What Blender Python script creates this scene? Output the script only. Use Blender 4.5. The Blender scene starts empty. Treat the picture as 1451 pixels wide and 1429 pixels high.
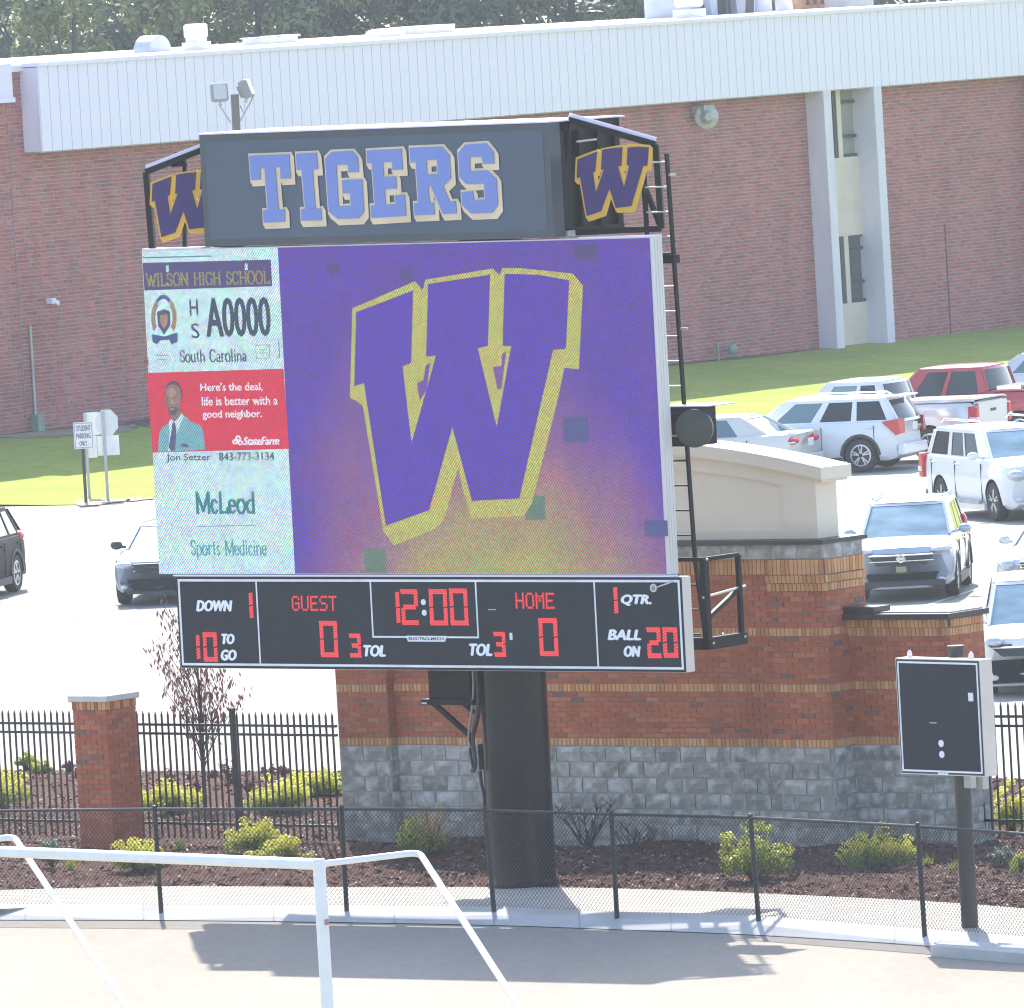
import bpy, random, math
from math import pi, sin, cos, tan, atan, radians, sqrt, hypot, floor
from mathutils import Vector, Matrix
from mathutils.geometry import tessellate_polygon

sc = bpy.context.scene
COL = sc.collection
rnd = random.Random(7)

# ---------------------------------------------------------------- camera (long lens from the stand)
FPX, CH = 13500.0, 11.33
TH = atan(742.5 / FPX)
ROLL = radians(3.35)
RM = Matrix.Rotation(pi / 2 - TH, 3, 'X') @ Matrix.Rotation(-ROLL, 3, 'Z')
cd = bpy.data.cameras.new('camera')
cd.sensor_width = 36.0
cd.lens = 36.0 * FPX / 1451.0
cd.clip_start = 1.0
cd.clip_end = 6000.0
cam = bpy.data.objects.new('camera', cd)
cam.matrix_world = Matrix.Translation((0, 0, CH)) @ RM.to_4x4()
COL.objects.link(cam)
sc.camera = cam

# ---------------------------------------------------------------- sky, sun, exposure
SUN_EL, SUN_AZ = 47.5, -3.5            # degrees; azimuth from +Y, negative = to the left
EXPO = 1.5
w = bpy.data.worlds.new('World')
sc.world = w
w.use_nodes = True
nt = w.node_tree
bg = nt.nodes['Background']
sk = nt.nodes.new('ShaderNodeTexSky')
sk.sky_type = 'NISHITA'
sk.sun_disc = False
sk.sun_elevation = radians(SUN_EL)
sk.sun_rotation = radians(SUN_AZ)
sk.air_density = 1.0
sk.dust_density = 1.5
nt.links.new(sk.outputs[0], bg.inputs[0])
bg.inputs[1].default_value = 0.15
sd = bpy.data.lights.new('sun', 'SUN')
sd.energy = 3.6
sd.angle = radians(0.53)
sd.color = (1.0, 0.94, 0.84)
so = bpy.data.objects.new('sun', sd)
ts = Vector((sin(radians(SUN_AZ)) * cos(radians(SUN_EL)), cos(radians(SUN_AZ)) * cos(radians(SUN_EL)), sin(radians(SUN_EL))))
so.rotation_euler = ts.to_track_quat('Z', 'Y').to_euler()
so.location = (0, 0, 60)
COL.objects.link(so)
vs = sc.view_settings
vs.view_transform = 'Standard'
vs.look = 'None'
vs.exposure = EXPO
vs.gamma = 1.0
vs.use_curve_mapping = False
sc.cycles.filter_width = 1.15

# ---------------------------------------------------------------- measuring helpers (a pixel of the 1451x1429 photograph -> a point of the place)
def ray(px, py):
    return RM @ Vector(((px - 725.5) / FPX, -(py - 714.5) / FPX, -1.0))
CAMP = Vector((0, 0, CH))
def G(px, py, z=0.0):
    d = ray(px, py)
    return CAMP + d * ((z - CH) / d.z)
def D(px, py, y):
    d = ray(px, py)
    return CAMP + d * (y / d.y)

class Fr:
    """a local frame: x along, y away from the viewer, z up"""
    def __init__(s, loc, yaw=0.0, tilt=0.0):
        s.m = Matrix.Translation(loc) @ Matrix.Rotation(radians(yaw), 4, 'Z') @ Matrix.Rotation(radians(tilt), 4, 'Y')
        s.i = s.m.inverted()
    def pl(s, px, py, y=0.0):
        o = s.i @ CAMP
        d = s.i.to_3x3() @ ray(px, py)
        t = (y - o.y) / d.y
        q = o + d * t
        return (q.x, q.z)
    def pxx(s, px, py, x=0.0):
        o = s.i @ CAMP
        d = s.i.to_3x3() @ ray(px, py)
        t = (x - o.x) / d.x
        q = o + d * t
        return (q.y, q.z)
    def box(s, x0, y0, x1, y1, y=0.0):
        xm, ym = (x0 + x1) / 2, (y0 + y1) / 2
        return (s.pl(x0, ym, y)[0], s.pl(xm, y1, y)[1], s.pl(x1, ym, y)[0], s.pl(xm, y0, y)[1])

# ---------------------------------------------------------------- materials
def lin(c):
    return tuple(((v / 255.0) / 12.92 if v / 255.0 <= 0.04045 else ((v / 255.0 + 0.055) / 1.055) ** 2.4) for v in c)
_m = {}
def nodes(name):
    m = bpy.data.materials.new(name)
    m.use_nodes = True
    t = m.node_tree
    return m, t, t.nodes['Principled BSDF']
def mixc(t, fac, a, b, mode='MIX'):
    n = t.nodes.new('ShaderNodeMix')
    n.data_type = 'RGBA'
    n.blend_type = mode
    for k, v in ((0, fac), (6, a), (7, b)):
        if hasattr(v, 'links') or isinstance(v, bpy.types.NodeSocket):
            t.links.new(v, n.inputs[k])
        elif k == 0:
            n.inputs[0].default_value = v
        else:
            n.inputs[k].default_value = (*v, 1)
    return n.outputs[2]
def math_(t, op, a, b=0.0, c=None):
    n = t.nodes.new('ShaderNodeMath')
    n.operation = op
    for k, v in ((0, a), (1, b), (2, c)):
        if v is None: continue
        if isinstance(v, bpy.types.NodeSocket): t.links.new(v, n.inputs[k])
        else: n.inputs[k].default_value = v
    return n.outputs[0]
def ramp(t, fac, stops, interp='LINEAR'):
    n = t.nodes.new('ShaderNodeValToRGB')
    n.color_ramp.interpolation = interp
    while len(n.color_ramp.elements) < len(stops): n.color_ramp.elements.new(0.5)
    for e, (p, c) in zip(n.color_ramp.elements, stops):
        e.position = p
        e.color = (*c, 1) if len(c) == 3 else c
    t.links.new(fac, n.inputs[0])
    return n.outputs[0]
def noise(t, scale, detail=3.0, coord='Object', rough=0.55, stretch=None):
    tc = t.nodes.new('ShaderNodeTexCoord')
    n = t.nodes.new('ShaderNodeTexNoise')
    n.inputs['Scale'].default_value = scale
    n.inputs['Detail'].default_value = detail
    n.inputs['Roughness'].default_value = rough
    src = tc.outputs[coord]
    if stretch:
        mp = t.nodes.new('ShaderNodeMapping')
        mp.inputs['Scale'].default_value = stretch
        t.links.new(src, mp.inputs[0])
        src = mp.outputs[0]
    t.links.new(src, n.inputs['Vector'])
    return n.outputs['Fac']
def bump(t, b, h, strength, dist):
    n = t.nodes.new('ShaderNodeBump')
    n.inputs['Strength'].default_value = strength
    n.inputs['Distance'].default_value = dist
    t.links.new(h, n.inputs['Height'])
    t.links.new(n.outputs[0], b.inputs['Normal'])
def M(name, c, c2=None, scale=3.0, rough=0.7, metal=0.0, spec=0.5, bmp=0.0, bscale=40.0, bdist=0.01, stretch=None, coat=0.0, detail=4):
    if name in _m: return _m[name]
    m, t, b = nodes(name)
    b.inputs['Roughness'].default_value = rough
    b.inputs['Metallic'].default_value = metal
    b.inputs['Specular IOR Level'].default_value = spec
    b.inputs['Coat Weight'].default_value = coat
    if c2 is None: c2 = tuple(v * 0.82 for v in c)
    f = noise(t, scale, detail, stretch=stretch)
    t.links.new(ramp(t, f, [(0.3, c2), (0.7, c)]), b.inputs['Base Color'])
    if bmp:
        bump(t, b, noise(t, bscale, 3), bmp, bdist)
    _m[name] = m
    return m
def island(t):
    g = t.nodes.new('ShaderNodeNewGeometry')
    o = t.nodes.new('ShaderNodeObjectInfo')
    return math_(t, 'FRACT', math_(t, 'MULTIPLY_ADD', o.outputs['Random'], 7.31, g.outputs['Random Per Island']))
def M_pieces(name, stops, rough=0.85, bmp=0.5, bscale=60, wear=None, wscale=8.0, vary=0.25):
    m, t, b = nodes(name)
    r = island(t)
    c = ramp(t, r, stops)
    n1 = noise(t, 14, 4, coord='Object')
    c = mixc(t, math_(t, 'MULTIPLY', n1, vary * 2), c, (0.03, 0.025, 0.02), 'MIX') if vary else c
    gp_ = t.nodes.new('ShaderNodeNewGeometry'); mp_ = t.nodes.new('ShaderNodeMapping'); mp_.inputs['Scale'].default_value = (1.1, 1.1, .28)
    nm_ = t.nodes.new('ShaderNodeTexNoise'); nm_.inputs['Scale'].default_value = .9; nm_.inputs['Detail'].default_value = 6; nm_.inputs['Roughness'].default_value = .65
    t.links.new(gp_.outputs['Position'], mp_.inputs[0]); t.links.new(mp_.outputs[0], nm_.inputs['Vector'])
    c = mixc(t, 1.0, c, ramp(t, nm_.outputs['Fac'], [(.30, (.76, .75, .76)), (.5, (1, 1, 1)), (.72, (1.12, 1.10, 1.10))]), 'MULTIPLY')
    if wear:
        tc = t.nodes.new('ShaderNodeTexCoord')
        off = t.nodes.new('ShaderNodeVectorMath'); off.operation = 'ADD'
        cb = t.nodes.new('ShaderNodeCombineXYZ')
        t.links.new(math_(t, 'MULTIPLY', r, 91.0), cb.inputs[0]); t.links.new(math_(t, 'MULTIPLY', r, 37.0), cb.inputs[2])
        t.links.new(tc.outputs['Object'], off.inputs[0]); t.links.new(cb.outputs[0], off.inputs[1])
        nz = t.nodes.new('ShaderNodeTexNoise'); nz.inputs['Scale'].default_value = wscale; nz.inputs['Detail'].default_value = 4
        t.links.new(off.outputs[0], nz.inputs['Vector'])
        c = mixc(t, ramp(t, nz.outputs['Fac'], [(0.45, (0, 0, 0)), (0.68, (0.8, 0.8, 0.8))]), c, wear)
    t.links.new(c, b.inputs['Base Color'])
    b.inputs['Roughness'].default_value = rough
    b.inputs['Specular IOR Level'].default_value = 0.25
    bump(t, b, noise(t, bscale, 3), bmp, 0.01)
    return m
def M_leaf(name, c1, c2, trans=0.45, rough=0.45):
    m = bpy.data.materials.new(name)
    m.use_nodes = True
    t = m.node_tree
    b = t.nodes['Principled BSDF']
    col = ramp(t, island(t), [(0.0, c1), (1.0, c2)])
    t.links.new(col, b.inputs['Base Color'])
    b.inputs['Roughness'].default_value = rough
    b.inputs['Specular IOR Level'].default_value = 0.4
    tr = t.nodes.new('ShaderNodeBsdfTranslucent')
    mx = t.nodes.new('ShaderNodeMixShader')
    mx.inputs[0].default_value = trans
    t.links.new(mixc(t, 0.6, col, (0.45, 0.5, 0.06), 'MIX') if trans > 0.3 else col, tr.inputs[0])
    t.links.new(b.outputs[0], mx.inputs[1]); t.links.new(tr.outputs[0], mx.inputs[2])
    t.links.new(mx.outputs[0], t.nodes['Material Output'].inputs[0])
    return m
def M_emit(name, c, k=1.0):
    if name in _m: return _m[name]
    m, t, b = nodes(name)
    b.inputs['Base Color'].default_value = (0.02, 0.02, 0.02, 1)
    b.inputs['Emission Color'].default_value = (*lin(c), 1)
    b.inputs['Emission Strength'].default_value = k / 2 ** EXPO
    _m[name] = m
    return m
def led_mask(t, dx=0.0):
    tc = t.nodes.new('ShaderNodeTexCoord')
    sp = t.nodes.new('ShaderNodeSeparateXYZ')
    t.links.new(tc.outputs['Object'], sp.inputs[0])
    outs = []
    for k in range(3):
        a = math_(t, 'COSINE', math_(t, 'MULTIPLY_ADD', sp.outputs[0], 2 * pi / 0.040, k * 1.3))
        b = math_(t, 'COSINE', math_(t, 'MULTIPLY_ADD', sp.outputs[2], 2 * pi / 0.049, k * 0.9))
        outs.append(math_(t, 'MULTIPLY_ADD', math_(t, 'MULTIPLY', a, b), 1.0, 1.0))
    cb = t.nodes.new('ShaderNodeCombineColor')
    for k in range(3): t.links.new(outs[k], cb.inputs[k])
    return cb.outputs[0], sp
def M_led(name, c, k=1.0, grain=0.25, build=None):
    if name in _m: return _m[name]
    m, t, b = nodes(name)
    b.inputs['Base Color'].default_value = (0.02, 0.02, 0.025, 1)
    b.inputs['Roughness'].default_value = 0.6
    mask, sp = led_mask(t)
    if build:
        col = build(t, sp)
    else:
        rgb = t.nodes.new('ShaderNodeRGB'); rgb.outputs[0].default_value = (*lin(c), 1)
        col = rgb.outputs[0]
    tc = t.nodes.new('ShaderNodeTexCoord')
    wn = t.nodes.new('ShaderNodeTexWhiteNoise')
    vm = t.nodes.new('ShaderNodeVectorMath'); vm.operation = 'SNAP'; vm.inputs[1].default_value = (0.040, 1, 0.0245)
    t.links.new(tc.outputs['Object'], vm.inputs[0]); t.links.new(vm.outputs[0], wn.inputs['Vector'])
    g = mixc(t, grain, (1, 1, 1), wn.outputs['Color'], 'MIX')
    w2 = t.nodes.new('ShaderNodeTexWhiteNoise'); v2 = t.nodes.new('ShaderNodeVectorMath'); v2.operation = 'SNAP'; v2.inputs[1].default_value = (0.12, 1, 0.098)
    t.links.new(tc.outputs['Object'], v2.inputs[0]); t.links.new(v2.outputs[0], w2.inputs['Vector'])
    g = mixc(t, 1.0, g, mixc(t, grain * .18, (1.08, 1.08, 1.08), w2.outputs['Color'], 'MIX'), 'MULTIPLY')
    col = mixc(t, 1.0, col, mask, 'MULTIPLY')
    col = mixc(t, 1.0, col, g, 'MULTIPLY')
    t.links.new(col, b.inputs['Emission Color'])
    b.inputs['Emission Strength'].default_value = k / 2 ** EXPO
    _m[name] = m
    return m

# ---------------------------------------------------------------- mesh builder
class MB:
    def __init__(s): s.v, s.f, s.mi = [], [], []
    def add(s, vs, fs, mi=0):
        o = len(s.v)
        s.v.extend([tuple(p) for p in vs])
        for f in fs:
            s.f.append([i + o for i in f]); s.mi.append(mi)
        return s
    def box(s, x0, x1, y0, y1, z0, z1, mi=0):
        vs = [(x, y, z) for z in (z0, z1) for y in (y0, y1) for x in (x0, x1)]
        return s.add(vs, [(0, 2, 3, 1), (4, 5, 7, 6), (0, 1, 5, 4), (2, 6, 7, 3), (0, 4, 6, 2), (1, 3, 7, 5)], mi)
    def bbox(s, c, sz, R=None, mi=0, bev=0.0):
        hx, hy, hz = sz[0] / 2, sz[1] / 2, sz[2] / 2
        R = R or Matrix.Identity(3)
        c = Vector(c)
        if not bev:
            vs = [c + R @ Vector((x, y, z)) for z in (-hz, hz) for y in (-hy, hy) for x in (-hx, hx)]
            return s.add(vs, [(0, 2, 3, 1), (4, 5, 7, 6), (0, 1, 5, 4), (2, 6, 7, 3), (0, 4, 6, 2), (1, 3, 7, 5)], mi)
        b = bev
        ring = lambda e: [(-hx + b + (0 if e else 0), -hy), (hx - b, -hy), (hx, -hy + b), (hx, hy - b), (hx - b, hy), (-hx + b, hy), (-hx, hy - b), (-hx, -hy + b)]
        vs = []
        for z, sc_ in ((-hz, 1), (-hz + b, 0), (hz - b, 0), (hz, 1)):
            for (x, y) in ring(0):
                k = (1 - b / max(hx, 1e-6)) if sc_ else 1
                k2 = (1 - b / max(hy, 1e-6)) if sc_ else 1
                vs.append(c + R @ Vector((x * k, y * k2, z)))
        fs = [tuple(range(7, -1, -1)), tuple(range(24, 32))]
        for j in range(3):
            for i in range(8):
                fs.append((j * 8 + i, j * 8 + (i + 1) % 8, j * 8 + 8 + (i + 1) % 8, j * 8 + 8 + i))
        return s.add(vs, fs, mi)
    def tube(s, pts, r, n=8, mi=0, r2=None, cap=True):
        pts = [Vector(p) for p in pts]
        rings = []
        up = None
        for i, p in enumerate(pts):
            if i == 0: d = pts[1] - p
            elif i == len(pts) - 1: d = p - pts[i - 1]
            else: d = (pts[i + 1] - p).normalized() + (p - pts[i - 1]).normalized()
            d.normalize()
            if up is None:
                up = Vector((0, 0, 1)) if abs(d.z) < 0.9 else Vector((1, 0, 0))
            a = d.cross(up).normalized(); b_ = a.cross(d).normalized(); up = b_
            rr = r if r2 is None else r + (r2 - r) * i / (len(pts) - 1)
            rings.append([p + (a * cos(2 * pi * (k + .5) / n) + b_ * sin(2 * pi * (k + .5) / n)) * rr for k in range(n)])
        vs = [q for g in rings for q in g]
        fs = []
        for i in range(len(pts) - 1):
            for k in range(n):
                fs.append((i * n + k, i * n + (k + 1) % n, (i + 1) * n + (k + 1) % n, (i + 1) * n + k))
        if cap:
            fs.append(tuple(range(n - 1, -1, -1))); fs.append(tuple(range((len(pts) - 1) * n, len(pts) * n)))
        return s.add(vs, fs, mi)
    def bar(s, p, q, wd, th=None, mi=0):
        p, q = Vector(p), Vector(q)
        d = q - p; L = d.length
        R = d.to_track_quat('Z', 'Y').to_matrix()
        return s.bbox((p + q) / 2, (wd, th or wd, L), R, mi)
    def lathe(s, prof, n=24, axis='Z', c=(0, 0, 0), mi=0, R=None):
        vs = []
        R = R or Matrix.Identity(3)
        for (r, h) in prof:
            for k in range(n):
                a = 2 * pi * k / n
                p = Vector((r * cos(a), r * sin(a), h))
                if axis == 'Y': p = Vector((p.x, p.z, p.y))
                if axis == 'X': p = Vector((p.z, p.x, p.y))
                vs.append(Vector(c) + R @ p)
        fs = []
        for i in range(len(prof) - 1):
            for k in range(n):
                fs.append((i * n + k, i * n + (k + 1) % n, (i + 1) * n + (k + 1) % n, (i + 1) * n + k))
        if prof[0][0] > 1e-5: fs.append(tuple(range(n - 1, -1, -1)))
        if prof[-1][0] > 1e-5: fs.append(tuple(range((len(prof) - 1) * n, len(prof) * n)))
        return s.add(vs, fs, mi)
    def prism(s, polys, y0, y1, mi=0, side=True):
        """polys: outline (+ holes) as (x, z) lists; front at y0 (towards the viewer), back at y1"""
        flat = [[Vector((x, z, 0)) for x, z in p] for p in polys]
        tri = tessellate_polygon(flat)
        pts = [q for p in flat for q in p]
        n = len(pts)
        vs = [(q.x, y0, q.y) for q in pts] + ([(q.x, y1, q.y) for q in pts] if side else [])
        fs = []
        for a, b, c in tri:
            A, B, C_ = pts[a], pts[b], pts[c]
            if (B.x - A.x) * (C_.y - A.y) - (B.y - A.y) * (C_.x - A.x) < 0: a, b, c = c, b, a
            fs.append((a, b, c))
            if side: fs.append((c + n, b + n, a + n))
        if side:
            o = 0
            for p in flat:
                k = len(p)
                for i in range(k):
                    j = (i + 1) % k
                    fs.append((o + i, o + j, o + j + n, o + i + n))
                o += k
        return s.add(vs, fs, mi)
    def ell(s, c, r, n=12, m=8, mi=0, R=None):
        R = R or Matrix.Identity(3)
        vs, fs = [], []
        for i in range(m + 1):
            t = pi * i / m
            for k in range(n):
                a = 2 * pi * k / n
                vs.append(Vector(c) + R @ Vector((r[0] * sin(t) * cos(a), r[1] * sin(t) * sin(a), r[2] * cos(t))))
        for i in range(m):
            for k in range(n):
                fs.append((i * n + k, (i + 1) * n + k, (i + 1) * n + (k + 1) % n, i * n + (k + 1) % n))
        return s.add(vs, fs, mi)
    def mesh(s, name, mats, smooth=None):
        me = bpy.data.meshes.new(name)
        me.from_pydata(s.v, [], s.f)
        for m in (mats if isinstance(mats, (list, tuple)) else [mats]): me.materials.append(m)
        if any(s.mi): me.polygons.foreach_set('material_index', s.mi)
        if smooth is not None:
            me.polygons.foreach_set('use_smooth', [True] * len(me.polygons))
            me.set_sharp_from_angle(angle=radians(smooth))
        me.update()
        return me

def link(name, data, parent=None, **kw):
    o = bpy.data.objects.new(name, data)
    COL.objects.link(o)
    if parent: o.parent = parent
    for k, v in kw.items(): o[k] = v
    return o
def thing(name, label, cat, fr=None, group=None, loc=None):
    o = bpy.data.objects.new(name, None)
    o.empty_display_size = 0.3
    COL.objects.link(o)
    if fr: o.matrix_world = fr.m
    elif loc is not None: o.location = loc
    o['label'] = label; o['category'] = cat
    if group: o['group'] = group
    return o
def part(name, mb, mats, parent, smooth=None, **kw):
    return link(name, mb.mesh(name, mats, smooth), parent, **kw)
def solo(name, mb, mats, label, cat, group=None, fr=None, loc=None, smooth=None, **kw):
    o = link(name, mb.mesh(name, mats, smooth))
    if fr: o.matrix_world = fr.m
    elif loc is not None: o.location = loc
    o['label'] = label; o['category'] = cat
    if group: o['group'] = group
    for k, v in kw.items(): o[k] = v
    return o
def struct(name, mb, mats, smooth=None, kind='structure'):
    o = link(name, mb.mesh(name, mats, smooth)); o['kind'] = kind
    return o

# text -> flat triangles normalised to the unit square
_tc = {}
def text_tris(s, bold=0.0, shear=0.0):
    key = (s, bold, shear)
    if key in _tc: return _tc[key]
    cu = bpy.data.curves.new('t', 'FONT')
    cu.body = s; cu.offset = bold; cu.shear = shear; cu.resolution_u = 3
    o = bpy.data.objects.new('t', cu); COL.objects.link(o)
    bpy.context.view_layer.update()
    me = o.evaluated_get(bpy.context.evaluated_depsgraph_get()).to_mesh()
    vs = [(v.co.x, v.co.y) for v in me.vertices]
    fs = [tuple(p.vertices) for p in me.polygons]
    o.evaluated_get(bpy.context.evaluated_depsgraph_get()).to_mesh_clear()
    bpy.data.objects.remove(o); bpy.data.curves.remove(cu)
    x0 = min(v[0] for v in vs); x1 = max(v[0] for v in vs); y0 = min(v[1] for v in vs); y1 = max(v[1] for v in vs)
    _tc[key] = ([((a - x0) / (x1 - x0), (b - y0) / (y1 - y0)) for a, b in vs], fs)
    return _tc[key]
def put_text(mb, s, bx, y, bold=0.0, shear=0.0, mi=0, fat=0.0):
    vs, fs = text_tris(s, bold, shear)
    x0, z0, x1, z1 = bx
    x0 += fat; x1 -= fat; z0 += fat * .5; z1 -= fat * .5
    for k, (dx, dz) in enumerate(((0, 0), (-fat, 0), (fat, 0), (0, fat * .5), (0, -fat * .5), (fat * .5, 0), (-fat * .5, 0)) if fat else ((0, 0),)):
        mb.add([(x0 + a * (x1 - x0) + dx, y - .0001 * k, z0 + b * (z1 - z0) + dz) for a, b in vs], fs, mi)

def offset_poly(pts, d, sh=(0, 0), hole=False):
    """grow a polygon outwards by d plus a drop shadow towards sh (z up)"""
    a = sum(pts[i][0] * pts[(i + 1) % len(pts)][1] - pts[(i + 1) % len(pts)][0] * pts[i][1] for i in range(len(pts)))
    if a < 0: pts = pts[::-1]
    n = len(pts); es = []
    for i in range(n):
        p, q = pts[i], pts[(i + 1) % n]
        L = hypot(q[0] - p[0], q[1] - p[1]) or 1e-9
        nx, nz = (q[1] - p[1]) / L, -(q[0] - p[0]) / L
        if hole: nx, nz = -nx, -nz
        dd = d + max(0, nx * sh[0] + nz * sh[1])
        es.append((nx, nz, nx * p[0] + nz * p[1] + dd))
    out = []
    for i in range(n):
        a1, b1, c1 = es[i - 1]; a2, b2, c2 = es[i]
        det = a1 * b2 - a2 * b1
        if abs(det) < 0.15:
            out.append((pts[i][0] + a2 * (c2 - a2 * pts[i][0] - b2 * pts[i][1]), pts[i][1] + b2 * (c2 - a2 * pts[i][0] - b2 * pts[i][1])))
        else:
            out.append(((c1 * b2 - c2 * b1) / det, (a1 * c2 - a2 * c1) / det))
    return out

# ---------------------------------------------------------------- ground, track, concrete, mulch, parking lot, lawn
def smooth_line(px, z=0.0, n=10):
    """catmull-rom through ground points given as photo pixels"""
    p = [G(x, y, z) for x, y in px]
    out = []
    for i in range(len(p) - 1):
        a, b, c, d = p[max(i - 1, 0)], p[i], p[i + 1], p[min(i + 2, len(p) - 1)]
        for k in range(n):
            t = k / n
            out.append(0.5 * ((2 * b) + (c - a) * t + (2 * a - 5 * b + 4 * c - d) * t * t + (3 * b - a - 3 * c + d) * t ** 3))
    out.append(p[-1])
    return out
def strip(mb, A, B, za, zb, rows=1, mi=0, hz=None):
    """a sheet between two lines of the same length"""
    n = len(A); vs = []
    for r in range(rows + 1):
        t = r / rows
        for i in range(n):
            x = A[i].x + (B[i].x - A[i].x) * t; y = A[i].y + (B[i].y - A[i].y) * t
            z = za + (zb - za) * t
            if hz: z = hz(x, y, t)
            vs.append((x, y, z))
    fs = [(r * n + i, r * n + i + 1, (r + 1) * n + i + 1, (r + 1) * n + i) for r in range(rows) for i in range(n - 1)]
    mb.add(vs, fs, mi)

m_far = M('ground_far', (0.10, 0.13, 0.05), (0.06, 0.09, 0.03), 0.05, 0.95)
mb = MB(); mb.box(-900, 900, -40, 2500, -1.2, -0.3); struct('ground', mb, m_far)

m_lot, t, b = nodes('lot_asphalt')
f1 = noise(t, 0.25, 5); f2 = noise(t, 30, 3)
c = ramp(t, f1, [(0.3, (0.29, 0.28, 0.255)), (0.7, (0.36, 0.35, 0.32))])
vor = t.nodes.new('ShaderNodeTexVoronoi'); vor.feature = 'DISTANCE_TO_EDGE'; vor.inputs['Scale'].default_value = 0.22
tc = t.nodes.new('ShaderNodeTexCoord'); mp = t.nodes.new('ShaderNodeMapping')
nzz = t.nodes.new('ShaderNodeTexNoise'); nzz.inputs['Scale'].default_value = 0.6
vadd = t.nodes.new('ShaderNodeVectorMath'); vadd.operation = 'MULTIPLY_ADD'; vadd.inputs[1].default_value = (2, 2, 0)
t.links.new(tc.outputs['Object'], nzz.inputs['Vector']); t.links.new(nzz.outputs['Color'], vadd.inputs[0]); t.links.new(tc.outputs['Object'], vadd.inputs[2])
t.links.new(vadd.outputs[0], vor.inputs['Vector'])
crk = ramp(t, vor.outputs[0], [(0.0, (0.72, 0.72, 0.72)), (0.009, (1, 1, 1))])
fs_ = noise(t, 0.35, 5, stretch=(1, .3, 1), rough=.7)
crk = mixc(t, 1.0, crk, ramp(t, fs_, [(.35, (.80, .79, .78)), (.55, (1, 1, 1))]), 'MULTIPLY')
c = mixc(t, 1.0, c, crk, 'MULTIPLY')
c = mixc(t, math_(t, 'MULTIPLY', f2, 0.25), c, (0.2, 0.19, 0.18))
t.links.new(c, b.inputs['Base Color']); b.inputs['Roughness'].default_value = 0.9; b.inputs['Specular IOR Level'].default_value = 0.08
bump(t, b, f2, 0.3, 0.01)
mb = MB(); mb.box(-160, 160, 120, 300, -0.3, -0.012); struct('parking_lot', mb, m_lot)

m_track, t, b = nodes('track_asphalt')
f1 = noise(t, 0.5, 6, stretch=(0.5, 0.12, 1), rough=.7); f2 = noise(t, 45, 4); f3 = noise(t, 1.1, 4, stretch=(1.0, 0.10, 1))
c = ramp(t, f1, [(0.3, (0.285, 0.258, 0.220)), (0.7, (0.36, 0.33, 0.285))])
c = mixc(t, ramp(t, f3, [(0.66, (0, 0, 0)), (0.74, (0.6, 0.6, 0.6))]), c, (0.36, 0.34, 0.31))
c = mixc(t, math_(t, 'MULTIPLY', f2, 0.45), c, (0.15, 0.137, 0.122))
t.links.new(c, b.inputs['Base Color']); b.inputs['Roughness'].default_value = 0.9; b.inputs['Specular IOR Level'].default_value = 0.08
sp2 = noise(t, 9, 5, stretch=(1, .3, 1), rough=.7)
c = mixc(t, 1.0, c, ramp(t, sp2, [(.35, (.95, .95, .95)), (.62, (1.03, 1.03, 1.03))]), 'MULTIPLY'); t.links.new(c, b.inputs['Base Color'])
bump(t, b, f2, 0.4, 0.01)
mb = MB(); mb.box(-60, 60, 40, 121.5, -0.5, -0.14); struct('running_track', mb, m_track)

m_conc = M('concrete', (0.46, 0.46, 0.46), (0.38, 0.38, 0.375), 1.5, 0.9, bmp=0.2, bscale=50, spec=.08)
m_conc2 = M('concrete_tan', (0.50, 0.47, 0.42), (0.40, 0.375, 0.335), 2.5, 0.9, bmp=0.4, bscale=50, spec=.08)
XS = (-260, -80, 0, 228, 491, 700, 874, 1075, 1310, 1460, 1700)
fence_px = [(-260, 1284), (-80, 1283.5), (0, 1283), (228, 1285), (491, 1285.6), (700, 1288), (874, 1295.5), (1075, 1301), (1310, 1319), (1460, 1330), (1700, 1350)]
low_px = [(-260, 1302), (-80, 1302), (0, 1302.5), (228, 1303), (491, 1306), (700, 1310), (874, 1316), (1075, 1324), (1310, 1339), (1460, 1354), (1700, 1378)]
mul_px = [(-260, 1266), (-80, 1265), (0, 1264), (228, 1259), (491, 1260), (700, 1260), (874, 1262), (1075, 1269), (1310, 1280), (1460, 1291), (1700, 1310)]
Lf, Ll, Lm = smooth_line(fence_px), smooth_line(low_px, -0.12), smooth_line(mul_px)
mb = MB(); strip(mb, Ll, Lf, -0.13, 0.032)
strip(mb, Lf, [p + Vector((0, .4, 0)) for p in Lf], 0.032, -0.2); struct('concrete_kerb', mb, m_conc)
mb = MB(); strip(mb, Lf, Lm, 0.020, 0.024); struct('concrete_path', mb, m_conc2)
m_joint = M('joint_dark', (0.36, 0.355, 0.35), None, 4, 0.95)
for k in range(-1, 13):
    i = 8 + k * 7
    if not 0 < i < len(Lf) - 1: continue
    for (A, B, za, zb) in ((Ll[i], Lf[i], -0.123, 0.037), (Lf[i], Lm[i], 0.026, 0.030)):
        mb = MB(); u = Vector((.009, 0, 0)); v = B - A
        mb.add([(A.x - .009, A.y, za), (A.x + .009, A.y, za), (B.x + .009, B.y, zb), (B.x - .009, B.y, zb)], [(0, 1, 2, 3)])
        struct('expansion_joint', mb, m_joint)
# raised kerb end at the right
kp = [G(1318, 1338), G(1460, 1350), G(1700, 1374), G(1700, 1360), G(1460, 1336), G(1330, 1330)]
mb = MB()
n = len(kp)
mb.add([(p.x, p.y, -0.2) for p in kp] + [(p.x, p.y, -0.02) for p in kp], [tuple(range(n, 2 * n))] + [(i, (i + 1) % n, n + (i + 1) % n, n + i) for i in range(n)])
struct('raised_kerb', mb, m_conc)

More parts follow.
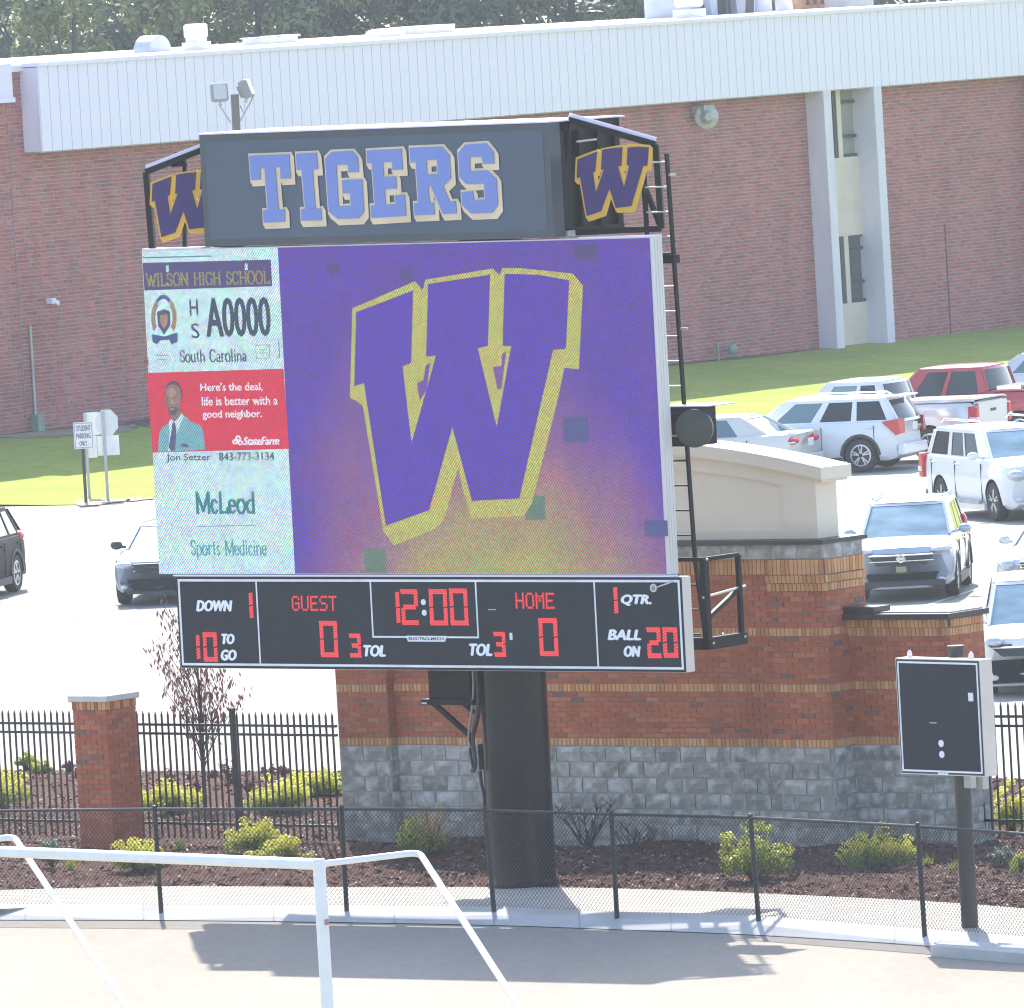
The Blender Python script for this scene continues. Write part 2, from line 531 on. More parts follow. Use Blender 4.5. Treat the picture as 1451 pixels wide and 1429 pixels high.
m_mulch, t, b = nodes('mulch')
f1 = noise(t, 1.2, 4); f2 = noise(t, 28, 4)
c = ramp(t, f2, [(0.3, (0.035, 0.016, 0.012)), (0.5, (0.085, 0.042, 0.034)), (0.72, (0.15, 0.085, 0.070))])
c = mixc(t, ramp(t, f1, [(0.4, (0, 0, 0)), (0.8, (0.35, 0.35, 0.35))]), c, (0.13, 0.055, 0.035))
t.links.new(c, b.inputs['Base Color']); b.inputs['Roughness'].default_value = 0.95
b.inputs['Specular IOR Level'].default_value = 0.1
bump(t, b, f2, 1.0, 0.04)
mulback_px = [(-260, 1090), (-80, 1091), (0, 1091), (228, 1092), (491, 1093), (700, 1093), (874, 1094), (1075, 1096), (1310, 1100), (1460, 1104), (1700, 1110)]
Lb = smooth_line(mulback_px)
def mulch_z(x, y, t=0.5):
    e = min(1.0, min(t, 1 - t) * 12)
    return -0.005 + e * (0.06 + 0.05 * sin(x * 1.7 + 0.6) * sin(y * 1.1) + 0.03 * sin(x * 4.1 + y * 2.3))
mb = MB(); strip(mb, Lm, Lb, 0, 0, 44, hz=mulch_z)
struct('mulch_bed', mb, m_mulch, smooth=60)
m_chip = M_pieces('mulch_chip', [(0.0, (0.045, 0.02, 0.016)), (0.5, (0.12, 0.06, 0.048)), (0.85, (0.20, 0.12, 0.10)), (1.0, (0.42, 0.33, 0.29))], 0.9, 0.0, vary=0.0)
mb = MB()
nL = len(Lm)
for k in range(30000):
    u = rnd.random() * (nL - 1.001); i = int(u); fu = u - i
    tt = rnd.random() ** 1.25 * 0.98 + 0.01
    A = Lm[i].lerp(Lm[i + 1], fu); B = Lb[i].lerp(Lb[i + 1], fu)
    p = A.lerp(B, tt)
    if abs(p.x) > 9: continue
    z = mulch_z(p.x, p.y, tt) + 0.008 + rnd.random() * 0.012
    L_, W_ = rnd.uniform(0.02, 0.055), rnd.uniform(0.008, 0.02)
    R = Matrix.Rotation(rnd.random() * pi, 3, 'Z') @ Matrix.Rotation(rnd.uniform(-0.7, 0.7), 3, 'X') @ Matrix.Rotation(rnd.uniform(-0.6, 0.6), 3, 'Y')
    q = [Vector((p.x, p.y, z)) + R @ Vector((a, c_, 0)) for a, c_ in ((-L_, -W_), (L_, -W_ * .6), (L_ * .8, W_), (-L_, W_ * .8))]
    mb.add(q, [(0, 1, 2, 3)])
struct('mulch_chips', mb, m_chip, kind='stuff')

# school wall frame (the wall recedes to the right)
WF = Fr((-12.75, 237.7, 0.0), 54.0)
def wall_ground(lx):                       # ground height along the foot of the wall
    return 0.72 - 0.34 * min(1, max(0, lx / 48.0))
m_lawn, t, b = nodes('lawn')
f1 = noise(t, 0.35, 5); f2 = noise(t, 9, 4); f3 = noise(t, 0.12, 3)
c = ramp(t, f1, [(0.25, (0.20, 0.26, 0.05)), (0.5, (0.27, 0.325, 0.065)), (0.75, (0.35, 0.385, 0.09))])
f4 = noise(t, 2.2, 6, rough=.75); f5 = noise(t, 26, 3)
c = mixc(t, ramp(t, f4, [(.40, (0, 0, 0)), (.66, (.55, .55, .55))]), c, (0.12, 0.19, 0.04))
c = mixc(t, math_(t, 'MULTIPLY', f5, 0.55), c, (0.31, 0.36, 0.09))
c = mixc(t, ramp(t, f2, [(.5, (0, 0, 0)), (.75, (.5, .5, .5))]), c, (0.30, 0.33, 0.10))
tc = t.nodes.new('ShaderNodeTexCoord'); sp = t.nodes.new('ShaderNodeSeparateXYZ'); t.links.new(tc.outputs['Object'], sp.inputs[0])
# worn bare soil along the foot of the wall, left end only
mpn = math_(t, 'ADD', math_(t, 'MULTIPLY', math_(t, 'SUBTRACT', 241.0, sp.outputs[1]), -0.16), math_(t, 'MULTIPLY', f1, 1.6))
c = mixc(t, ramp(t, math_(t, 'SUBTRACT', mpn, math_(t, 'MULTIPLY', math_(t, 'ADD', sp.outputs[0], 12.0), 0.28)), [(0.40, (0, 0, 0)), (0.62, (0.85, 0.85, 0.85))]), c, (0.24, 0.19, 0.14))
t.links.new(c, b.inputs['Base Color']); b.inputs['Roughness'].default_value = 0.9
b.inputs['Specular IOR Level'].default_value = 0.03
bump(t, b, f2, 0.8, 0.05)
front_px = [(-300, 717), (-80, 716), (0, 715.5), (60, 716), (122, 715), (160, 712), (222, 704), (400, 684), (700, 655), (960, 628), (1200, 602), (1451, 585), (1800, 560), (2300, 530), (3000, 490)]
F_ = smooth_line(front_px, 0.0, 8) + [Vector((75, 262, 0)), Vector((140, 320, 0))]
mb = MB(); rows = 26; n = len(F_); vs = []
for i, f in enumerate(F_):
    lf = WF.i @ f
    for r in range(rows + 1):
        s_ = (r / rows) ** 1.0
        ly = lf.y + (0.4 - lf.y) * s_
        q = WF.m @ Vector((lf.x, ly, 0))
        h = max(0.0, 1 + ly / 6.5); h = h * h * (3 - 2 * min(h, 1)) if h < 1 else 1
        vs.append((q.x, q.y, 0.004 + wall_ground(lf.x) * h))
R1 = rows + 1
mb.add(vs, [(i * R1 + r, (i + 1) * R1 + r, (i + 1) * R1 + r + 1, i * R1 + r + 1) for i in range(n - 1) for r in range(rows)])
struct('lawn', mb, m_lawn, smooth=60)
def foot_strip(nm, x0, x1, ya, yb, m, dz, seed):
    rg_ = random.Random(seed); mb = MB(); n = 30; vs = []
    for i in range(n + 1):
        lx = x0 + (x1 - x0) * i / n
        e = min(1, 6 * i / n, 6 * (n - i) / n)
        for ly in (ya, ya + (yb - ya) * .5, yb + rg_.uniform(-.35, .35) * (1 if yb < -0.4 else .3) - 0 * e):
            ly = ya + (ly - ya) * (.2 + .8 * e)
            q_ = WF.m @ Vector((lx, ly, 0)); h = 1 + ly / 6.5; h = h * h * (3 - 2 * h)
            vs.append((q_.x, q_.y, dz + wall_ground(lx) * h))
    mb.add(vs, [(3 * i + j, 3 * i + 3 + j, 3 * i + 4 + j, 3 * i + 1 + j) for i in range(n) for j in range(2)])
    struct(nm, mb, m)
m_dsoil = M('dark_soil', (0.10, 0.075, 0.055), (0.06, 0.045, 0.035), 3, 0.95, bmp=0.6, bscale=12)
foot_strip('soil_strip', -1.5, 52, 0.0, -0.30, m_dsoil, 0.02, 1)
foot_strip('bare_patch', -0.8, 4.6, -.35, -1.6, M('dry_soil', (0.30, 0.24, 0.17), (0.20, 0.17, 0.10), 1.2, 0.95), 0.016, 2)
foot_strip('dark_patch', 2.4, 9.5, -.2, -1.2, m_dsoil, 0.018, 3)
foot_strip('bare_patch', 4.2, 9.0, -1.3, -2.6, M('dry_soil', (0.30, 0.24, 0.17), None, 2, 0.95), 0.014, 4)
m_soil = M('bare_soil', (0.34, 0.27, 0.20), (0.24, 0.19, 0.13), 3, 0.95, bmp=0.5)
mb = MB()
for (cx, cy, rx, ry) in ((140, 711, 38, 4.5), (196, 707, 20, 2.5)):
    pts = []
    for k in range(22):
        a = 2 * pi * k / 22; j = 1 + 0.22 * sin(3 * a + cx)
        pts.append(G(cx + rx * cos(a) * j, cy + ry * sin(a) * j - rx * cos(a) * 0.06, 0.01))
    mb.add([(p.x, p.y, 0.010) for p in pts], [tuple(range(21, -1, -1))])
struct('soil_patch', mb, m_soil)

# ---------------------------------------------------------------- school building behind the lot
m_wbrick = M_pieces('school_brick', [(0.0, (0.35, 0.105, 0.105)), (0.35, (0.42, 0.145, 0.145)), (0.75, (0.46, 0.17, 0.165)), (0.95, (0.35, 0.13, 0.145)), (1.0, (0.26, 0.12, 0.14))], 0.9, 0.3, vary=0.12)
m_wmort = M('school_mortar', (0.44, 0.36, 0.34), (0.36, 0.28, 0.265), 1.0, 0.95)
m_white = M('white_metal_panel', (0.77, 0.715, 0.86), (0.735, 0.68, 0.83), 0.6, 0.55, spec=0.4)
m_cream = M('cream_panel', (0.72, 0.61, 0.54), (0.62, 0.52, 0.45), 1.2, 0.8)
m_fin = M('white_concrete_fin', (0.72, 0.67, 0.76), (0.60, 0.56, 0.66), 1.6, 0.75, stretch=(1, 1, 0.35))
m_glassd = M('dark_window_glass', (0.06, 0.075, 0.08), (0.04, 0.05, 0.06), 2, 0.08, spec=0.8)
m_shade = M('window_blind', (0.30, 0.30, 0.27), (0.24, 0.24, 0.22), 2, 0.7)
m_frame = M('dark_frame', (0.03, 0.035, 0.04), None, 5, 0.5)
m_grey = M('grey_metal', (0.42, 0.43, 0.43), (0.33, 0.34, 0.34), 5, 0.5, metal=0.3)
m_green = M('green_utility_paint', (0.20, 0.30, 0.24), (0.16, 0.25, 0.20), 3, 0.6)
m_roofm = M('white_roofing', (0.78, 0.78, 0.78), (0.66, 0.66, 0.67), 0.4, 0.8)

school = thing('school_building', 'long two storey red brick school building with a white corrugated roof band', 'building', WF)
def wx(px, py, y=0.0): return WF.pl(px, py, y)
X0 = wx(22, 150)[0]; X0b = wx(10, 150)[0]; XR = wx(1433, 300)[0]; XE = XR + 14
ZS = wx(700, 165)[1]
FY = -0.62                                                   # the roof band stands out this far
zs = wx(36, 214, FY)[1]; zt = wx(52, 94, FY)[1]
zs2 = wx(1440, 110, FY)[1]; zt2 = wx(1440, 3, FY)[1]
zsm, ztm = (zs + zs2) / 2, (zt + zt2) / 2
FXL = wx(57, 150, FY)[0]; FXR = wx(1640, 160)[0]
# window bay between the two fins
f1x0 = wx(1150, 300)[0]; f2x1 = wx(1262, 300)[0]
FD = 0.62
bayL = wx(1160, 300)[0]; bayR = wx(1252, 300)[0]
bodyw = MB()
bodyw.box(X0b, bayL, 0.0, 22, -0.6, ztm - 0.02)
bodyw.box(bayR, XE, 0.0, 22, -0.6, zsm + 1.0)
bodyw.box(bayL, bayR, 0.55, 22, -0.6, zsm + 1.0)
wall = part('wall', bodyw, m_wmort, school)
# bricks: 300 nearest in view as parts, the others joined
BL, BH, MJ = 0.3048, 0.1016, 0.017
bm1 = MB(); bm1.bbox((0, 0, 0), (BL - MJ, 0.024, BH - MJ)); brick_me = bm1.mesh('brick', m_wbrick)
bm2 = MB(); bm2.bbox((0, 0, 0), (BL / 2 - MJ, 0.024, BH - MJ)); brick_half = bm2.mesh('brick', m_wbrick)
rest = MB(); nb = 0
def face5(mb, x0, x1, y0, z0, z1, mi=0):
    """a brick without its back, standing proud of the wall face y = 0"""
    b_ = 0.004
    vs = [(x0, 0, z0), (x1, 0, z0), (x1, 0, z1), (x0, 0, z1), (x0 + b_, y0, z0 + b_), (x1 - b_, y0, z0 + b_), (x1 - b_, y0, z1 - b_), (x0 + b_, y0, z1 - b_)]
    mb.add(vs, [(4, 5, 6, 7), (0, 1, 5, 4), (1, 2, 6, 5), (2, 3, 7, 6), (3, 0, 4, 7)], mi)
row = 0; z = zsm + 0.2
rows_n = int((ztm + 0.3) / BH)
for row in range(rows_n):
    z = ztm - 0.02 - (row + 0.5) * BH
    x = X0b + .002; k = row
    while x < XE - 0.2:
        L_ = BL
        if (k + row * 5) % 6 == 5 or (row % 2 and x < X0b + .01): L_ = BL / 2              # snapped headers show in the photo
        k += 1
        cx = x + L_ / 2; x += L_
        if bayL - 0.02 < x and x - L_ < bayR + 0.02: continue
        if cx > FXL + .2 and z > zsm + 0.12: continue
        if z < wall_ground(cx) - 0.05: continue
        pj = 0.006 + 0.010 * rnd.random()
        pr = 1 if (12 > cx > 0.3 and 1.0 < z < 6 and nb < 300 and (cx < 2.6)) else 0
        if pr:
            o = link('brick', brick_me if L_ == BL else brick_half, school); o.location = (cx, 0.012 - pj, z); nb += 1
        else:
            face5(rest, cx - L_ / 2 + MJ / 2, cx + L_ / 2 - MJ / 2, -pj, z - BH / 2 + MJ / 2, z + BH / 2 - MJ / 2)
part('brick', rest, m_wbrick, school, kind='stuff')
# projecting mass at the right end
ret = MB(); RX = wx(1402, 300, -1.6)[0]; RX2 = XR + 1.0
ret.box(RX2, XE + 6, -1.2, 0.5, -0.6, zsm - 0.02)
wl2 = part('side_wall', ret, m_wmort, school)
rb = MB()
for r in range(rows_n):
    z = zsm - 0.05 - (r + 0.5) * BH
    if z < wall_ground(40) - 0.1: continue
    y = -1.2
    while y < 0.0:
        vs = [(RX2, y + .01, z - .042), (RX2, y + BL - .01, z - .042), (RX2, y + BL - .01, z + .042), (RX2, y + .01, z + .042)]
        vs += [(RX2 - .01, a, c_) for (_, a, c_) in vs]
        rb.add(vs, [(4, 7, 6, 5), (0, 4, 5, 1), (1, 5, 6, 2), (2, 6, 7, 3), (3, 7, 4, 0)])
        y += BL
    x = RX2 + (0.5 * BL if r % 2 else 0)
    while x < XE + 5:
        vs = [(x + .01, -1.2, z - .042), (x + BL - .01, -1.2, z - .042), (x + BL - .01, -1.2, z + .042), (x + .01, -1.2, z + .042)]
        vs += [(a, -1.21, c_) for (a, _, c_) in vs]
        rb.add(vs, [(4, 5, 6, 7), (0, 1, 5, 4), (1, 2, 6, 5), (2, 3, 7, 6), (3, 0, 4, 7)])
        x += BL
part('brick', rb, m_wbrick, school, kind='stuff')
# white roof band of ribbed panels
fas = MB(); fas.box(FXL + 0.02, FXR, FY + 0.05, -0.001, zsm, ztm - 0.02)
part('roof_band', fas, m_white, school)
pw = 0.40
pan = MB(); pan.box(0.012, pw - 0.012, -0.045, 0, 0, ztm - zsm); pan.box(-0.012, 0.012, -0.014, 0, 0, ztm - zsm)
pan_me = pan.mesh('ribbed_panel', m_white)
x = FXL
while x < FXR - pw:
    o = link('ribbed_panel', pan_me, school); o.location = (x, FY + 0.05, zsm); x += pw
cp = MB(); cp.box(FXL - 0.05, FXR, FY - 0.06, FY + 0.5, ztm, ztm + 0.10)
part('coping', cp, m_white, school)
rf = MB(); rf.box(X0b - 0.05, FXR, FY + 0.5, 24, ztm - 0.1, ztm + 0.06)
part('roof', rf, m_roofm, school)
sof = MB(); sof.box(FXL, FXR, FY + 0.06, -0.02, zsm - 0.03, zsm - 0.004); part('soffit', sof, m_grey, school)
# fins and bay
for (pa, pb) in ((1177, 1185.6), (1247.5, 1258.9)):
    xc = wx((pa + pb) / 2, 300, -FD)[0]
    fb = MB(); fb.box(xc - 0.19, xc + 0.19, -FD, 0.55, -0.3, zsm + 0.003)
    part('fin', fb, m_fin, school)
by = 0.02
bx0, bx1 = wx(1174, 300, by)[0], wx(1236, 300, by)[0]
xw = {}
zA = wx(1210, 222, by)[1]; zB = wx(1215, 333, by)[1]; zC = wx(1220, 428, by)[1]
pnl = MB(); pnl.box(bayL, bayR, by, 0.56, zB, zA)
part('spandrel_panel', pnl, m_cream, school)
pnl = MB(); pnl.box(bayL, bayR, by, 0.56, -0.4, zC); part('spandrel_panel', pnl, m_cream, school)
ml = wx(1186, 180, by)[0]; mr = wx(1192, 180, by)[0]
for (za, zb) in ((zA, zsm), (zC, zB)):
    q = MB(); q.box(ml, mr, by - 0.02, 0.5, za, zb); part('mullion', q, m_cream, school)
    for (xa, xb, dk) in ((bayL + 0.1, ml, 0), (mr, bx1 - 0.25, 1)):
        fr_ = MB(); e = 0.09
        fr_.box(xa, xa + 0.03, by + .03, by + .2, za, zb); fr_.box(xb - 0.16, xb, by + .0, by + .2, za, zb)
        fr_.box(xa, xb, by + .03, by + .2, za, za + e); fr_.box(xa, xb, by + .03, by + .2, zb - 0.05, zb)
        if dk:
            hh = zb - za
            fr_.box(xa, xb, by + .03, by + .2, za + hh * .28, za + hh * .28 + e); fr_.box(xa, xb, by + .03, by + .2, za + hh * .78, za + hh * .78 + e)
        wn = part('window', fr_, m_frame, school)
        pa_ = MB(); pa_.box(xa, xb, by + .12, by + .15, za, zb); part('pane', pa_, m_glassd if (dk and za < 3) else m_shade, wn)
    q = MB(); q.box(bx1 - 0.25, bayR, by, 0.5, za, zb); part('mullion', q, m_cream, school)
# control joint, downpipe, utility box, bell, gas pipe, lamp box
q = MB(); xj0 = wx(1338, 318)[0]; q.box(xj0 - .015, xj0 + .015, -0.03, 0.0, 0.3, wx(1338, 318)[1]); part('joint_strip', q, m_frame, school)
cpx = [(40, 462), (46, 520), (54, 590)]
q = MB(); p0 = wx(40, 462); p1 = wx(54, 592)
q.tube([(p0[0], -0.06, p0[1]), (p0[0], -0.06, p1[1])], 0.035, 8); part('conduit', q, m_grey, school)
bxx = WF.box(52, 588, 68, 626, -0.4)
q = MB(); q.box(p0[0] - 0.14, p0[0] + 0.12, -0.24, -0.02, 0.5, p1[1] + 0.05); q.box(p0[0] - 0.16, p0[0] + 0.14, -0.26, -0.02, p1[1] + 0.05, p1[1] + 0.09)
q.box(p0[0] - 0.22, p0[0] + 0.22, -0.32, -0.0, 0.45, 0.72)
part('utility_box', q, m_green, school)
q = MB(); a = wx(68, 427); q.bbox((a[0], -0.10, a[1]), (0.16, 0.2, 0.14)); q.bbox((a[0] + 0.12, -0.16, a[1] - 0.05), (0.14, 0.12, 0.10), Matrix.Rotation(0.5, 3, 'Y')); part('wall_lamp', q, m_white, school)
a = wx(1001, 166, -0.5)
q = MB(); Rb = Matrix.Rotation(radians(-54), 3, 'Z') @ Matrix.Rotation(radians(12), 3, 'Z')
q.lathe([(0.0, 0.06), (0.10, 0.08), (0.17, 0.02), (0.20, -0.10), (0.33, -0.14), (0.345, -0.18), (0.30, -0.22), (0.12, -0.24), (0.0, -0.24)], 26, 'Y', (a[0], -0.55, a[1]), R=Rb @ Matrix.Rotation(pi, 3, 'Z'))
q.bbox((a[0] + 0.2, -0.25, a[1] + 0.22), (0.5, 0.45, 0.2))
part('alarm_bell', q, m_grey, school, smooth=40)
q = MB(); g0 = wx(1017, 488, -0.3); g1 = wx(1044, 486, -0.3)
q.tube([(g0[0], -.3, 0.4), (g0[0], -.3, g0[1]), (g1[0], -.3, g0[1] + .05), (g1[0], -.3, 0.35)], 0.035, 8)
q.ell((g0[0] + (g1[0] - g0[0]) * .7, -.34, g0[1] - .18), (0.17, 0.12, 0.16)); part('gas_meter', q, m_green, school, smooth=50)

# lower wing seen past the left corner
wing = thing('school_wing', 'lower white topped brick wing behind the left corner of the school', 'building', WF)
WY = 0.03
wt_, wb_ = wx(4, 91, WY)[1], wx(4, 146, WY)[1]
q = MB(); q.box(-9, X0b - .01, WY, 14, -0.4, wb_); part('wall', q, m_wmort, wing)
q = MB(); q.box(-9.2, X0b - .01, WY - .25, 14, wb_ + .001, wt_); q.box(-9.2, X0b - .01, WY - .32, WY, wb_ - .001, wb_ + .12); part('gutter_band', q, m_white, wing)
q = MB()
for r in range(int(wb_ / BH)):
    z = wb_ - 0.01 - r * BH; x = -6 - (0.15 if r % 2 else 0)
    while x < X0b - .04:
        k0 = len(q.v)
        face5(q, x + MJ / 2, min(x + BL - MJ / 2, X0b - .002), -0.01 - .006 * rnd.random(), z - BH + MJ, z); x += BL
        for j in range(k0, len(q.v)): q.v[j] = (q.v[j][0], q.v[j][1] + WY, q.v[j][2])
part('brick', q, m_wbrick, wing, kind='stuff')

# things standing on the roof
def roofz(): return ztm + 0.06
def on_roof(px, py, back):
    a = WF.pl(px, py, back); return a[0]
def roof_thing(name, px, back, label, cat, group=None):
    x = on_roof(px, 40, back); fr = Fr(WF.m @ Vector((x, back, roofz())), 54.0)
    return fr, (lambda o: (setattr(o, 'scale', (.8, .8, .8)) if px < 600 else None, o)[1])(thing(name, label, cat, fr, group))
m_duct = M('galvanised_duct', (0.55, 0.56, 0.60), (0.44, 0.45, 0.5), 2, 0.45, metal=0.4)
fr, v = roof_thing('roof_vent', 277, 9, 'stubby white roof vent with a square cap on the school roof', 'roof vent')
q = MB(); q.box(-.42, .42, -.3, .3, 0, .28); q.box(-.30, .30, -.22, .22, .28, .42); part('vent_base', q, m_white, v)
q = MB(); q.bbox((0, 0, .66), (.68, .6, .5), bev=.06); part('vent_cap', q, m_white, v)
fr, v = roof_thing('roof_vent', 978, 9, 'white square capped roof vent beside the tall grey ductwork', 'roof vent')
q = MB(); q.box(-.42, .42, -.3, .3, 0, .25); part('vent_base', q, m_white, v)
q = MB(); q.bbox((0, 0, .62), (.74, .6, .62), bev=.06); part('vent_cap', q, m_white, v)
fr, v = roof_thing('roof_hood', 214, 12, 'half round grey ventilation hood left on the school roof', 'roof hood')
q = MB(); pts = [(-.62, 0)] + [(-.62 * cos(pi * k / 14), .58 * sin(pi * k / 14)) for k in range(15)]; q.prism([pts[1:]], -.35, .35); part('hood', q, m_duct, v, smooth=40)
fr, v = roof_thing('roof_hood', 545, 12, 'low rounded white hood in the middle of the school roof', 'roof hood')
pts = [(-.75 * cos(pi * k / 14), .30 * sin(pi * k / 14) ** .6) for k in range(15)]
q = MB(); q.prism([pts], -.35, .35); part('hood', q, m_white, v, smooth=40)
fr, v = roof_thing('roof_curb', 382, 14, 'low flat roof hatch right of the floodlight pole', 'roof hatch')
q = MB(); q.box(-1.1, 1.1, -.4, .4, 0, .22); part('curb', q, m_white, v)
q = MB(); q.box(-1.2, -.2, -.45, .45, .22, .27); q.box(0.0, 1.2, -.45, .45, .22, .29); part('lid', q, m_duct, v)
fr, v = roof_thing('roof_curb', 600, 14, 'low flat roof hatch right of the low rounded hood', 'roof hatch')
q = MB(); q.box(-1.0, 1.0, -.4, .4, 0, .18); q.box(-1.05, .95, -.45, .45, .18, .24); part('curb', q, m_white, v)
fr, v = roof_thing('roof_ductwork', 1030, 13, 'tall grey ductwork with dark louvres on the school roof', 'ductwork')
q = MB()
q.box(-1.7, 2.0, .1, 1.8, 0, 2.4); part('duct_body', q, m_duct, v)
for k, xx in enumerate((-.35, 1.15)):
    q = MB(); q.prism([[(xx - .42, 0), (xx + .32, 0), (xx + .45, 2.3), (xx - .5, 2.3)]], -0.02, .1); part('louvre', q, m_frame, v)
q = MB(); q.prism([[(0.25, 0), (.65, 0), (1.05, 2.4), (-.1, 2.4)]], -.25, -.03); q.prism([[(-1.1, 0), (-.8, 0), (-.8, 2.3), (-1.6, 2.3)]], -.25, -.03); part('duct_funnel', q, m_duct, v)
fr, v = roof_thing('roof_elbow_duct', 1098, 12, 'arched white elbow duct on the school roof', 'duct')
q = MB(); q.tube([(-.55 , 0, -.05)] + [(-.55 * cos(pi * k / 10), 0, .35 + .6 * sin(pi * k / 10)) for k in range(11)] + [(.55, 0, -.05)], .26, 14); part('elbow', q, m_white, v, smooth=50)
m_wood = M('pallet_wood', (0.45, 0.27, 0.16), (0.3, 0.18, 0.11), 6, 0.9)
fr, v = roof_thing('roof_unit', 1152, 13, 'low tan and orange rooftop unit near the pallets', 'rooftop unit')
q = MB(); q.box(-.95, .95, -.3, .3, 0, .12); q.box(-.9, .9, -.3, .3, .42, .52); part('unit_frame', q, m_wood, v)
for k in range(5):
    q = MB(); q.box(-.9 + k * .4, -.72 + k * .4, -.28, .28, .12, .42); part('slat', q, m_wood, v)
fr, v = roof_thing('roof_hatch', 1205, 12, 'flat white skylight at the right end of the visible roof', 'skylight')
q = MB(); q.box(-.75, .75, -.4, .4, 0, .25); part('curb', q, m_duct, v); q = MB(); q.bbox((0, 0, .32), (1.65, .9, .12), bev=.04); part('lid', q, m_white, v)

# ---------------------------------------------------------------- trees beyond the roof
m_bark = M('bark', (0.075, 0.072, 0.065), (0.05, 0.048, 0.043), 8, 0.95, bmp=0.6)
LF = [M_leaf('leaf_dark', (0.038, 0.068, 0.062), (0.070, 0.11, 0.085), 0.20), M_leaf('leaf_mid', (0.070, 0.11, 0.078), (0.13, 0.175, 0.105), 0.24), M_leaf('leaf_light', (0.11, 0.15, 0.065), (0.20, 0.23, 0.09), 0.30)]  # leaf colours lifted and blued, part of the distance haze is painted in
def leaf_cloud(mb, c, r, n, size, rng, flat=0.0, clumps=None, aspect=0.55, hollow=0.55):
    """many leaf-sized faces spread in clumps through an uneven crown"""
    c = Vector(c)
    for k in range(n):
        if clumps:
            cc, cr = clumps[rng.randrange(len(clumps))]
        else:
            cc, cr = c, r
        while True:
            d = Vector((rng.uniform(-1, 1), rng.uniform(-1, 1), rng.uniform(-1, 1)))
            if 0.05 < d.length <= 1: break
        rr = d.length
        d = d.normalized() * (rr ** hollow)
        p = Vector((cc[0] + d.x * cr[0], cc[1] + d.y * cr[1], cc[2] + d.z * cr[2]))
        nrm = (d + Vector((rng.uniform(-.9, .9), rng.uniform(-.9, .9), rng.uniform(-.5, 1.1)))).normalized()
        a = nrm.orthogonal().normalized(); b_ = nrm.cross(a)
        th = rng.random() * 6.28
        u = (a * cos(th) + b_ * sin(th)) * size * rng.uniform(.6, 1.3); v = (b_ * cos(th) - a * sin(th)) * size * aspect * rng.uniform(.7, 1.2)
        mb.add([p - u, p + v * .9 - u * .1, p + u, p - v * .9 - u * .1], [(0, 1, 2, 3)])
def tree(px, y, top, cr, kind, label, seed, dens=1.0):
    rg = random.Random(seed)
    base = D(px, 40, y); base.z = -0.3
    t_ = thing('tree', label, 'tree', None, 'trees beyond the school roof', loc=base)
    q = MB()
    pts = [(0, 0, 0), (rg.uniform(-.3, .3), 0, top * .35), (rg.uniform(-.5, .5), rg.uniform(-.4, .4), top * .7), (rg.uniform(-.6, .6), 0, top * .92)]
    q.tube(pts, 0.24, 8, r2=0.05)
    clumps = []
    for k in range(26):
        a = rg.random() * 6.28; e = rg.random()
        rad = cr * (0.35 + 0.65 * rg.random()) * (1.0 - 0.55 * abs(e - .4))
        cc = (cos(a) * rad, sin(a) * rad * .8, top * (0.36 + 0.62 * e))
        s_ = cr * rg.uniform(.20, .38)
        clumps.append((cc, (s_, s_, s_ * rg.uniform(.55, .85))))
        if k % 2 == 0:
            q.tube([(0, 0, top * (0.25 + .5 * e)), (cc[0] * .55, cc[1] * .55, top * (.3 + .55 * e)), cc], 0.07, 5, r2=0.02)
    part('trunk', q, m_bark, t_)
    q = MB(); leaf_cloud(q, (0, 0, 0), None, int(6500 * dens), 0.17, rg, clumps=clumps)
    part('crown', q, LF[kind], t_)
TREES = [(-40, 330, 17, 4.2, 0, 'dark blue green tree at the upper left corner'),
         (45, 318, 16, 4.0, 1, 'mid green tree above the left end of the school roof'),
         (95, 296, 12.6, 2.2, 2, 'small yellow green tree peeking low over the left roof end'),
         (120, 322, 17, 3.8, 1, 'mid green tree with pale edges left of the half round hood'),
         (190, 312, 16.5, 4.0, 2, 'light sunlit tree behind the half round roof hood'),
         (255, 318, 16, 3.4, 2, 'light olive tree behind the stubby white roof vent'),
         (305, 335, 17, 3.6, 0, 'dark tree gap filler right of the stubby roof vent'),
         (365, 326, 17, 4.0, 0, 'dark bushy tree above the floodlights'),
         (430, 316, 16.5, 3.6, 2, 'light green tree right above the floodlight pole'),
         (500, 330, 17, 4.2, 1, 'mid green tree above the header sign left half'),
         (580, 322, 17, 4.2, 0, 'dark green tree above the middle of the header sign'),
         (650, 318, 16, 3.6, 1, 'mid green tree above the header sign right half'),
         (720, 328, 17, 4.2, 0, 'dark green tree centred above the roof band'),
         (800, 318, 16.4, 3.8, 1, 'bright edged tree left of the square capped vent'),
         (880, 326, 17, 4.2, 0, 'dark tree just left of the square capped vent'),
         (950, 316, 16.5, 3.4, 1, 'mid green tree behind the square capped vent'),
         (1075, 330, 17, 4.0, 1, 'green tree glimpsed behind the tall ductwork'),
         (1160, 340, 17, 4.0, 0, 'green tree glimpsed behind the elbow duct')]
for k, (px, y, top, cr, kd, lb) in enumerate(TREES):
    tree(px, y, top, cr, kd, lb, 100 + k)
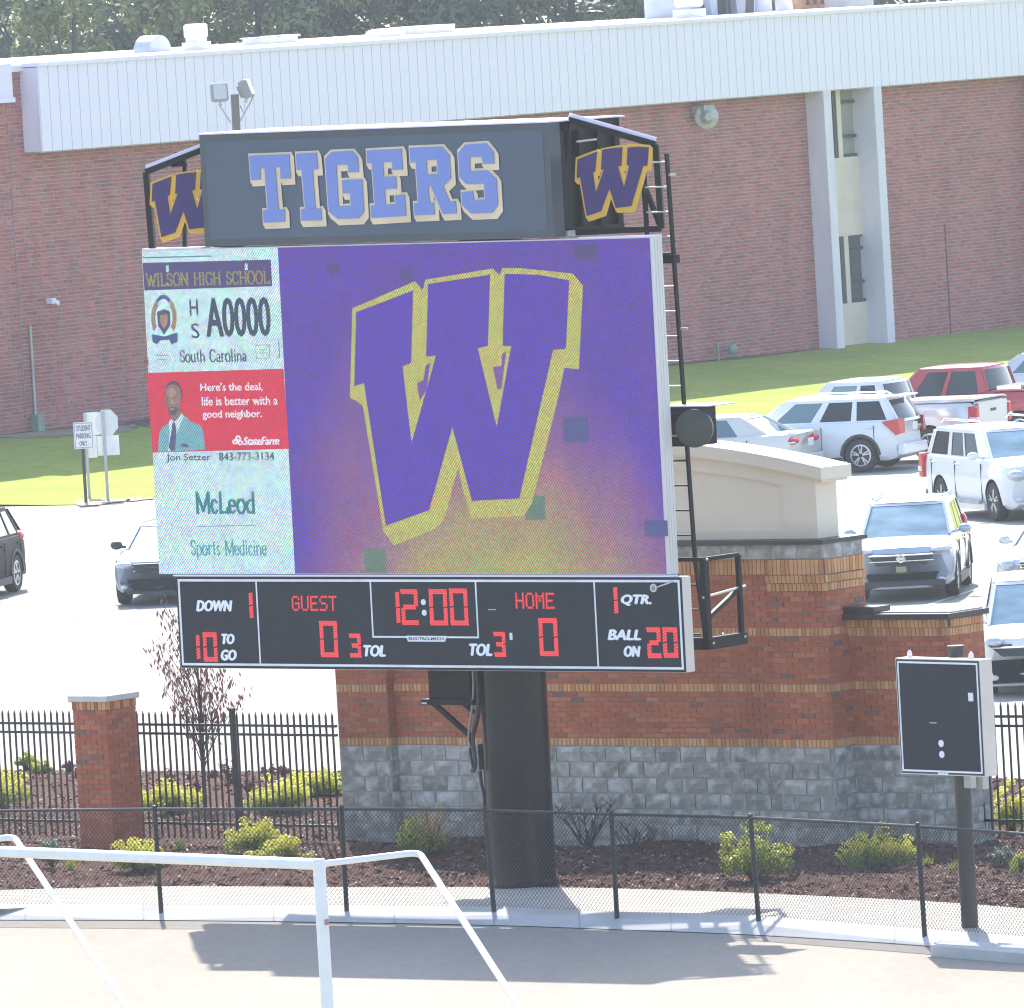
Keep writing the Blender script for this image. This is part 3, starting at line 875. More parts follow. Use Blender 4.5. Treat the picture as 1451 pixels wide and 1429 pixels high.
# a dense wood far behind closes the gaps
q = MB(); rg = random.Random(5)
A0 = D(-300, 30, 372); A1 = D(1500, 30, 400)
cl = []
for k in range(90):
    u = k / 89; p = A0.lerp(A1, u)
    for j in range(3):
        cl.append(((p.x + rg.uniform(-1, 1), p.y + rg.uniform(-6, 6), 5 + 6 * j + rg.uniform(-1, 2)), (2.4, 2.0, 2.4)))
leaf_cloud(q, (0, 0, 0), None, 30000, 0.36, rg, clumps=cl)
o = solo('far_wood', q, LF[0], 'far dark wood closing the gaps behind the trees', 'wood'); o['kind'] = 'stuff'
for key in ('category',): del o[key]

# ---------------------------------------------------------------- brick and block monument wall
m_rbrick = M_pieces('red_brick', [(0.0, (0.39, 0.105, 0.052)), (0.3, (0.48, 0.145, 0.072)), (0.62, (0.43, 0.120, 0.060)), (0.92, (0.52, 0.19, 0.10)), (0.96, (0.30, 0.12, 0.09)), (1.0, (0.19, 0.13, 0.115))], 0.9, 0.3, vary=0.10)
m_obrick = M_pieces('orange_brick', [(0.0, (0.50, 0.23, 0.095)), (0.4, (0.62, 0.32, 0.145)), (0.8, (0.68, 0.39, 0.19)), (1.0, (0.46, 0.19, 0.09))], 0.85, 0.3, vary=0.10)
m_mort = M('brown_mortar', (0.30, 0.20, 0.155), (0.22, 0.145, 0.115), 3, 0.95)
m_gmort = M('grey_mortar', (0.36, 0.355, 0.34), (0.27, 0.27, 0.26), 3, 0.95)
m_block = M_pieces('split_block', [(0.0, (0.27, 0.26, 0.245)), (0.5, (0.33, 0.32, 0.30)), (1.0, (0.39, 0.375, 0.355))], 0.9, 1.0, bscale=22, wear=(0.58, 0.575, 0.58), wscale=5.0, vary=0.16)
m_flash = M('dark_bronze_flashing', (0.055, 0.05, 0.05), None, 4, 0.45, metal=0.3)
m_stucco = M('cream_stucco', (0.76, 0.68, 0.55), (0.70, 0.625, 0.51), 0.8, 0.85, bmp=0.15, bscale=60)
MW = Fr((3.92, 121.2, 0), -38.3)
mon = thing('monument_wall', 'brick and grey block monument wall with orange bands behind the scoreboard pole', 'wall', MW)
q = MB()
XA, XB1, XB2, XB3 = -8.15, -7.29, -6.2, -0.87
YP, YR, YM = 0.0, 0.16, 0.10                    # piers, recess, main field
def core(mb, x0, x1, y0, z0, z1, d=0.86): mb.box(x0, x1, y0, d, z0, z1)
g1 = MB(); g2 = MB()
for (x0, x1, y0) in ((XA, XB1, YP), (XB1, XB2, YR), (XB2, XB3, YM), (XB3, 0.0, YP)):
    core(g1, x0, x1, y0, -0.3, 1.31); core(g2, x0, x1, y0 + 0.001, 1.31, 3.73)
EXY = 0.45
ex_c = MW.pl(1278, 900, EXY)[0]; ex_r = MW.pl(1345, 900, EXY - 0.06)[0]
EZ = MW.pl(1300, 877, EXY)[1]
exz = 2.80
g1.box(0.0, ex_c, EXY, 1.15, -0.3, 1.31); g1.box(ex_c, ex_r, EXY - 0.06, 1.15, -0.3, 1.31)
g2.box(0.0, ex_c, EXY + .001, 1.15, 1.31, EZ); g2.box(ex_c, ex_r, EXY - 0.059, 1.15, 1.31, EZ)
part('block_core', g1, m_gmort, mon); part('brick_core', g2, m_mort, mon)
q = MB(); q.box(XA, 0.0, 0.02, 0.86, 3.731, 3.92); part('stone_course_bed', q, m_gmort, mon)
q = MB(); q.box(XA - .04, 0.04, -0.05, 0.92, 3.921, 3.975); part('flashing', q, m_flash, mon)
q = MB(); q.box(-0.02, ex_r + 0.05, EXY - 0.13, 1.22, EZ, EZ + 0.07); q.box(-0.0, 0.5, EXY - .1, EXY + .25, EZ + .07, EZ + .16); part('flashing', q, m_flash, mon)
q = MB(); q.box(0.3, ex_r, EXY + .02, 1.15, EZ + 0.071, EZ + 0.09); part('cap_sheet', q, M('cap_sheet_grey', (0.5, 0.5, 0.49), None, 2, 0.7), mon)
pieces = []                                      # (kind, x, y, z, side)
def lay(kind, x0, x1, z0, z1, y, side=False, off=0.0):
    wd, ht = {'brick': (0.2033, 0.0667), 'band_brick': (0.0667, 0.1075), 'tall_band_brick': (0.0667, 0.2), 'block': (0.4066, 0.2033), 'top_stone': (0.4066, 0.19)}[kind]
    nrow = max(1, round((z1 - z0) / ht)); hh = (z1 - z0) / nrow
    for r in range(nrow):
        z = z1 - (r + 0.5) * hh
        a = x0 - (wd / 2 if r % 2 else 0) + off
        if kind in ('band_brick', 'tall_band_brick'): a = x0
        while a < x1 - 0.01:
            b_ = min(a + wd, x1); a_ = max(a, x0)
            if b_ - a_ > 0.03: pieces.append((kind, (a_ + b_) / 2, b_ - a_, y, z, hh, side))
            a += wd
zb = -0.12
for (x0, x1, y) in ((XA, XB1, YP), (XB1, XB2, YR), (XB2, XB3, YM), (XB3, 0.0, YP), (0.0, ex_c, EXY), (ex_c, ex_r, EXY - 0.06)):
    ext = x0 >= 0
    lay('block', x0 + .004, x1 - .004, zb, 1.31, y)
    lay('band_brick', x0, x1, 1.31, 1.418, y - .002); lay('brick', x0, x1, 1.418, 2.02, y)
    lay('band_brick', x0, x1, 2.02, 2.128, y - .002); lay('brick', x0, x1, 2.128, 2.742 if not ext else EZ - .22, y)
    if ext:
        lay('band_brick', x0, x1, EZ - .22, EZ - .11, y - .002); lay('band_brick', x0, x1, EZ - .11, EZ, y - .025)
    else:
        lay('band_brick', x0, x1, 2.742, 2.85, y - .002)
        pier = x0 == XA or x0 == XB3
        lay('brick', x0, x1, 2.85, 3.32 if pier else 3.53, y)
        lay('tall_band_brick', x0, x1, 3.53, 3.73, y - .012)
        if pier:
            lay('band_brick', x0 - .03, x1 + .03, 3.32, 3.425, y - .018); lay('band_brick', x0 - .04, x1 + .04, 3.425, 3.53, y - .04)
lay('top_stone', XA, 0.0, 3.735, 3.92, 0.02)
# right returns (seen from the stand)
def ret(x, y0, y1, top, pier=True):
    lay('block', y0, y1, zb, 1.31, x, True); lay('band_brick', y0, y1, 1.31, 1.418, x + .002, True); lay('brick', y0, y1, 1.418, 2.02, x, True)
    lay('band_brick', y0, y1, 2.02, 2.128, x + .002, True)
    if pier:
        lay('brick', y0, y1, 2.128, 2.742, x, True); lay('band_brick', y0, y1, 2.742, 2.85, x + .002, True); lay('brick', y0, y1, 2.85, 3.32, x, True)
        lay('band_brick', y0 - .03, y1, 3.32, 3.425, x + .018, True); lay('band_brick', y0 - .04, y1, 3.425, 3.53, x + .04, True); lay('tall_band_brick', y0, y1, 3.53, 3.73, x + .012, True)
        lay('top_stone', y0, y1, 3.735, 3.92, x - .004, True)
    else:
        lay('brick', y0, y1, 2.128, EZ - .22, x, True); lay('band_brick', y0, y1, EZ - .22, EZ - .11, x + .002, True); lay('band_brick', y0, y1, EZ - .11, EZ, x + .025, True)
ret(0.0, 0.0, 0.86, 3.7); ret(ex_r, EXY - 0.06, 1.15, EZ, False); 
lay('block', YP, YR, zb, 1.31, XB1, True); lay('brick', YP, YR, 1.418, 3.32, XB1, True); lay('band_brick', YP, YR, 1.31, 1.418, XB1, True)
def proj(p):
    d = RM.transposed() @ (Vector(p) - CAMP)
    return (725.5 + FPX * d.x / -d.z, 714.5 - FPX * d.y / -d.z)
PM = {'brick': m_rbrick, 'band_brick': m_obrick, 'tall_band_brick': m_obrick, 'block': m_block, 'top_stone': m_block}
cnt = {}; rests = {}; shm = {}
gap = {'block': 0.019, 'top_stone': 0.010, 'brick': 0.010, 'band_brick': 0.010, 'tall_band_brick': 0.010}
pieces.sort(key=lambda e: (not (e[0] in ('block', 'top_stone')), e[6], -e[1]))
for (kd, c_, wd, f_, z, hh, side) in pieces:
    gp = gap[kd]; th = 0.006 + rnd.random() * (0.012 if kd in ('block',) else 0.003)
    px, py = proj(MW.m @ Vector((f_, c_, z) if side else (c_, f_, z)))
    vis = not (190 < px < 985 and py < 948) and 470 < px < 1451
    nm = {'top_stone': 'block', 'tall_band_brick': 'band_brick'}.get(kd, kd)
    hb = wd - gp, hh - gp
    lim = 285
    if vis and cnt.get(nm, 0) < lim and abs(wd - {'brick': .2033, 'band_brick': .0667, 'tall_band_brick': .0667, 'block': .4066, 'top_stone': .4066}[kd]) < .004:
        cnt[nm] = cnt.get(nm, 0) + 1
        key = (kd, round(wd, 2), round(hh, 3), rnd.randrange(4) if kd in ('block', 'top_stone') else 0)
        if key not in shm:
            b_ = MB(); b_.bbox((0, 0, 0), (hb[0], 0.05, hb[1]))
            if kd in ('block', 'top_stone'):
                b_ = MB(); rg = random.Random(key[3] + 3); nx, nz = 6, 3
                vs = []
                for j in range(nz + 1):
                    for i in range(nx + 1):
                        e = i in (0, nx) or j in (0, nz)
                        vs.append((-hb[0] / 2 + hb[0] * i / nx, -0.025 if e else -0.025 - rg.uniform(.004, .020), -hb[1] / 2 + hb[1] * j / nz))
                b_.add(vs, [(j * (nx + 1) + i, j * (nx + 1) + i + 1, (j + 1) * (nx + 1) + i + 1, (j + 1) * (nx + 1) + i) for j in range(nz) for i in range(nx)])
                b_.box(-hb[0] / 2, hb[0] / 2, -.0249, .02, -hb[1] / 2, hb[1] / 2)
            shm[key] = b_.mesh(nm, PM[kd])
        o = link(nm, shm[key], mon)
        if side: o.location = (f_ - .025 + th, c_, z); o.rotation_euler = (0, 0, pi / 2)
        else: o.location = (c_, f_ + .025 - th, z)
    else:
        r_ = rests.setdefault(nm, MB())
        k0 = len(r_.v)
        face5(r_, c_ - hb[0] / 2, c_ + hb[0] / 2, -th, z - hb[1] / 2, z + hb[1] / 2)
        for j in range(k0, len(r_.v)):
            x, y, zz = r_.v[j]
            r_.v[j] = (f_ - y, x, zz) if side else (x, y + f_, zz)
for nm, r_ in rests.items(): part(nm, r_, PM[nm], mon, kind='stuff')
# cream pediment with an arched coping
def arch(x): return 5.32 - 0.0275 * (x + 4.0) ** 2
def arch_pts(x0, x1, dz, n=28): return [(x0 + (x1 - x0) * i / n, arch(x0 + (x1 - x0) * i / n) + dz) for i in range(n + 1)]
q = MB(); q.prism([[(-0.22, 3.976)] + arch_pts(-0.22, -7.8, -0.155)[0:] + [(-7.8, 3.976)]], 0.26, 0.66)
part('pediment', q, m_stucco, mon)
q = MB(); q.prism([[(-0.22, 3.977)] + arch_pts(-0.22, -0.75, -0.156, 4) + [(-0.75, 3.977)]], 0.215, 0.259)
q.prism([arch_pts(-0.75, -7.25, -0.157) + arch_pts(-7.25, -0.75, -0.36)], 0.215, 0.259)
q.prism([[(-7.25, 3.977)] + arch_pts(-7.25, -7.8, -0.156, 4) + [(-7.8, 3.977)]], 0.215, 0.259)
q.prism([[(-.75, 3.977), (-.75, 4.09), (-7.25, 4.09), (-7.25, 3.977)]], 0.215, 0.259)
part('panel_border', q, m_stucco, mon)
q = MB(); q.prism([arch_pts(-.05, -7.95, 0.0) + arch_pts(-7.95, -.05, -0.16)], 0.12, 0.78)
part('coping', q, m_stucco, mon, smooth=30)
q = MB(); q.prism([arch_pts(-.08, -7.94, -0.158) + arch_pts(-7.94, -.08, -0.20)], 0.18, 0.72); part('coping_bed', q, m_stucco, mon, smooth=30)

# ---------------------------------------------------------------- brick pillar in the iron fence
PC = G(163, 1206)
PF = Fr(PC, -38.5)
zc = PF.pl(153.6, 986)[1]; zc2 = PF.pl(153.6, 995)[1]
pil = thing('brick_pillar', 'square red brick fence pillar with a pale concrete cap', 'pillar', PF)
PW = 0.60
q = MB(); q.box(-PW + .006, -.006, .006, PW - .006, -.2, zc2); part('core', q, m_mort, pil)
q = MB(); q.bbox((-PW / 2, PW / 2, (zc + zc2) / 2), (PW + .09, PW + .09, zc - zc2), bev=.008); part('cap', q, M('cap_concrete', (0.62, 0.60, 0.58), (0.54, 0.52, 0.50), 4, 0.8), pil)
bme = MB(); bme.bbox((0, 0, 0), (0.19, 0.03, 0.056)); b1 = bme.mesh('brick', m_rbrick)
bme = MB(); bme.bbox((0, 0, 0), (0.09, 0.03, 0.056)); b2 = bme.mesh('brick', m_rbrick)
bme = MB(); bme.bbox((0, 0, 0), (0.056, 0.034, 0.104)); b3 = bme.mesh('top_brick', m_obrick)
b3r = MB(); b3r.bbox((0, 0, 0), (0.056, 0.034, 0.104)); b3r = b3r.mesh('top_brick', m_rbrick)
z = zc2 - 0.11; r = 0
while z > -0.1:
    zz = z - 0.0333
    for side in (0, 1):
        a = 0.0; k = 0
        segs = [0.2, 0.2, 0.2] if r % 2 == side else [0.1, 0.2, 0.2, 0.1]
        for L_ in segs:
            c_ = a + L_ / 2; a += L_
            o = link('brick', b1 if L_ > .15 else b2, pil)
            pj = rnd.uniform(.009, .013)
            if side: o.location = (-.015 + pj - .006, c_, zz); o.rotation_euler = (0, 0, pi / 2)
            else: o.location = (-PW + c_, .015 - pj + .006, zz)
    z -= 0.0667; r += 1
for side in (0, 1):
    for k in range(9):
        o = link('top_brick', b3 if (k * 5 + side) % 3 else b3r, pil); c_ = (k + .5) * PW / 9
        if side: o.location = (.000, c_, zc2 - .055); o.rotation_euler = (0, 0, pi / 2)
        else: o.location = (-PW + c_, -.000, zc2 - .055)

# ---------------------------------------------------------------- black iron picket fences
m_iron = M('black_iron', (0.018, 0.018, 0.022), None, 5, 0.4, spec=0.4)
pk = MB(); pk.box(-.0105, .0105, -.0105, .0105, .0, 1.66)
pk.add([(-.0105, -.0105, 1.66), (.0105, -.0105, 1.66), (.0105, .0105, 1.66), (-.0105, .0105, 1.66), (0, 0, 1.72)], [(0, 1, 4), (1, 2, 4), (2, 3, 4), (3, 0, 4)])
pk_me = pk.mesh('picket', m_iron)
def iron_fence(fr, x0, x1, label, posts, skip=None, z0=0.10, edge0=None):
    f = thing('iron_fence', label, 'fence', fr)
    n = int((x1 - x0) / 0.1143)
    for k in range(n + 1):
        x = x0 + k * 0.1143
        if skip and skip[0] < x < skip[1]: continue
        o = link('picket', pk_me, f); o.location = (x, 0, z0)
    for zr in (0.20, 1.41, 1.53):
        segs = [(x0 - .05, x1 + .05)] if not skip else [(x0 - .05, skip[0]), (skip[1], x1 + .05)]
        for (a, b_) in segs:
            q = MB(); q.box(a, b_, -.019, .019, z0 + zr - .017, z0 + zr + .017); part('rail', q, m_iron, f)
    for xp in posts:
        q = MB(); q.box(xp - .030, xp + .030, -.030, .030, -.1, z0 + 1.73); q.box(xp - .035, xp + .035, -.035, .035, z0 + 1.73, z0 + 1.76); part('post', q, m_iron, f)
    return f
A = G(3, 1193); B = G(472, 1203)
yw = math.degrees(math.atan2(B.y - A.y, B.x - A.x))
IF = Fr(B, yw)
sx0 = IF.pl(116, 1100)[0]; sx1 = IF.pl(174, 1040)[0]
iron_fence(IF, IF.pl(-160, 1100)[0], 0.14, 'black iron picket fence left of the wall running through the brick pillar', [IF.pl(333, 1080)[0], IF.pl(-60, 1080)[0]], skip=(sx0, sx1))
IF2 = Fr(G(1412, 1196), -38)
iron_fence(IF2, -0.16, 2.6, 'short black iron picket fence right of the delay clock box', [2.2])

# ---------------------------------------------------------------- chain link fence along the track
m_vinyl = M('black_vinyl', (0.018, 0.020, 0.026), None, 5, 0.4, spec=0.5)
cl = thing('chain_link_fence', 'low black chain link fence following the edge of the track', 'fence', loc=(0, 0, 0))
ppx = [(-268, 1284), (-20, 1283.2), (228, 1285), (491, 1285.6), (700, 1288), (874, 1295.5), (1075, 1301), (1310, 1319), (1520, 1335)]
tops = [None, None, (219, 1147), (483.7, 1147), (687, 1148.5), (866.5, 1154), (1063.5, 1159), (1300.4, 1171.5), None]
PP = [G(x, y, 0.02) for x, y in ppx]
TT = []
for g_, tp in zip(PP, tops):
    if tp: T_ = D(tp[0], tp[1], g_.y)
    else: T_ = g_ + Vector((0, 0, 1.2))
    TT.append(T_)
for g_, T_ in zip(PP, TT):
    q = MB(); q.tube([g_ - Vector((0, 0, .1)), T_ + Vector((0, 0, .0))], 0.030, 10); q.ell(T_ + Vector((0, 0, .02)), (.036, .036, .034), 10, 6)
    part('post', q, m_vinyl, cl, smooth=40)
for i in range(len(PP) - 1):
    q = MB(); q.tube([TT[i], TT[i + 1]], 0.021, 8); part('top_rail', q, m_vinyl, cl, smooth=40)
net = MB(); NP = 0.062
for i in range(len(PP) - 1):
    a, b_ = PP[i].copy(), PP[i + 1].copy()
    a.z = b_.z = 0.0
    L_ = (b_ - a).length; ux = (b_ - a) / L_
    z0, z1 = 0.05, 1.235
    off = Vector((ux.y, -ux.x, 0)) * 0.034
    k = -int((z1 - z0) / NP) - 1
    while k * NP < L_:
        for sgn in (1, -1):
            if sgn == 1: s0, s1 = k * NP, k * NP + (z1 - z0)
            else: s0, s1 = k * NP + (z1 - z0), k * NP
            za, zc_ = z0, z1
            p = [s0, za]; r = [s1, zc_]
            def clip(p, r):
                d0, d1 = r[0] - p[0], r[1] - p[1]; t0, t1 = 0.0, 1.0
                for lo, hi in ((0, L_),):
                    if d0 > 0: t0 = max(t0, (lo - p[0]) / d0); t1 = min(t1, (hi - p[0]) / d0)
                    else: t0 = max(t0, (hi - p[0]) / d0); t1 = min(t1, (lo - p[0]) / d0)
                return (t0, t1)
            t0, t1 = clip(p, r)
            if t1 - t0 < 0.01: continue
            P0 = a + ux * (p[0] + (r[0] - p[0]) * t0) + off * (1.06 if sgn > 0 else 0.94); P0.z = p[1] + (r[1] - p[1]) * t0
            P1 = a + ux * (p[0] + (r[0] - p[0]) * t1) + off * (1.06 if sgn > 0 else 0.94); P1.z = p[1] + (r[1] - p[1]) * t1
            net.tube([P0, P1], 0.0036, 3, cap=False)
        k += 1
part('mesh_netting', net, m_vinyl, cl, kind='stuff')

# ---------------------------------------------------------------- delay clock box on a post
m_boxpaint = M('box_side_paint', (0.62, 0.57, 0.50), (0.56, 0.52, 0.46), 3, 0.5)
m_face = M('dark_score_face', (0.018, 0.023, 0.032), (0.015, 0.019, 0.027), 3, 0.5, spec=0.22)
m_trim = M('white_trim', (0.78, 0.80, 0.84), None, 3, 0.5)
m_post = M('brown_black_post', (0.045, 0.04, 0.035), (0.03, 0.028, 0.027), 5, 0.55)
DG = G(1373, 1317)
DF = Fr(DG, -47, 0.35)
dly = thing('delay_clock', 'blank dark game clock box on a round post right of the wall', 'clock box', DF)
def rr(f, bx, y0, y1, mi=0, mb=None):
    mb = mb or MB(); mb.box(bx[0], bx[2], y0, y1, bx[1], bx[3], mi); return mb
yb = -0.30
bl = DF.pl(1277, 1096.7, yb); trr = DF.pl(1385.7, 935.7, yb); br_ = DF.pl(1396.4, 1100.9, yb)
bx = (bl[0], bl[1], br_[0], trr[1])
part('cabinet', rr(DF, bx, yb, yb + 0.20), m_boxpaint, dly)
fb = (bx[0] + .012, bx[1] + .012, bx[2] - .012, bx[3] - .012)
part('front_panel', rr(DF, fb, yb - .004, yb - .0), m_frame, dly)
ib = (fb[0] + .022, fb[1] + .022, fb[2] - .022, fb[3] - .022)
q = MB()
e = .022
q.prism([[(ib[0], ib[1]), (ib[2], ib[1]), (ib[2], ib[3]), (ib[0], ib[3])], [(ib[0] + e, ib[1] + e), (ib[2] - e, ib[1] + e), (ib[2] - e, ib[3] - e), (ib[0] + e, ib[3] - e)]], yb - .009, yb - .0045)
part('trim_line', q, m_trim, dly)
part('display_face', rr(DF, (ib[0] + e, ib[1] + e, ib[2] - e, ib[3] - e), yb - .008, yb - .0042), m_face, dly)
for (cx, cy) in ((1333.6, 1053.8), (1334.6, 1069.4)):
    c_ = DF.pl(cx, cy, yb - .01)
    q = MB(); q.lathe([(0.042, yb - .013), (0.042, yb - .008)], 18, 'Y', (c_[0], 0, c_[1])); part('colon_lamp', q, m_trim, dly)
c_ = DF.box(1372, 982, 1379, 994, yb - .01); part('sticker', rr(DF, c_, yb - .011, yb - .0085), m_trim, dly)
c_ = DF.box(1317, 1023.6, 1327, 1025.4, yb - .01); part('mark', rr(DF, c_, yb - .011, yb - .0085), m_grey, dly)
c_ = DF.box(1329.5, 1092.5, 1343.5, 1098.5, yb - .01)
q = rr(DF, c_, yb - .014, yb - .009); put_text(q, 'ELECTRO-MECH', (c_[0] + .01, c_[1] + .02, c_[2] - .01, c_[3] - .02), yb - .0150, 0.02, mi=1); part('maker_plate', q, [m_trim, m_frame], dly)
for px_ in (1289, 1376):
    xx = DF.pl(px_, 930, yb + .1)[0]
    q = MB(); q.prism([[(xx - .035, bx[3]), (xx + .035, bx[3]), (xx + .03, bx[3] + .06), (xx, bx[3] + .09), (xx - .03, bx[3] + .06)], [(xx - .012, bx[3] + .04), (xx + .012, bx[3] + .04), (xx + .012, bx[3] + .062), (xx - .012, bx[3] + .062)]], yb + .09, yb + .11)
    part('lifting_eye', q, m_white, dly)
q = MB(); q.lathe([(.10, -.1), (.098, bx[3] * .5), (.092, bx[3] + .10)], 20, 'Z', (0, 0.02, 0)); q.lathe([(.10, bx[3] + .10), (.10, bx[3] + .13)], 20, 'Z', (0, .02, 0)); part('post', q, m_post, dly, smooth=40)
q = MB(); xx = DF.pl(1371, 1110, 0)[0]; q.bbox((xx + .07, -.03, bx[1] - .07), (.12, .1, .2), bev=.01); q.box(xx + .0, xx + .15, .1, .2, bx[1] - .2, bx[1] + .0); part('junction_box', q, m_grey, dly)
q = MB(); q.box(bx[0] + .2, bx[2] - .1, yb + .2, -.09, bx[3] - .35, bx[3] - .28); q.box(bx[0] + .2, bx[2] - .1, yb + .2, -.09, bx[1] + .28, bx[1] + .35); part('bracket', q, m_grey, dly)

# ---------------------------------------------------------------- white soccer goal in front
m_goal = M('white_goal_paint', (0.74, 0.77, 0.77), (0.66, 0.70, 0.70), 5, 0.35, spec=0.5)
m_chipd = M('chipped_spot', (0.35, 0.13, 0.11), (0.5, 0.3, 0.28), 20, 0.8)
GZ = 2.0
R0 = G(452, 1225, GZ); L0 = G(-118, 1202, GZ)
gl = thing('soccer_goal', 'white tubular soccer goal frame cut off by the lower edge', 'goal', loc=(R0.x, R0.y, 0))
o_ = Vector((R0.x, R0.y, 0))
def gp(v): return v - o_
q = MB(); q.tube([gp(L0) - Vector((.02, 0, 0)), gp(R0) + (gp(R0) - gp(L0)).normalized() * .06], 0.062, 16); part('crossbar', q, m_goal, gl, smooth=40)
for (T_, nm_) in ((R0, 0), (L0, 1)):
    q = MB(); q.tube([gp(T_) - Vector((0, 0, 2.0)), gp(T_) + Vector((0, 0, .055))], 0.068, 18); part('post', q, m_goal, gl, smooth=40)
def stay(T_, bpx, dn):
    Bn = G(*bpx, GZ + .01)
    d_ = (Bn - T_)
    E_ = G(*dn, 1.15)
    dr = (E_ - Bn); 
    pts = [gp(T_)]
    c0 = Bn - d_.normalized() * .16; c1 = Bn + dr.normalized() * .16
    for k in range(9):
        t_ = k / 8
        pts.append(gp(c0 * (1 - t_) ** 2 + Bn * 2 * t_ * (1 - t_) + c1 * t_ ** 2))
    Gd = Bn + dr * ((Bn.z - 0.05) / (Bn.z - E_.z))
    pts.append(gp(Gd))
    q = MB(); q.tube(pts, 0.036, 12); part('stay', q, m_goal, gl, smooth=40)
    return Gd
ga = stay(R0, (594, 1208), (697, 1368)); gb = stay(L0, (20, 1186), (130, 1352))
q = MB(); q.tube([gp(ga), gp(gb)], .036, 10); part('ground_bar', q, m_goal, gl, smooth=40)
for T_, Gd in ((R0, ga), (L0, gb)):
    q = MB(); q.tube([gp(Vector((T_.x, T_.y, .05))), gp(Gd)], .036, 10); part('ground_bar', q, m_goal, gl, smooth=40)
sp_ = G(460, 1308, 1.3)
q = MB(); q.bbox(gp(R0) + Vector((.045, -.055, -.62)), (.045, .03, .06)); part('chip', q, m_chipd, gl)

# ---------------------------------------------------------------- the scoreboard
BF = Fr((-0.13, 117.4, 0), -38, 0.5)
sb = thing('scoreboard', 'large football scoreboard on a thick black pole with header sign, video screen and winged emblems', 'scoreboard', BF)
pl = BF.pl
m_black = M('satin_black', (0.006, 0.007, 0.009), (0.005, 0.006, 0.007), 2, 0.45, spec=0.16)
m_pole = M('black_pole_paint', (0.007, 0.006, 0.009), (0.005, 0.005, 0.007), 1.2, 0.26, spec=0.30, stretch=(1, 1, .15))
m_cab = M('cabinet_grey', (0.66, 0.64, 0.61), (0.56, 0.55, 0.53), 2.5, 0.5, stretch=(1, 1, .2))
m_steel = M('galvanised_steel', (0.55, 0.56, 0.57), (0.45, 0.46, 0.47), 8, 0.4, metal=0.5)
m_redled = M_emit('red_led', (255, 66, 74), 1.35)
m_redglow = M_emit('red_led_glow', (176, 8, 26), 1.0)  # dim emissive backing that imitates the red glow around the dots
m_whitet = M('white_vinyl_letter', (0.80, 0.82, 0.86), (0.76, 0.78, 0.82), 3, 0.5)
m_rubber = M('cable_black', (0.02, 0.02, 0.022), None, 5, 0.55)
m_cable = M('cable_grey', (0.25, 0.26, 0.28), None, 5, 0.5)

# pole
PX_ = pl(733.5, 1100, 1.1)[0]
q = MB(); q.lathe([(0.42, -0.3), (0.42, 4.1), (0.415, 9.0)], 48, 'Z', (PX_, 1.10, 0)); q.lathe([(0.455, -0.3), (0.455, 0.07), (0.425, 0.10)], 48, 'Z', (PX_, 1.10, 0))
part('pole', q, m_pole, sb, smooth=40)
# frames behind the displays
q = MB()
for z in (2.95, 3.7, 5.2, 7.0, 8.6, 9.3):
    q.box(-4.3, 2.2 if z < 8 else .95, 0.28, 0.44, z - .08, z + .08)
for x in (-4.2, -2.4, -1.0, 0.9, 2.1): q.box(x - .06, x + .06, 0.22, 0.30, 2.9, 8.0)
part('support_frame', q, m_black, sb)

# --- score panel
YS = -0.14
c1 = pl(257, 951.3, YS); c2 = pl(964.4, 811, YS); c3 = pl(974.2, 948.7, YS); c4 = pl(248.3, 823.6, YS)
SX0, SX1 = (c1[0] + c4[0]) / 2, (c2[0] + c3[0]) / 2; SZ0, SZ1 = (c1[1] + c3[1]) / 2, (c2[1] + c4[1]) / 2
q = MB(); q.box(SX0, SX1, YS, YS + .17, SZ0, SZ1); spn = part('score_panel', q, m_boxpaint, sb)
q = MB(); q.box(SX0 + .004, SX1 - .004, YS - .004, YS - .0005, SZ0 + .004, SZ1 - .004); part('panel_face', q, m_face, spn)
q = MB(); e = .030; a_ = (SX0 + .035, SZ0 + .035, SX1 - .035, SZ1 - .035)
q.prism([[(a_[0], a_[1]), (a_[2], a_[1]), (a_[2], a_[3]), (a_[0], a_[3])], [(a_[0] + e, a_[1] + e), (a_[2] - e, a_[1] + e), (a_[2] - e, a_[3] - e), (a_[0] + e, a_[3] - e)]], YS - .0075, YS - .0045)
e2 = .022
for (px_, py_) in ((366.5, 886), (845, 881)):
    xx = pl(px_, py_, YS)[0]; q.box(xx - e2 / 2, xx + e2 / 2, YS - .0075, YS - .0045, a_[1] + e + .001, a_[3] - e - .001)
xa = pl(527, 862, YS)[0]; xb = pl(676, 862, YS)[0]; zb_ = pl(600, 903, YS)[1]
for xx in (xa, xb): q.box(xx - e2 / 2, xx + e2 / 2, YS - .0075, YS - .0045, zb_ + e2 / 2 + .001, a_[3] - e - .001)
q.box(xa - e2 / 2, xb + e2 / 2, YS - .0075, YS - .0045, zb_ - e2 / 2, zb_ + e2 / 2)
part('dividing_lines', q, m_trim, spn)
q = MB(); q.box(SX0 - .02, SX1 - .15, YS - .03, YS + .12, SZ1 + .003, SZ1 + .02); part('top_lip', q, m_white, spn)
def cap_(s, x0, y0, x1, y1, name='caption', bold=.035, sh=.22, y=None, parent=None, m=None):
    b_ = BF.box(x0, y0, x1, y1, YS if y is None else y)
    q = MB(); put_text(q, s, b_, (YS - .006) if y is None else y, 0.0, sh, fat=.014)
    part(name, q, m or m_whitet, parent or spn)
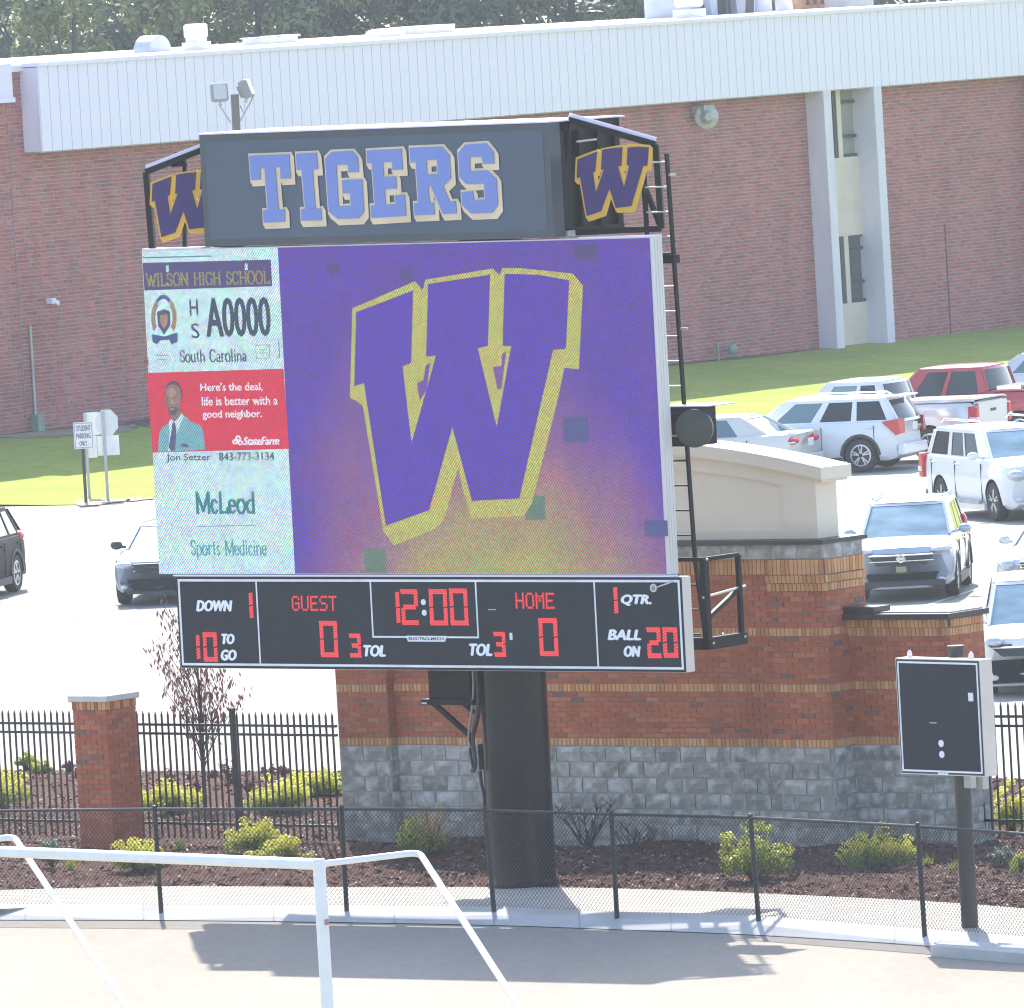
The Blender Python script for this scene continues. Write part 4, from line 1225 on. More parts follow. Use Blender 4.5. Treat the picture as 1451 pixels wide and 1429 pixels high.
for s_, x0, y0, x1, y1 in (('DOWN', 278, 850.5, 330, 867), ('TO', 314, 898, 333, 913.5), ('GO', 313, 920.5, 336, 936.5), ('TOL', 515, 914, 547, 931),
                           ('TOL', 665, 912, 698, 930), ('QTR.', 880, 842.5, 924, 859), ('BALL', 861, 892, 909, 907.5), ('ON', 884, 915, 908.5, 931.5)):
    cap_(s_, x0, y0, x1, y1)
SEG = {'0': 'abcdef', '1': 'bc', '2': 'abged', '3': 'abgcd'}
def digit(ch, x0, y0, x1, y1):
    b_ = BF.box(x0, y0, x1, y1, YS); x0, z0, x1, z1 = b_
    w_ = x1 - x0; h = z1 - z0; th = 0.062 if h > .36 else .056
    q = MB(); g_ = MB(); zm = (z0 + z1) / 2
    SG = {'a': ((x0, z1 - th / 2), (x1, z1 - th / 2)), 'd': ((x0, z0 + th / 2), (x1, z0 + th / 2)), 'g': ((x0 + th * .6, zm), (x1 - th * .6, zm)),
          'f': ((x0 + th / 2, zm + th * .12), (x0 + th / 2, z1 - th * .6)), 'e': ((x0 + th / 2, z0 + th * .6), (x0 + th / 2, zm - th * .12)),
          'b': ((x1 - th / 2, zm + th * .12), (x1 - th / 2, z1 - th * .6)), 'c': ((x1 - th / 2, z0 + th * .6), (x1 - th / 2, zm - th * .12))}
    for k_, s_ in enumerate(SEG[ch]):
        (ax, az), (bx_, bz) = SG[s_]
        L_ = hypot(bx_ - ax, bz - az); n = max(3, int(L_ / .030)); ux, uz = (bx_ - ax) / L_, (bz - az) / L_
        yy = YS - .0052 - .0003 * k_
        g_.add([(ax - uz * th * .5, yy, az - ux * th * .5), (bx_ - uz * th * .5, yy, bz - ux * th * .5), (bx_ + uz * th * .5, yy, bz + ux * th * .5), (ax + uz * th * .5, yy, az + ux * th * .5)], [(0, 1, 2, 3)])
        for i in range(n):
            for j in (-1, 0, 1):
                t_ = (i + .5 + j * .25) / n
                cx, cz = ax + (bx_ - ax) * t_ + uz * j * th * .33, az + (bz - az) * t_ - ux * j * th * .33
                r_ = .0105
                q.add([(cx + r_ * cos(k * pi / 3), YS - .010, cz + r_ * sin(k * pi / 3)) for k in range(6)], [tuple(range(6))])
    o = len(g_.v); g_.add(q.v, q.f, 1)
    part('digit', g_, [m_redglow, m_redled], spn)
for d_ in (('1', 333, 836, 359, 880), ('1', 264, 896, 284, 938), ('0', 288.5, 896, 308.5, 938), ('0', 454, 880, 479, 931.5), ('3', 496, 898, 512, 932),
           ('1', 541, 835, 567, 887), ('2', 569, 835, 593, 886), ('0', 609, 835, 634.5, 886.5), ('0', 638, 834, 663.5, 886.5), ('3', 700.5, 895.5, 717, 931),
           ('0', 764.5, 876, 791, 930), ('1', 852, 828, 876, 873.5), ('2', 917.5, 889, 937, 933), ('0', 940, 889, 961, 932.5)): digit(*d_)
F57 = {'G': '01110 10001 10000 10111 10001 10001 01110', 'U': '10001 10001 10001 10001 10001 10001 01110', 'E': '11111 10000 10000 11110 10000 10000 11111',
       'S': '01111 10000 10000 01110 00001 00001 11110', 'T': '11111 00100 00100 00100 00100 00100 00100', 'H': '10001 10001 10001 11111 10001 10001 10001',
       'O': '01110 10001 10001 10001 10001 10001 01110', 'M': '10001 11011 10101 10101 10001 10001 10001'}
def matrix_word(s, x0, y0, x1, y1):
    b_ = BF.box(x0, y0, x1, y1, YS); x0, z0, x1, z1 = b_
    nx = len(s) * 6 - 1; dx = (x1 - x0) / nx; dz = (z1 - z0) / 7
    q = MB(); g_ = MB()
    for c_, ch in enumerate(s):
        for r_, row_ in enumerate(F57[ch].split()):
            for k, v in enumerate(row_):
                if v == '1':
                    cx, cz = x0 + (c_ * 6 + k + .5) * dx, z1 - (r_ + .5) * dz
                    g_.add([(cx - dx * .62, YS - .0055, cz - dz * .55), (cx + dx * .62, YS - .0055, cz - dz * .55), (cx + dx * .62, YS - .0055, cz + dz * .55), (cx - dx * .62, YS - .0055, cz + dz * .55)], [(0, 1, 2, 3)])
                    q.add([(cx + dx * .34 * cos(a * pi / 3), YS - .010, cz + dz * .36 * sin(a * pi / 3)) for a in range(6)], [tuple(range(6))])
    g_.add(q.v, q.f, 1)
    part('led_word', g_, [m_redglow, m_redled], spn)
matrix_word('GUEST', 414, 844.5, 477.5, 866); matrix_word('HOME', 731, 840, 786, 863)
for (cx, cy) in ((600.5, 853.5), (601.8, 868.5)):
    c_ = pl(cx, cy, YS); q = MB(); q.lathe([(.038, YS - .011), (.038, YS - .005)], 18, 'Y', (c_[0], 0, c_[1])); part('colon_lamp', q, m_trim, spn)
b_ = BF.box(575.5, 901.3, 633, 909.5, YS - .012)
q = MB(); q.prism([[(b_[0] + .03, b_[1]), (b_[2] - .03, b_[1]), (b_[2], b_[3]), (b_[0], b_[3])]], YS - .016, YS - .0048)
put_text(q, 'ELECTRO-MECH', (b_[0] + .045, b_[1] + .018, b_[2] - .045, b_[3] - .018), YS - .0172, .03, 0, 1)
part('maker_plate', q, [m_trim, m_frame], spn)
b_ = BF.box(722.5, 897, 726.5, 907, YS); part('sticker', rr(BF, b_, YS - .007, YS - .0045), m_trim, spn)
b_ = BF.box(692, 863.2, 703, 864.8, YS); part('mark', rr(BF, b_, YS - .007, YS - .0045), m_grey, spn)
c_ = pl(929, 833, YS); c2_ = pl(957, 824, YS)
q = MB(); q.lathe([(.052, -.02), (.052, .0), (.030, .0), (.030, -.02)], 16, 'Y', (c_[0], YS - .03, c_[1])); q.tube([(c_[0] + .05, YS - .03, c_[1] + .01), (c2_[0], YS - .05, c2_[1])], .011, 6); part('horn', q, m_steel, spn, smooth=40)

# --- video display
YV = -0.12
c1 = pl(230, 818, YV); c2 = pl(917, 331.6, YV); c3 = pl(951.5, 808, YV); c4 = pl(197, 362, YV)
VX0, VX1 = (c1[0] + c4[0]) / 2, (c2[0] + c3[0]) / 2; VZ0, VZ1 = (c1[1] + c3[1]) / 2, (c2[1] + c4[1]) / 2
q = MB(); q.box(VX0, VX1 + .012, YV, YV + .20, VZ0 - .01, VZ1 + .015)
for k in range(3): q.box(VX1 + .0121, VX1 + .018, YV + .05 + k * .055, YV + .07 + k * .055, VZ0 + .02, VZ1 - .01)
vd = part('video_display', q, m_cab, sb)
VC = (pl(389, 356.4, YV)[0] + pl(423.4, 814, YV)[0]) / 2
def purple_bg(t, sp):
    u = math_(t, 'DIVIDE', math_(t, 'SUBTRACT', sp.outputs[0], VC), VX1 - VC)
    v = math_(t, 'DIVIDE', math_(t, 'SUBTRACT', sp.outputs[2], VZ0), VZ1 - VZ0)
    n1 = noise(t, 0.9, 3); n2 = noise(t, 3.0, 2)
    # warm glow rising from the lower edge, a little right of centre
    du = math_(t, 'SUBTRACT', u, 0.56)
    r = math_(t, 'ADD', math_(t, 'MULTIPLY', math_(t, 'MULTIPLY', du, du), 3.0), math_(t, 'MULTIPLY', v, 1.25))
    r = math_(t, 'ADD', r, math_(t, 'MULTIPLY', math_(t, 'SUBTRACT', n1, 0.5), 0.45))
    c = ramp(t, r, [(0.0, lin((166, 160, 92))), (0.16, lin((160, 142, 98))), (0.36, lin((150, 110, 116))), (0.62, lin((124, 80, 140))), (0.88, lin((94, 52, 158))), (1.0, lin((82, 44, 160)))])
    dl = math_(t, 'ADD', math_(t, 'MULTIPLY', math_(t, 'ABSOLUTE', math_(t, 'SUBTRACT', math_(t, 'ADD', u, math_(t, 'MULTIPLY', v, -.10)), 0.13)), 5.0), math_(t, 'MULTIPLY', math_(t, 'ABSOLUTE', math_(t, 'SUBTRACT', v, .33)), 1.6))
    c = mixc(t, ramp(t, dl, [(0.1, (.55, .55, .55)), (0.9, (0, 0, 0))]), c, lin((140, 90, 122)))
    vm = t.nodes.new('ShaderNodeVectorMath'); vm.operation = 'SNAP'; vm.inputs[1].default_value = (.36, 1, .36)
    tc = t.nodes.new('ShaderNodeTexCoord'); wn = t.nodes.new('ShaderNodeTexWhiteNoise'); t.links.new(tc.outputs['Object'], vm.inputs[0]); t.links.new(vm.outputs[0], wn.inputs['Vector'])
    return mixc(t, 0.14, c, wn.outputs['Color'], 'MULTIPLY')
def var(c, d=.12):
    def f(t, sp):
        n = noise(t, 2.2, 3)
        return ramp(t, n, [(.3, tuple(v * (1 - d) for v in lin(c))), (.7, tuple(v * (1 + d) for v in lin(c)))])
    return f
L_bg = M_led('led_purple_field', (0, 0, 0), 1.3, .42, build=purple_bg)
L_pur = M_led('led_purple', (76, 36, 166), 1.2, .4)
L_gold = M_led('led_gold', (180, 178, 88), 1.15, .4)
L_teal = M_led('led_teal', (70, 74, 134), 1.0, .3)
L_grn = M_led('led_green', (92, 122, 104), 1.0, .3)
L_cy = M_led('led_pale_cyan', (186, 226, 230), 1.08, .45, build=var((204, 238, 246), .08))
L_red = M_led('led_red_field', (214, 26, 62), 1.0, .25)
L_bar = M_led('led_bar', (70, 56, 118), 1.0, .3)
L_yel = M_led('led_yellow_text', (158, 150, 84), 1.0, .45)
L_dk = M_led('led_dark_text', (38, 58, 80), 1.0, .2)
L_nv = M_led('led_navy_text', (52, 76, 132), 1.0, .2)
L_wt = M_led('led_white_text', (232, 232, 246), 1.0, .2)
L_gr = M_led('led_teal_text', (10, 122, 130), 1.0, .2)
L_gr2 = M_led('led_teal_text_light', (56, 148, 172), 1.0, .25)
L_skin = M_led('led_skin', (146, 114, 104), 1.05, .5)
L_skin2 = M_led('led_skin_light', (172, 142, 130), 1.05, .5)
L_beard = M_led('led_beard', (98, 82, 88), 1.0, .5)
L_lip = M_led('led_smile', (188, 178, 178), 1.0, .4)
L_hair = M_led('led_hair', (52, 62, 84), 1.0, .3)
L_suit = M_led('led_suit', (112, 172, 186), 1.0, .3)
L_shirt = M_led('led_shirt', (196, 228, 232), 1.0, .25)
L_tie = M_led('led_tie', (84, 76, 122), 1.0, .45)
def flat(name, x0, z0, x1, z1, y, m, parent=vd):
    q = MB(); q.add([(x0, y, z0), (x1, y, z0), (x1, y, z1), (x0, y, z1)], [(0, 1, 2, 3)]); return part(name, q, m, parent)
def pxp(lst, y=YV, s=1.0, ox=0, oy=0): return [pl(ox + x / s, oy + z / s, y) for x, z in lst]
def flatpoly(name, polys, y, m, parent=vd, th=0.0):
    q = MB(); q.prism(polys, y, y + (th or .001), side=bool(th)); return part(name, q, m, parent)
Y1 = YV - .003
flat('emblem_screen', VC, VZ0, VX1 - .02, VZ1 - .0, Y1, L_bg)
flat('advert_column', VX0 + .01, VZ0, VC, VZ1, Y1, L_cy)
S5 = dict(s=2.418, ox=380, oy=320)
gold = pxp([(290, 283), (505, 190), (530, 222), (540, 185), (770, 147), (796, 170), (802, 145), (870, 146), (1045, 164), (1080, 205), (1066, 492), (1016, 487), (995, 590), (905, 950), (878, 993), (700, 1005), (668, 905), (652, 830), (602, 1012), (570, 1040), (432, 1096), (396, 1046), (325, 618), (302, 600), (281, 590)], **S5)
h1 = pxp([(511, 540), (533, 530), (541, 480), (556, 468), (545, 560), (520, 600)], **S5); h2 = pxp([(771, 484), (801, 480), (803, 438), (817, 432), (800, 560), (787, 562)], **S5)
flatpoly('screen_emblem_gold', [gold, h1, h2], Y1 - .004, L_gold)
W1 = [(303, 297), (498, 222), (492, 470), (462, 482), (493, 745), (577, 445), (543, 448), (550, 200), (762, 168), (755, 412), (720, 420), (785, 690), (835, 412), (805, 412), (812, 165), (925, 168), (1033, 187), (1022, 422), (978, 425), (862, 935), (700, 943), (633, 690), (553, 975), (405, 1028), (330, 540), (297, 550)]
flatpoly('screen_emblem_purple', [pxp(W1, **S5)], Y1 - .008, L_pur)
for (x0, y0, x1, y1, m_) in ((1012, 655, 1098, 742, L_teal), (330, 1108, 405, 1188, L_grn), (880, 925, 950, 1008, L_grn), (200, 130, 245, 165, L_bar), (1050, 62, 1130, 120, L_bar), (1290, 1010, 1370, 1065, L_teal), (455, 150, 490, 190, L_bar)):
    b_ = BF.box(380 + x0 / 2.418, 320 + y0 / 2.418, 380 + x1 / 2.418, 320 + y1 / 2.418, YV)
    flat('picture_block', *b_, Y1 - .0015, m_)
# adverts (pixel positions measured on the screen)
S4 = dict(s=2.976, ox=190, oy=350)
def b4(x0, y0, x1, y1): return BF.box(190 + x0 / 2.976, 350 + y0 / 2.976, 190 + x1 / 2.976, 350 + y1 / 2.976, YV)
def strip4(name, tl, tr, br, bl, y, m): flatpoly(name, [pxp([tl, tr, br, bl], **S4)], y, m)
Y2 = Y1 - .004; Y3 = Y2 - .004; Y4 = Y3 - .004
strip4('advert_bar', (38, 68), (578, 54), (584, 166), (45, 184), Y2, L_bar)
def words(q, gap):
    ord_ = sorted(range(len(q.f)), key=lambda i: min(q.v[j][0] for j in q.f[i]))
    outs = []; cur = None; xm = -1e9
    for i in ord_:
        xs_ = [q.v[j][0] for j in q.f[i]]
        if cur is None or min(xs_) > xm + gap:
            cur = MB(); outs.append(cur)
        cur.add([q.v[j] for j in q.f[i]], [tuple(range(len(q.f[i])))])
        xm = max(xm, max(xs_))
    return outs
def t4(s, x0, y0, x1, y1, m, bold=.02, sh=0.0, y=Y3, name='screen_text', slab=False):
    if bold == .03: bold = .021
    q = MB(); b_ = b4(x0, y0, x1, y1); put_text(q, s, b_, y, 0, sh, fat=.007 if bold > .025 else .004)
    for q_ in words(q, .035): part(name, q_, m, vd)
# serif capitals / letters drawn as strokes with slabs
SER = {
 'W': ([((0, 1), (.28, 0)), ((.28, 0), (.5, .8)), ((.5, .8), (.72, 0)), ((.72, 0), (1, 1))], [(0, 1), (.5, .85), (1, 1)]),
 'I': ([((.5, 0), (.5, 1))], [(.5, 0), (.5, 1)]), 'L': ([((.2, 0), (.2, 1)), ((.2, .03), (1, .03)), ((1, 0), (1, .22))], [(.2, 1), (.2, 0)]),
 'S': ([((.95, .8), (.7, .97)), ((.7, .97), (.3, .97)), ((.3, .97), (.08, .78)), ((.08, .78), (.2, .58)), ((.2, .58), (.8, .42)), ((.8, .42), (.94, .22)), ((.94, .22), (.7, .03)), ((.7, .03), (.3, .03)), ((.3, .03), (.05, .2))], []),
 'O': ([((.3, 0), (.05, .3)), ((.05, .3), (.05, .7)), ((.05, .7), (.3, 1)), ((.3, 1), (.7, 1)), ((.7, 1), (.95, .7)), ((.95, .7), (.95, .3)), ((.95, .3), (.7, 0)), ((.7, 0), (.3, 0))], []),
 'N': ([((.1, 0), (.1, 1)), ((.1, 1), (.9, 0)), ((.9, 0), (.9, 1))], [(.1, 0), (.1, 1), (.9, 1)]), 'H': ([((.12, 0), (.12, 1)), ((.88, 0), (.88, 1)), ((.12, .52), (.88, .52))], [(.12, 0), (.12, 1), (.88, 0), (.88, 1)]),
 'G': ([((.95, .78), (.7, .98)), ((.7, .98), (.3, .98)), ((.3, .98), (.05, .7)), ((.05, .7), (.05, .3)), ((.05, .3), (.3, .02)), ((.3, .02), (.9, .08)), ((.9, .08), (.9, .45))], [(.85, .45)]),
 'C': ([((.95, .78), (.7, .98)), ((.7, .98), (.3, .98)), ((.3, .98), (.05, .7)), ((.05, .7), (.05, .3)), ((.05, .3), (.3, .02)), ((.3, .02), (.7, .02)), ((.7, .02), (.95, .2))], []),
 'M': ([((.08, 0), (.08, 1)), ((.08, 1), (.5, .1)), ((.5, .1), (.92, 1)), ((.92, 1), (.92, 0))], [(.08, 0), (.92, 0), (.08, 1), (.92, 1)]),
 'o': ([((.3, 0), (.06, .2)), ((.06, .2), (.06, .45)), ((.06, .45), (.3, .64)), ((.3, .64), (.7, .64)), ((.7, .64), (.94, .45)), ((.94, .45), (.94, .2)), ((.94, .2), (.7, 0)), ((.7, 0), (.3, 0))], []),
 'u': ([((.14, .64), (.14, .15)), ((.14, .15), (.35, 0)), ((.35, 0), (.82, .12)), ((.82, .64), (.82, 0))], [(.9, 0)]), 't': ([((.45, .85), (.45, .1)), ((.45, .1), (.85, .02)), ((.1, .62), (.85, .62))], []),
 'h': ([((.15, 0), (.15, 1)), ((.15, .5), (.5, .64)), ((.5, .64), (.85, .5)), ((.85, .5), (.85, 0))], [(.15, 0), (.85, 0)]), 'a': ([((.15, .55), (.45, .64)), ((.45, .64), (.8, .52)), ((.8, .52), (.8, 0)), ((.8, .36), (.2, .28)), ((.2, .28), (.12, .12)), ((.12, .12), (.35, 0)), ((.35, 0), (.8, .12))], [(.9, 0)]),
 'r': ([((.25, 0), (.25, .64)), ((.25, .45), (.55, .64)), ((.55, .64), (.9, .6))], [(.25, 0)]), 'l': ([((.5, 0), (.5, 1))], [(.5, 0)]), 'i': ([((.5, 0), (.5, .64)), ((.5, .84), (.5, .96))], [(.5, 0)]),
 'n': ([((.15, 0), (.15, .64)), ((.15, .5), (.5, .64)), ((.5, .64), (.85, .5)), ((.85, .5), (.85, 0))], [(.15, 0), (.85, 0)]), 'c': ([((.9, .52), (.6, .64)), ((.6, .64), (.25, .6)), ((.25, .6), (.06, .32)), ((.06, .32), (.25, .03)), ((.25, .03), (.6, 0)), ((.6, 0), (.92, .12))], []),
 'e': ([((.08, .34), (.92, .34)), ((.92, .34), (.8, .58)), ((.8, .58), (.5, .64)), ((.5, .64), (.16, .54)), ((.16, .54), (.06, .3)), ((.06, .3), (.25, .04)), ((.25, .04), (.6, 0)), ((.6, 0), (.92, .12))], []),
 'd': ([((.85, 0), (.85, 1)), ((.85, .55), (.5, .64)), ((.5, .64), (.16, .52)), ((.16, .52), (.06, .3)), ((.06, .3), (.2, .05)), ((.2, .05), (.5, 0)), ((.5, 0), (.85, .1))], [(.85, 1)]),
 'p': ([((.15, -.3), (.15, .64)), ((.15, .54), (.5, .64)), ((.5, .64), (.85, .52)), ((.85, .52), (.94, .3)), ((.94, .3), (.8, .05)), ((.8, .05), (.5, 0)), ((.5, 0), (.15, .1))], [(.15, -.3)]),
 's': ([((.85, .54), (.5, .64)), ((.5, .64), (.16, .52)), ((.16, .52), (.3, .36)), ((.3, .36), (.75, .26)), ((.75, .26), (.88, .12)), ((.88, .12), (.5, 0)), ((.5, 0), (.12, .08))], [])}
WID = {'W': 1.25, 'I': .42, 'l': .34, 'i': .34, 't': .45, 'r': .55, 'M': 1.2, 'O': .95, 'N': .95, 'H': .95, 'G': .9, 'C': .85, 'L': .75, 'S': .7, ' ': .55, 's': .5, 'c': .58, 'a': .62, 'e': .62}
def serif(s, x0, y0, x1, y1, m, wt=.085, y=Y3, gap_=.14, slab=.17):
    b_ = b4(x0, y0, x1, y1); tot = sum(WID.get(c_, .72) + gap_ for c_ in s) - gap_
    k = (b_[2] - b_[0]) / tot; H_ = b_[3] - b_[1]; X = b_[0]; q = MB(); n_ = 0
    for ch in s:
        w_ = WID.get(ch, .72) * k
        if ch != ' ':
            st, sl = SER[ch]
            for (a, c_) in st:
                p = Vector((X + a[0] * w_, b_[1] + a[1] * H_)); r_ = Vector((X + c_[0] * w_, b_[1] + c_[1] * H_)); d = r_ - p
                if d.length < 1e-5: continue
                d.normalize(); nn = Vector((-d.y, d.x)); vert = abs(d.y) > abs(d.x)
                hw = H_ * wt * (.5 if vert else .34)
                p -= d * hw * .6; r_ += d * hw * .6; n_ += 1; yy = y - .00004 * (n_ % 13)
                q.add([(p.x - nn.x * hw, yy, p.y - nn.y * hw), (r_.x - nn.x * hw, yy, r_.y - nn.y * hw), (r_.x + nn.x * hw, yy, r_.y + nn.y * hw), (p.x + nn.x * hw, yy, p.y + nn.y * hw)], [(0, 1, 2, 3)])
            for (sx, sz) in sl:
                cx = X + sx * w_; cz = b_[1] + sz * H_; hh = H_ * wt * .28; n_ += 1; yy = y - .0007 - .00004 * (n_ % 13)
                q.add([(cx - H_ * slab, yy, cz - hh), (cx + H_ * slab, yy, cz - hh), (cx + H_ * slab, yy, cz + hh), (cx - H_ * slab, yy, cz + hh)], [(0, 1, 2, 3)])
        X += w_ + gap_ * k
    for q_ in words(q, .045): part('screen_text', q_, m, vd)
serif('WILSON HIGH SCHOOL', 55, 108, 572, 160, L_yel, .16, slab=.13)
for (cx, cy) in ((143, 92), (475, 84)):
    flat('plate_bolt', *b4(cx - 6, cy - 14, cx + 6, cy + 14), Y3, L_cy)
flat('plate_edge_line', *b4(40, 40, 330, 45), Y2, L_nv)
t4('H', 236, 222, 272, 290, L_dk, .03); t4('S', 243, 322, 278, 386, L_dk, .03)
q = MB(); put_text(q, 'A0000', b4(303, 212, 578, 380), Y3, .0, 0, fat=.015); part('screen_text', q, L_dk, vd)
serif('South Carolina', 196, 434, 476, 484, L_dk, .15, slab=.08, gap_=.10)
# shield crest at the left of the plate
P4 = lambda l: pxp(l, **S4)
L_br = M_led('led_brown', (168, 140, 112), 1.0, .45)
L_cr = M_led('led_crest_blue', (74, 96, 160), 1.0, .4)
ring = lambda cx, cy, rx, ry, n=20, a0=0, a1=2 * pi: [(cx + rx * cos(a0 + (a1 - a0) * k / n), cy + ry * sin(a0 + (a1 - a0) * k / n)) for k in range(n + (0 if a1 - a0 > 6.2 else 1))]
arc = lambda cx, cy, r0x, r0y, r1x, r1y, a0, a1: ring(cx, cy, r0x, r0y, 16, a0, a1) + ring(cx, cy, r1x, r1y, 16, a0, a1)[::-1]
flatpoly('crest_wreath', [P4(arc(128, 300, 54, 96, 36, 66, pi * .80, pi * 1.28))], Y3, L_br); flatpoly('crest_wreath', [P4(arc(128, 300, 54, 96, 36, 66, -pi * .28, pi * .20))], Y3, L_br)
flatpoly('crest_arc', [P4(arc(126, 300, 50, 98, 36, 80, pi * 1.28, pi * 1.72))], Y3 - .0004, L_cr)
flatpoly('crest_shield', [P4([(98, 275), (128, 262), (154, 272), (156, 330), (130, 372), (104, 335)])], Y3, L_tie)
flatpoly('crest_ribbon', [P4([(78, 368), (130, 378), (186, 360), (186, 400), (160, 412), (150, 392), (112, 395), (100, 412), (80, 402)])], Y3 - .0008, L_nv)
flatpoly('crest_shield', [P4([(112, 290), (142, 284), (144, 318), (128, 345), (114, 322)])], Y3 - .0012, L_br)
for bx4 in ((515, 412, 575, 416), (515, 468, 575, 471), (515, 412, 518, 470), (572, 412, 575, 470), (92, 455, 148, 460), (98, 474, 142, 478), (530, 432, 560, 436), (528, 446, 562, 450), (612, 400, 616, 470), (60, 470, 63, 500)):
    flat('plate_mark', *b4(*bx4), Y3, L_cr if bx4[0] > 600 or bx4[0] < 70 else L_br)
# red advert with a portrait
strip4('red_advert', (54, 532), (632, 514), (655, 852), (80, 868), Y2, L_red)
t4("Here's the deal,", 281, 572, 545, 612, L_wt, .02); t4('life is better with a', 287, 630, 608, 668, L_wt, .02); t4('good neighbor.', 290, 688, 542, 730, L_wt, .02)
t4('StateFarm', 462, 800, 615, 836, L_wt, .035, .22)
for k, (cx, cy) in enumerate(((428, 822), (441, 806), (450, 826))):
    flatpoly('advert_logo', [P4(ring(cx, cy, 13, 11, 14))], Y3 - .0003 * k, L_wt)
for k, (cx, cy) in enumerate(((429, 823), (441, 807), (450, 827))):
    flatpoly('advert_logo', [P4(ring(cx, cy, 5, 4, 10))], Y3 - .0015 - .0003 * k, L_red)
yp = Y3
flatpoly('portrait_suit', [P4([(103, 864), (108, 785), (122, 762), (152, 738), (205, 700), (240, 735), (280, 752), (294, 775), (303, 856)])], yp, L_suit)
flatpoly('portrait_shirt', [P4([(150, 735), (160, 722), (172, 740), (200, 702), (212, 716), (176, 800), (162, 862), (146, 862), (152, 790)])], yp - .001, L_shirt)
flatpoly('portrait_tie', [P4([(164, 742), (174, 740), (182, 770), (176, 855), (158, 862), (148, 845), (160, 780)])], yp - .002, L_tie)
flatpoly('portrait_neck', [P4([(150, 690), (200, 680), (202, 706), (172, 740), (156, 722)])], yp - .0012, L_skin)
flatpoly('portrait_hair', [P4(ring(169, 624, 37, 60, 26))], yp - .003, L_hair)
flatpoly('portrait_face', [P4([(134, 620), (138, 596), (150, 583), (168, 579), (186, 585), (198, 602), (202, 632), (199, 664), (190, 690), (176, 708), (160, 708), (146, 692), (136, 660)])], yp - .004, L_skin)
flatpoly('portrait_face', [P4(ring(160, 616, 20, 22, 18))], yp - .0045, L_skin2)
flatpoly('portrait_beard', [P4([(144, 684), (150, 676), (178, 674), (190, 680), (186, 698), (172, 711), (156, 709)])], yp - .005, L_beard)
flatpoly('portrait_smile', [P4([(154, 683), (162, 681), (174, 682), (168, 688), (159, 688)])], yp - .006, L_lip)
for cx in (147, 178): flatpoly('portrait_eye', [P4(ring(cx, 635, 6, 2.6, 10))], yp - .0055, L_beard)
flatpoly('portrait_nose', [P4([(160, 642), (167, 642), (171, 662), (157, 664)])], yp - .0052, L_skin2)
flatpoly('portrait_pocket', [P4([(196, 838), (210, 828), (226, 832), (236, 842), (222, 846)])], yp - .0015, L_tie)
t4('Jon Setzer', 138, 872, 326, 910, L_dk, .03); t4('843-773-3134', 360, 866, 594, 901, L_dk, .03)
serif('McLeod', 264, 1036, 510, 1122, L_gr, .18, slab=.09, gap_=.10)
strip4('advert_rule', (267, 1178), (516, 1172), (516, 1175), (267, 1181), Y3, L_gr)
serif('Sports Medicine', 242, 1236, 560, 1300, L_gr2, .12, slab=.07, gap_=.10)
q = MB(); q.box(VX0 + .02, VX0 + 1.0, YV - .02, YV + .22, VZ1 + .0151, VZ1 + .03); q.box(VX1 - 1.1, VX1, YV - .02, YV + .22, VZ1 + .0151, VZ1 + .03); part('top_flashing', q, m_white, sb)

# --- header sign
YT = -0.14
c1 = pl(293, 359, YT); c2 = pl(774.3, 168.8, YT); c3 = pl(787.4, 336, YT); c4 = pl(280.8, 197, YT)
HX0, HX1 = (c1[0] + c4[0]) / 2, (c2[0] + c3[0]) / 2; HZ0, HZ1 = VZ1 + .035, (c2[1] + c4[1]) / 2
m_hface, t, b = nodes('header_face')
tc = t.nodes.new('ShaderNodeTexCoord'); nz = noise(t, .5, 2)
t.links.new(ramp(t, nz, [(0.3, (0.060, 0.082, 0.125)), (0.7, (0.072, 0.095, 0.145))]), b.inputs['Base Color'])
b.inputs['Roughness'].default_value = 0.34; b.inputs['Specular IOR Level'].default_value = 0.5
m_hrim = M('header_rim', (0.06, 0.075, 0.09), None, 3, 0.4)
q = MB(); q.box(HX0, HX1, YT, YT + .22, HZ0, HZ1); hd = part('header_sign', q, m_hrim, sb)
q = MB(); q.box(HX0 + .09, HX1 - .09, YT - .004, YT - .0004, HZ0 + .09, HZ1 - .09); part('sign_face', q, m_hface, hd)
q = MB(); q.box(HX0 - .02, HX1 + .0, YT - .02, YT + 1.55, HZ1 + .001, HZ1 + .02); part('top_sheet', q, m_white, sb)
m_lblue = M('letter_blue', (0.17, 0.245, 0.56), (0.16, 0.23, 0.54), 2, 0.5)
m_ltan = M('letter_tan', (0.78, 0.62, 0.42), None, 2, 0.5)
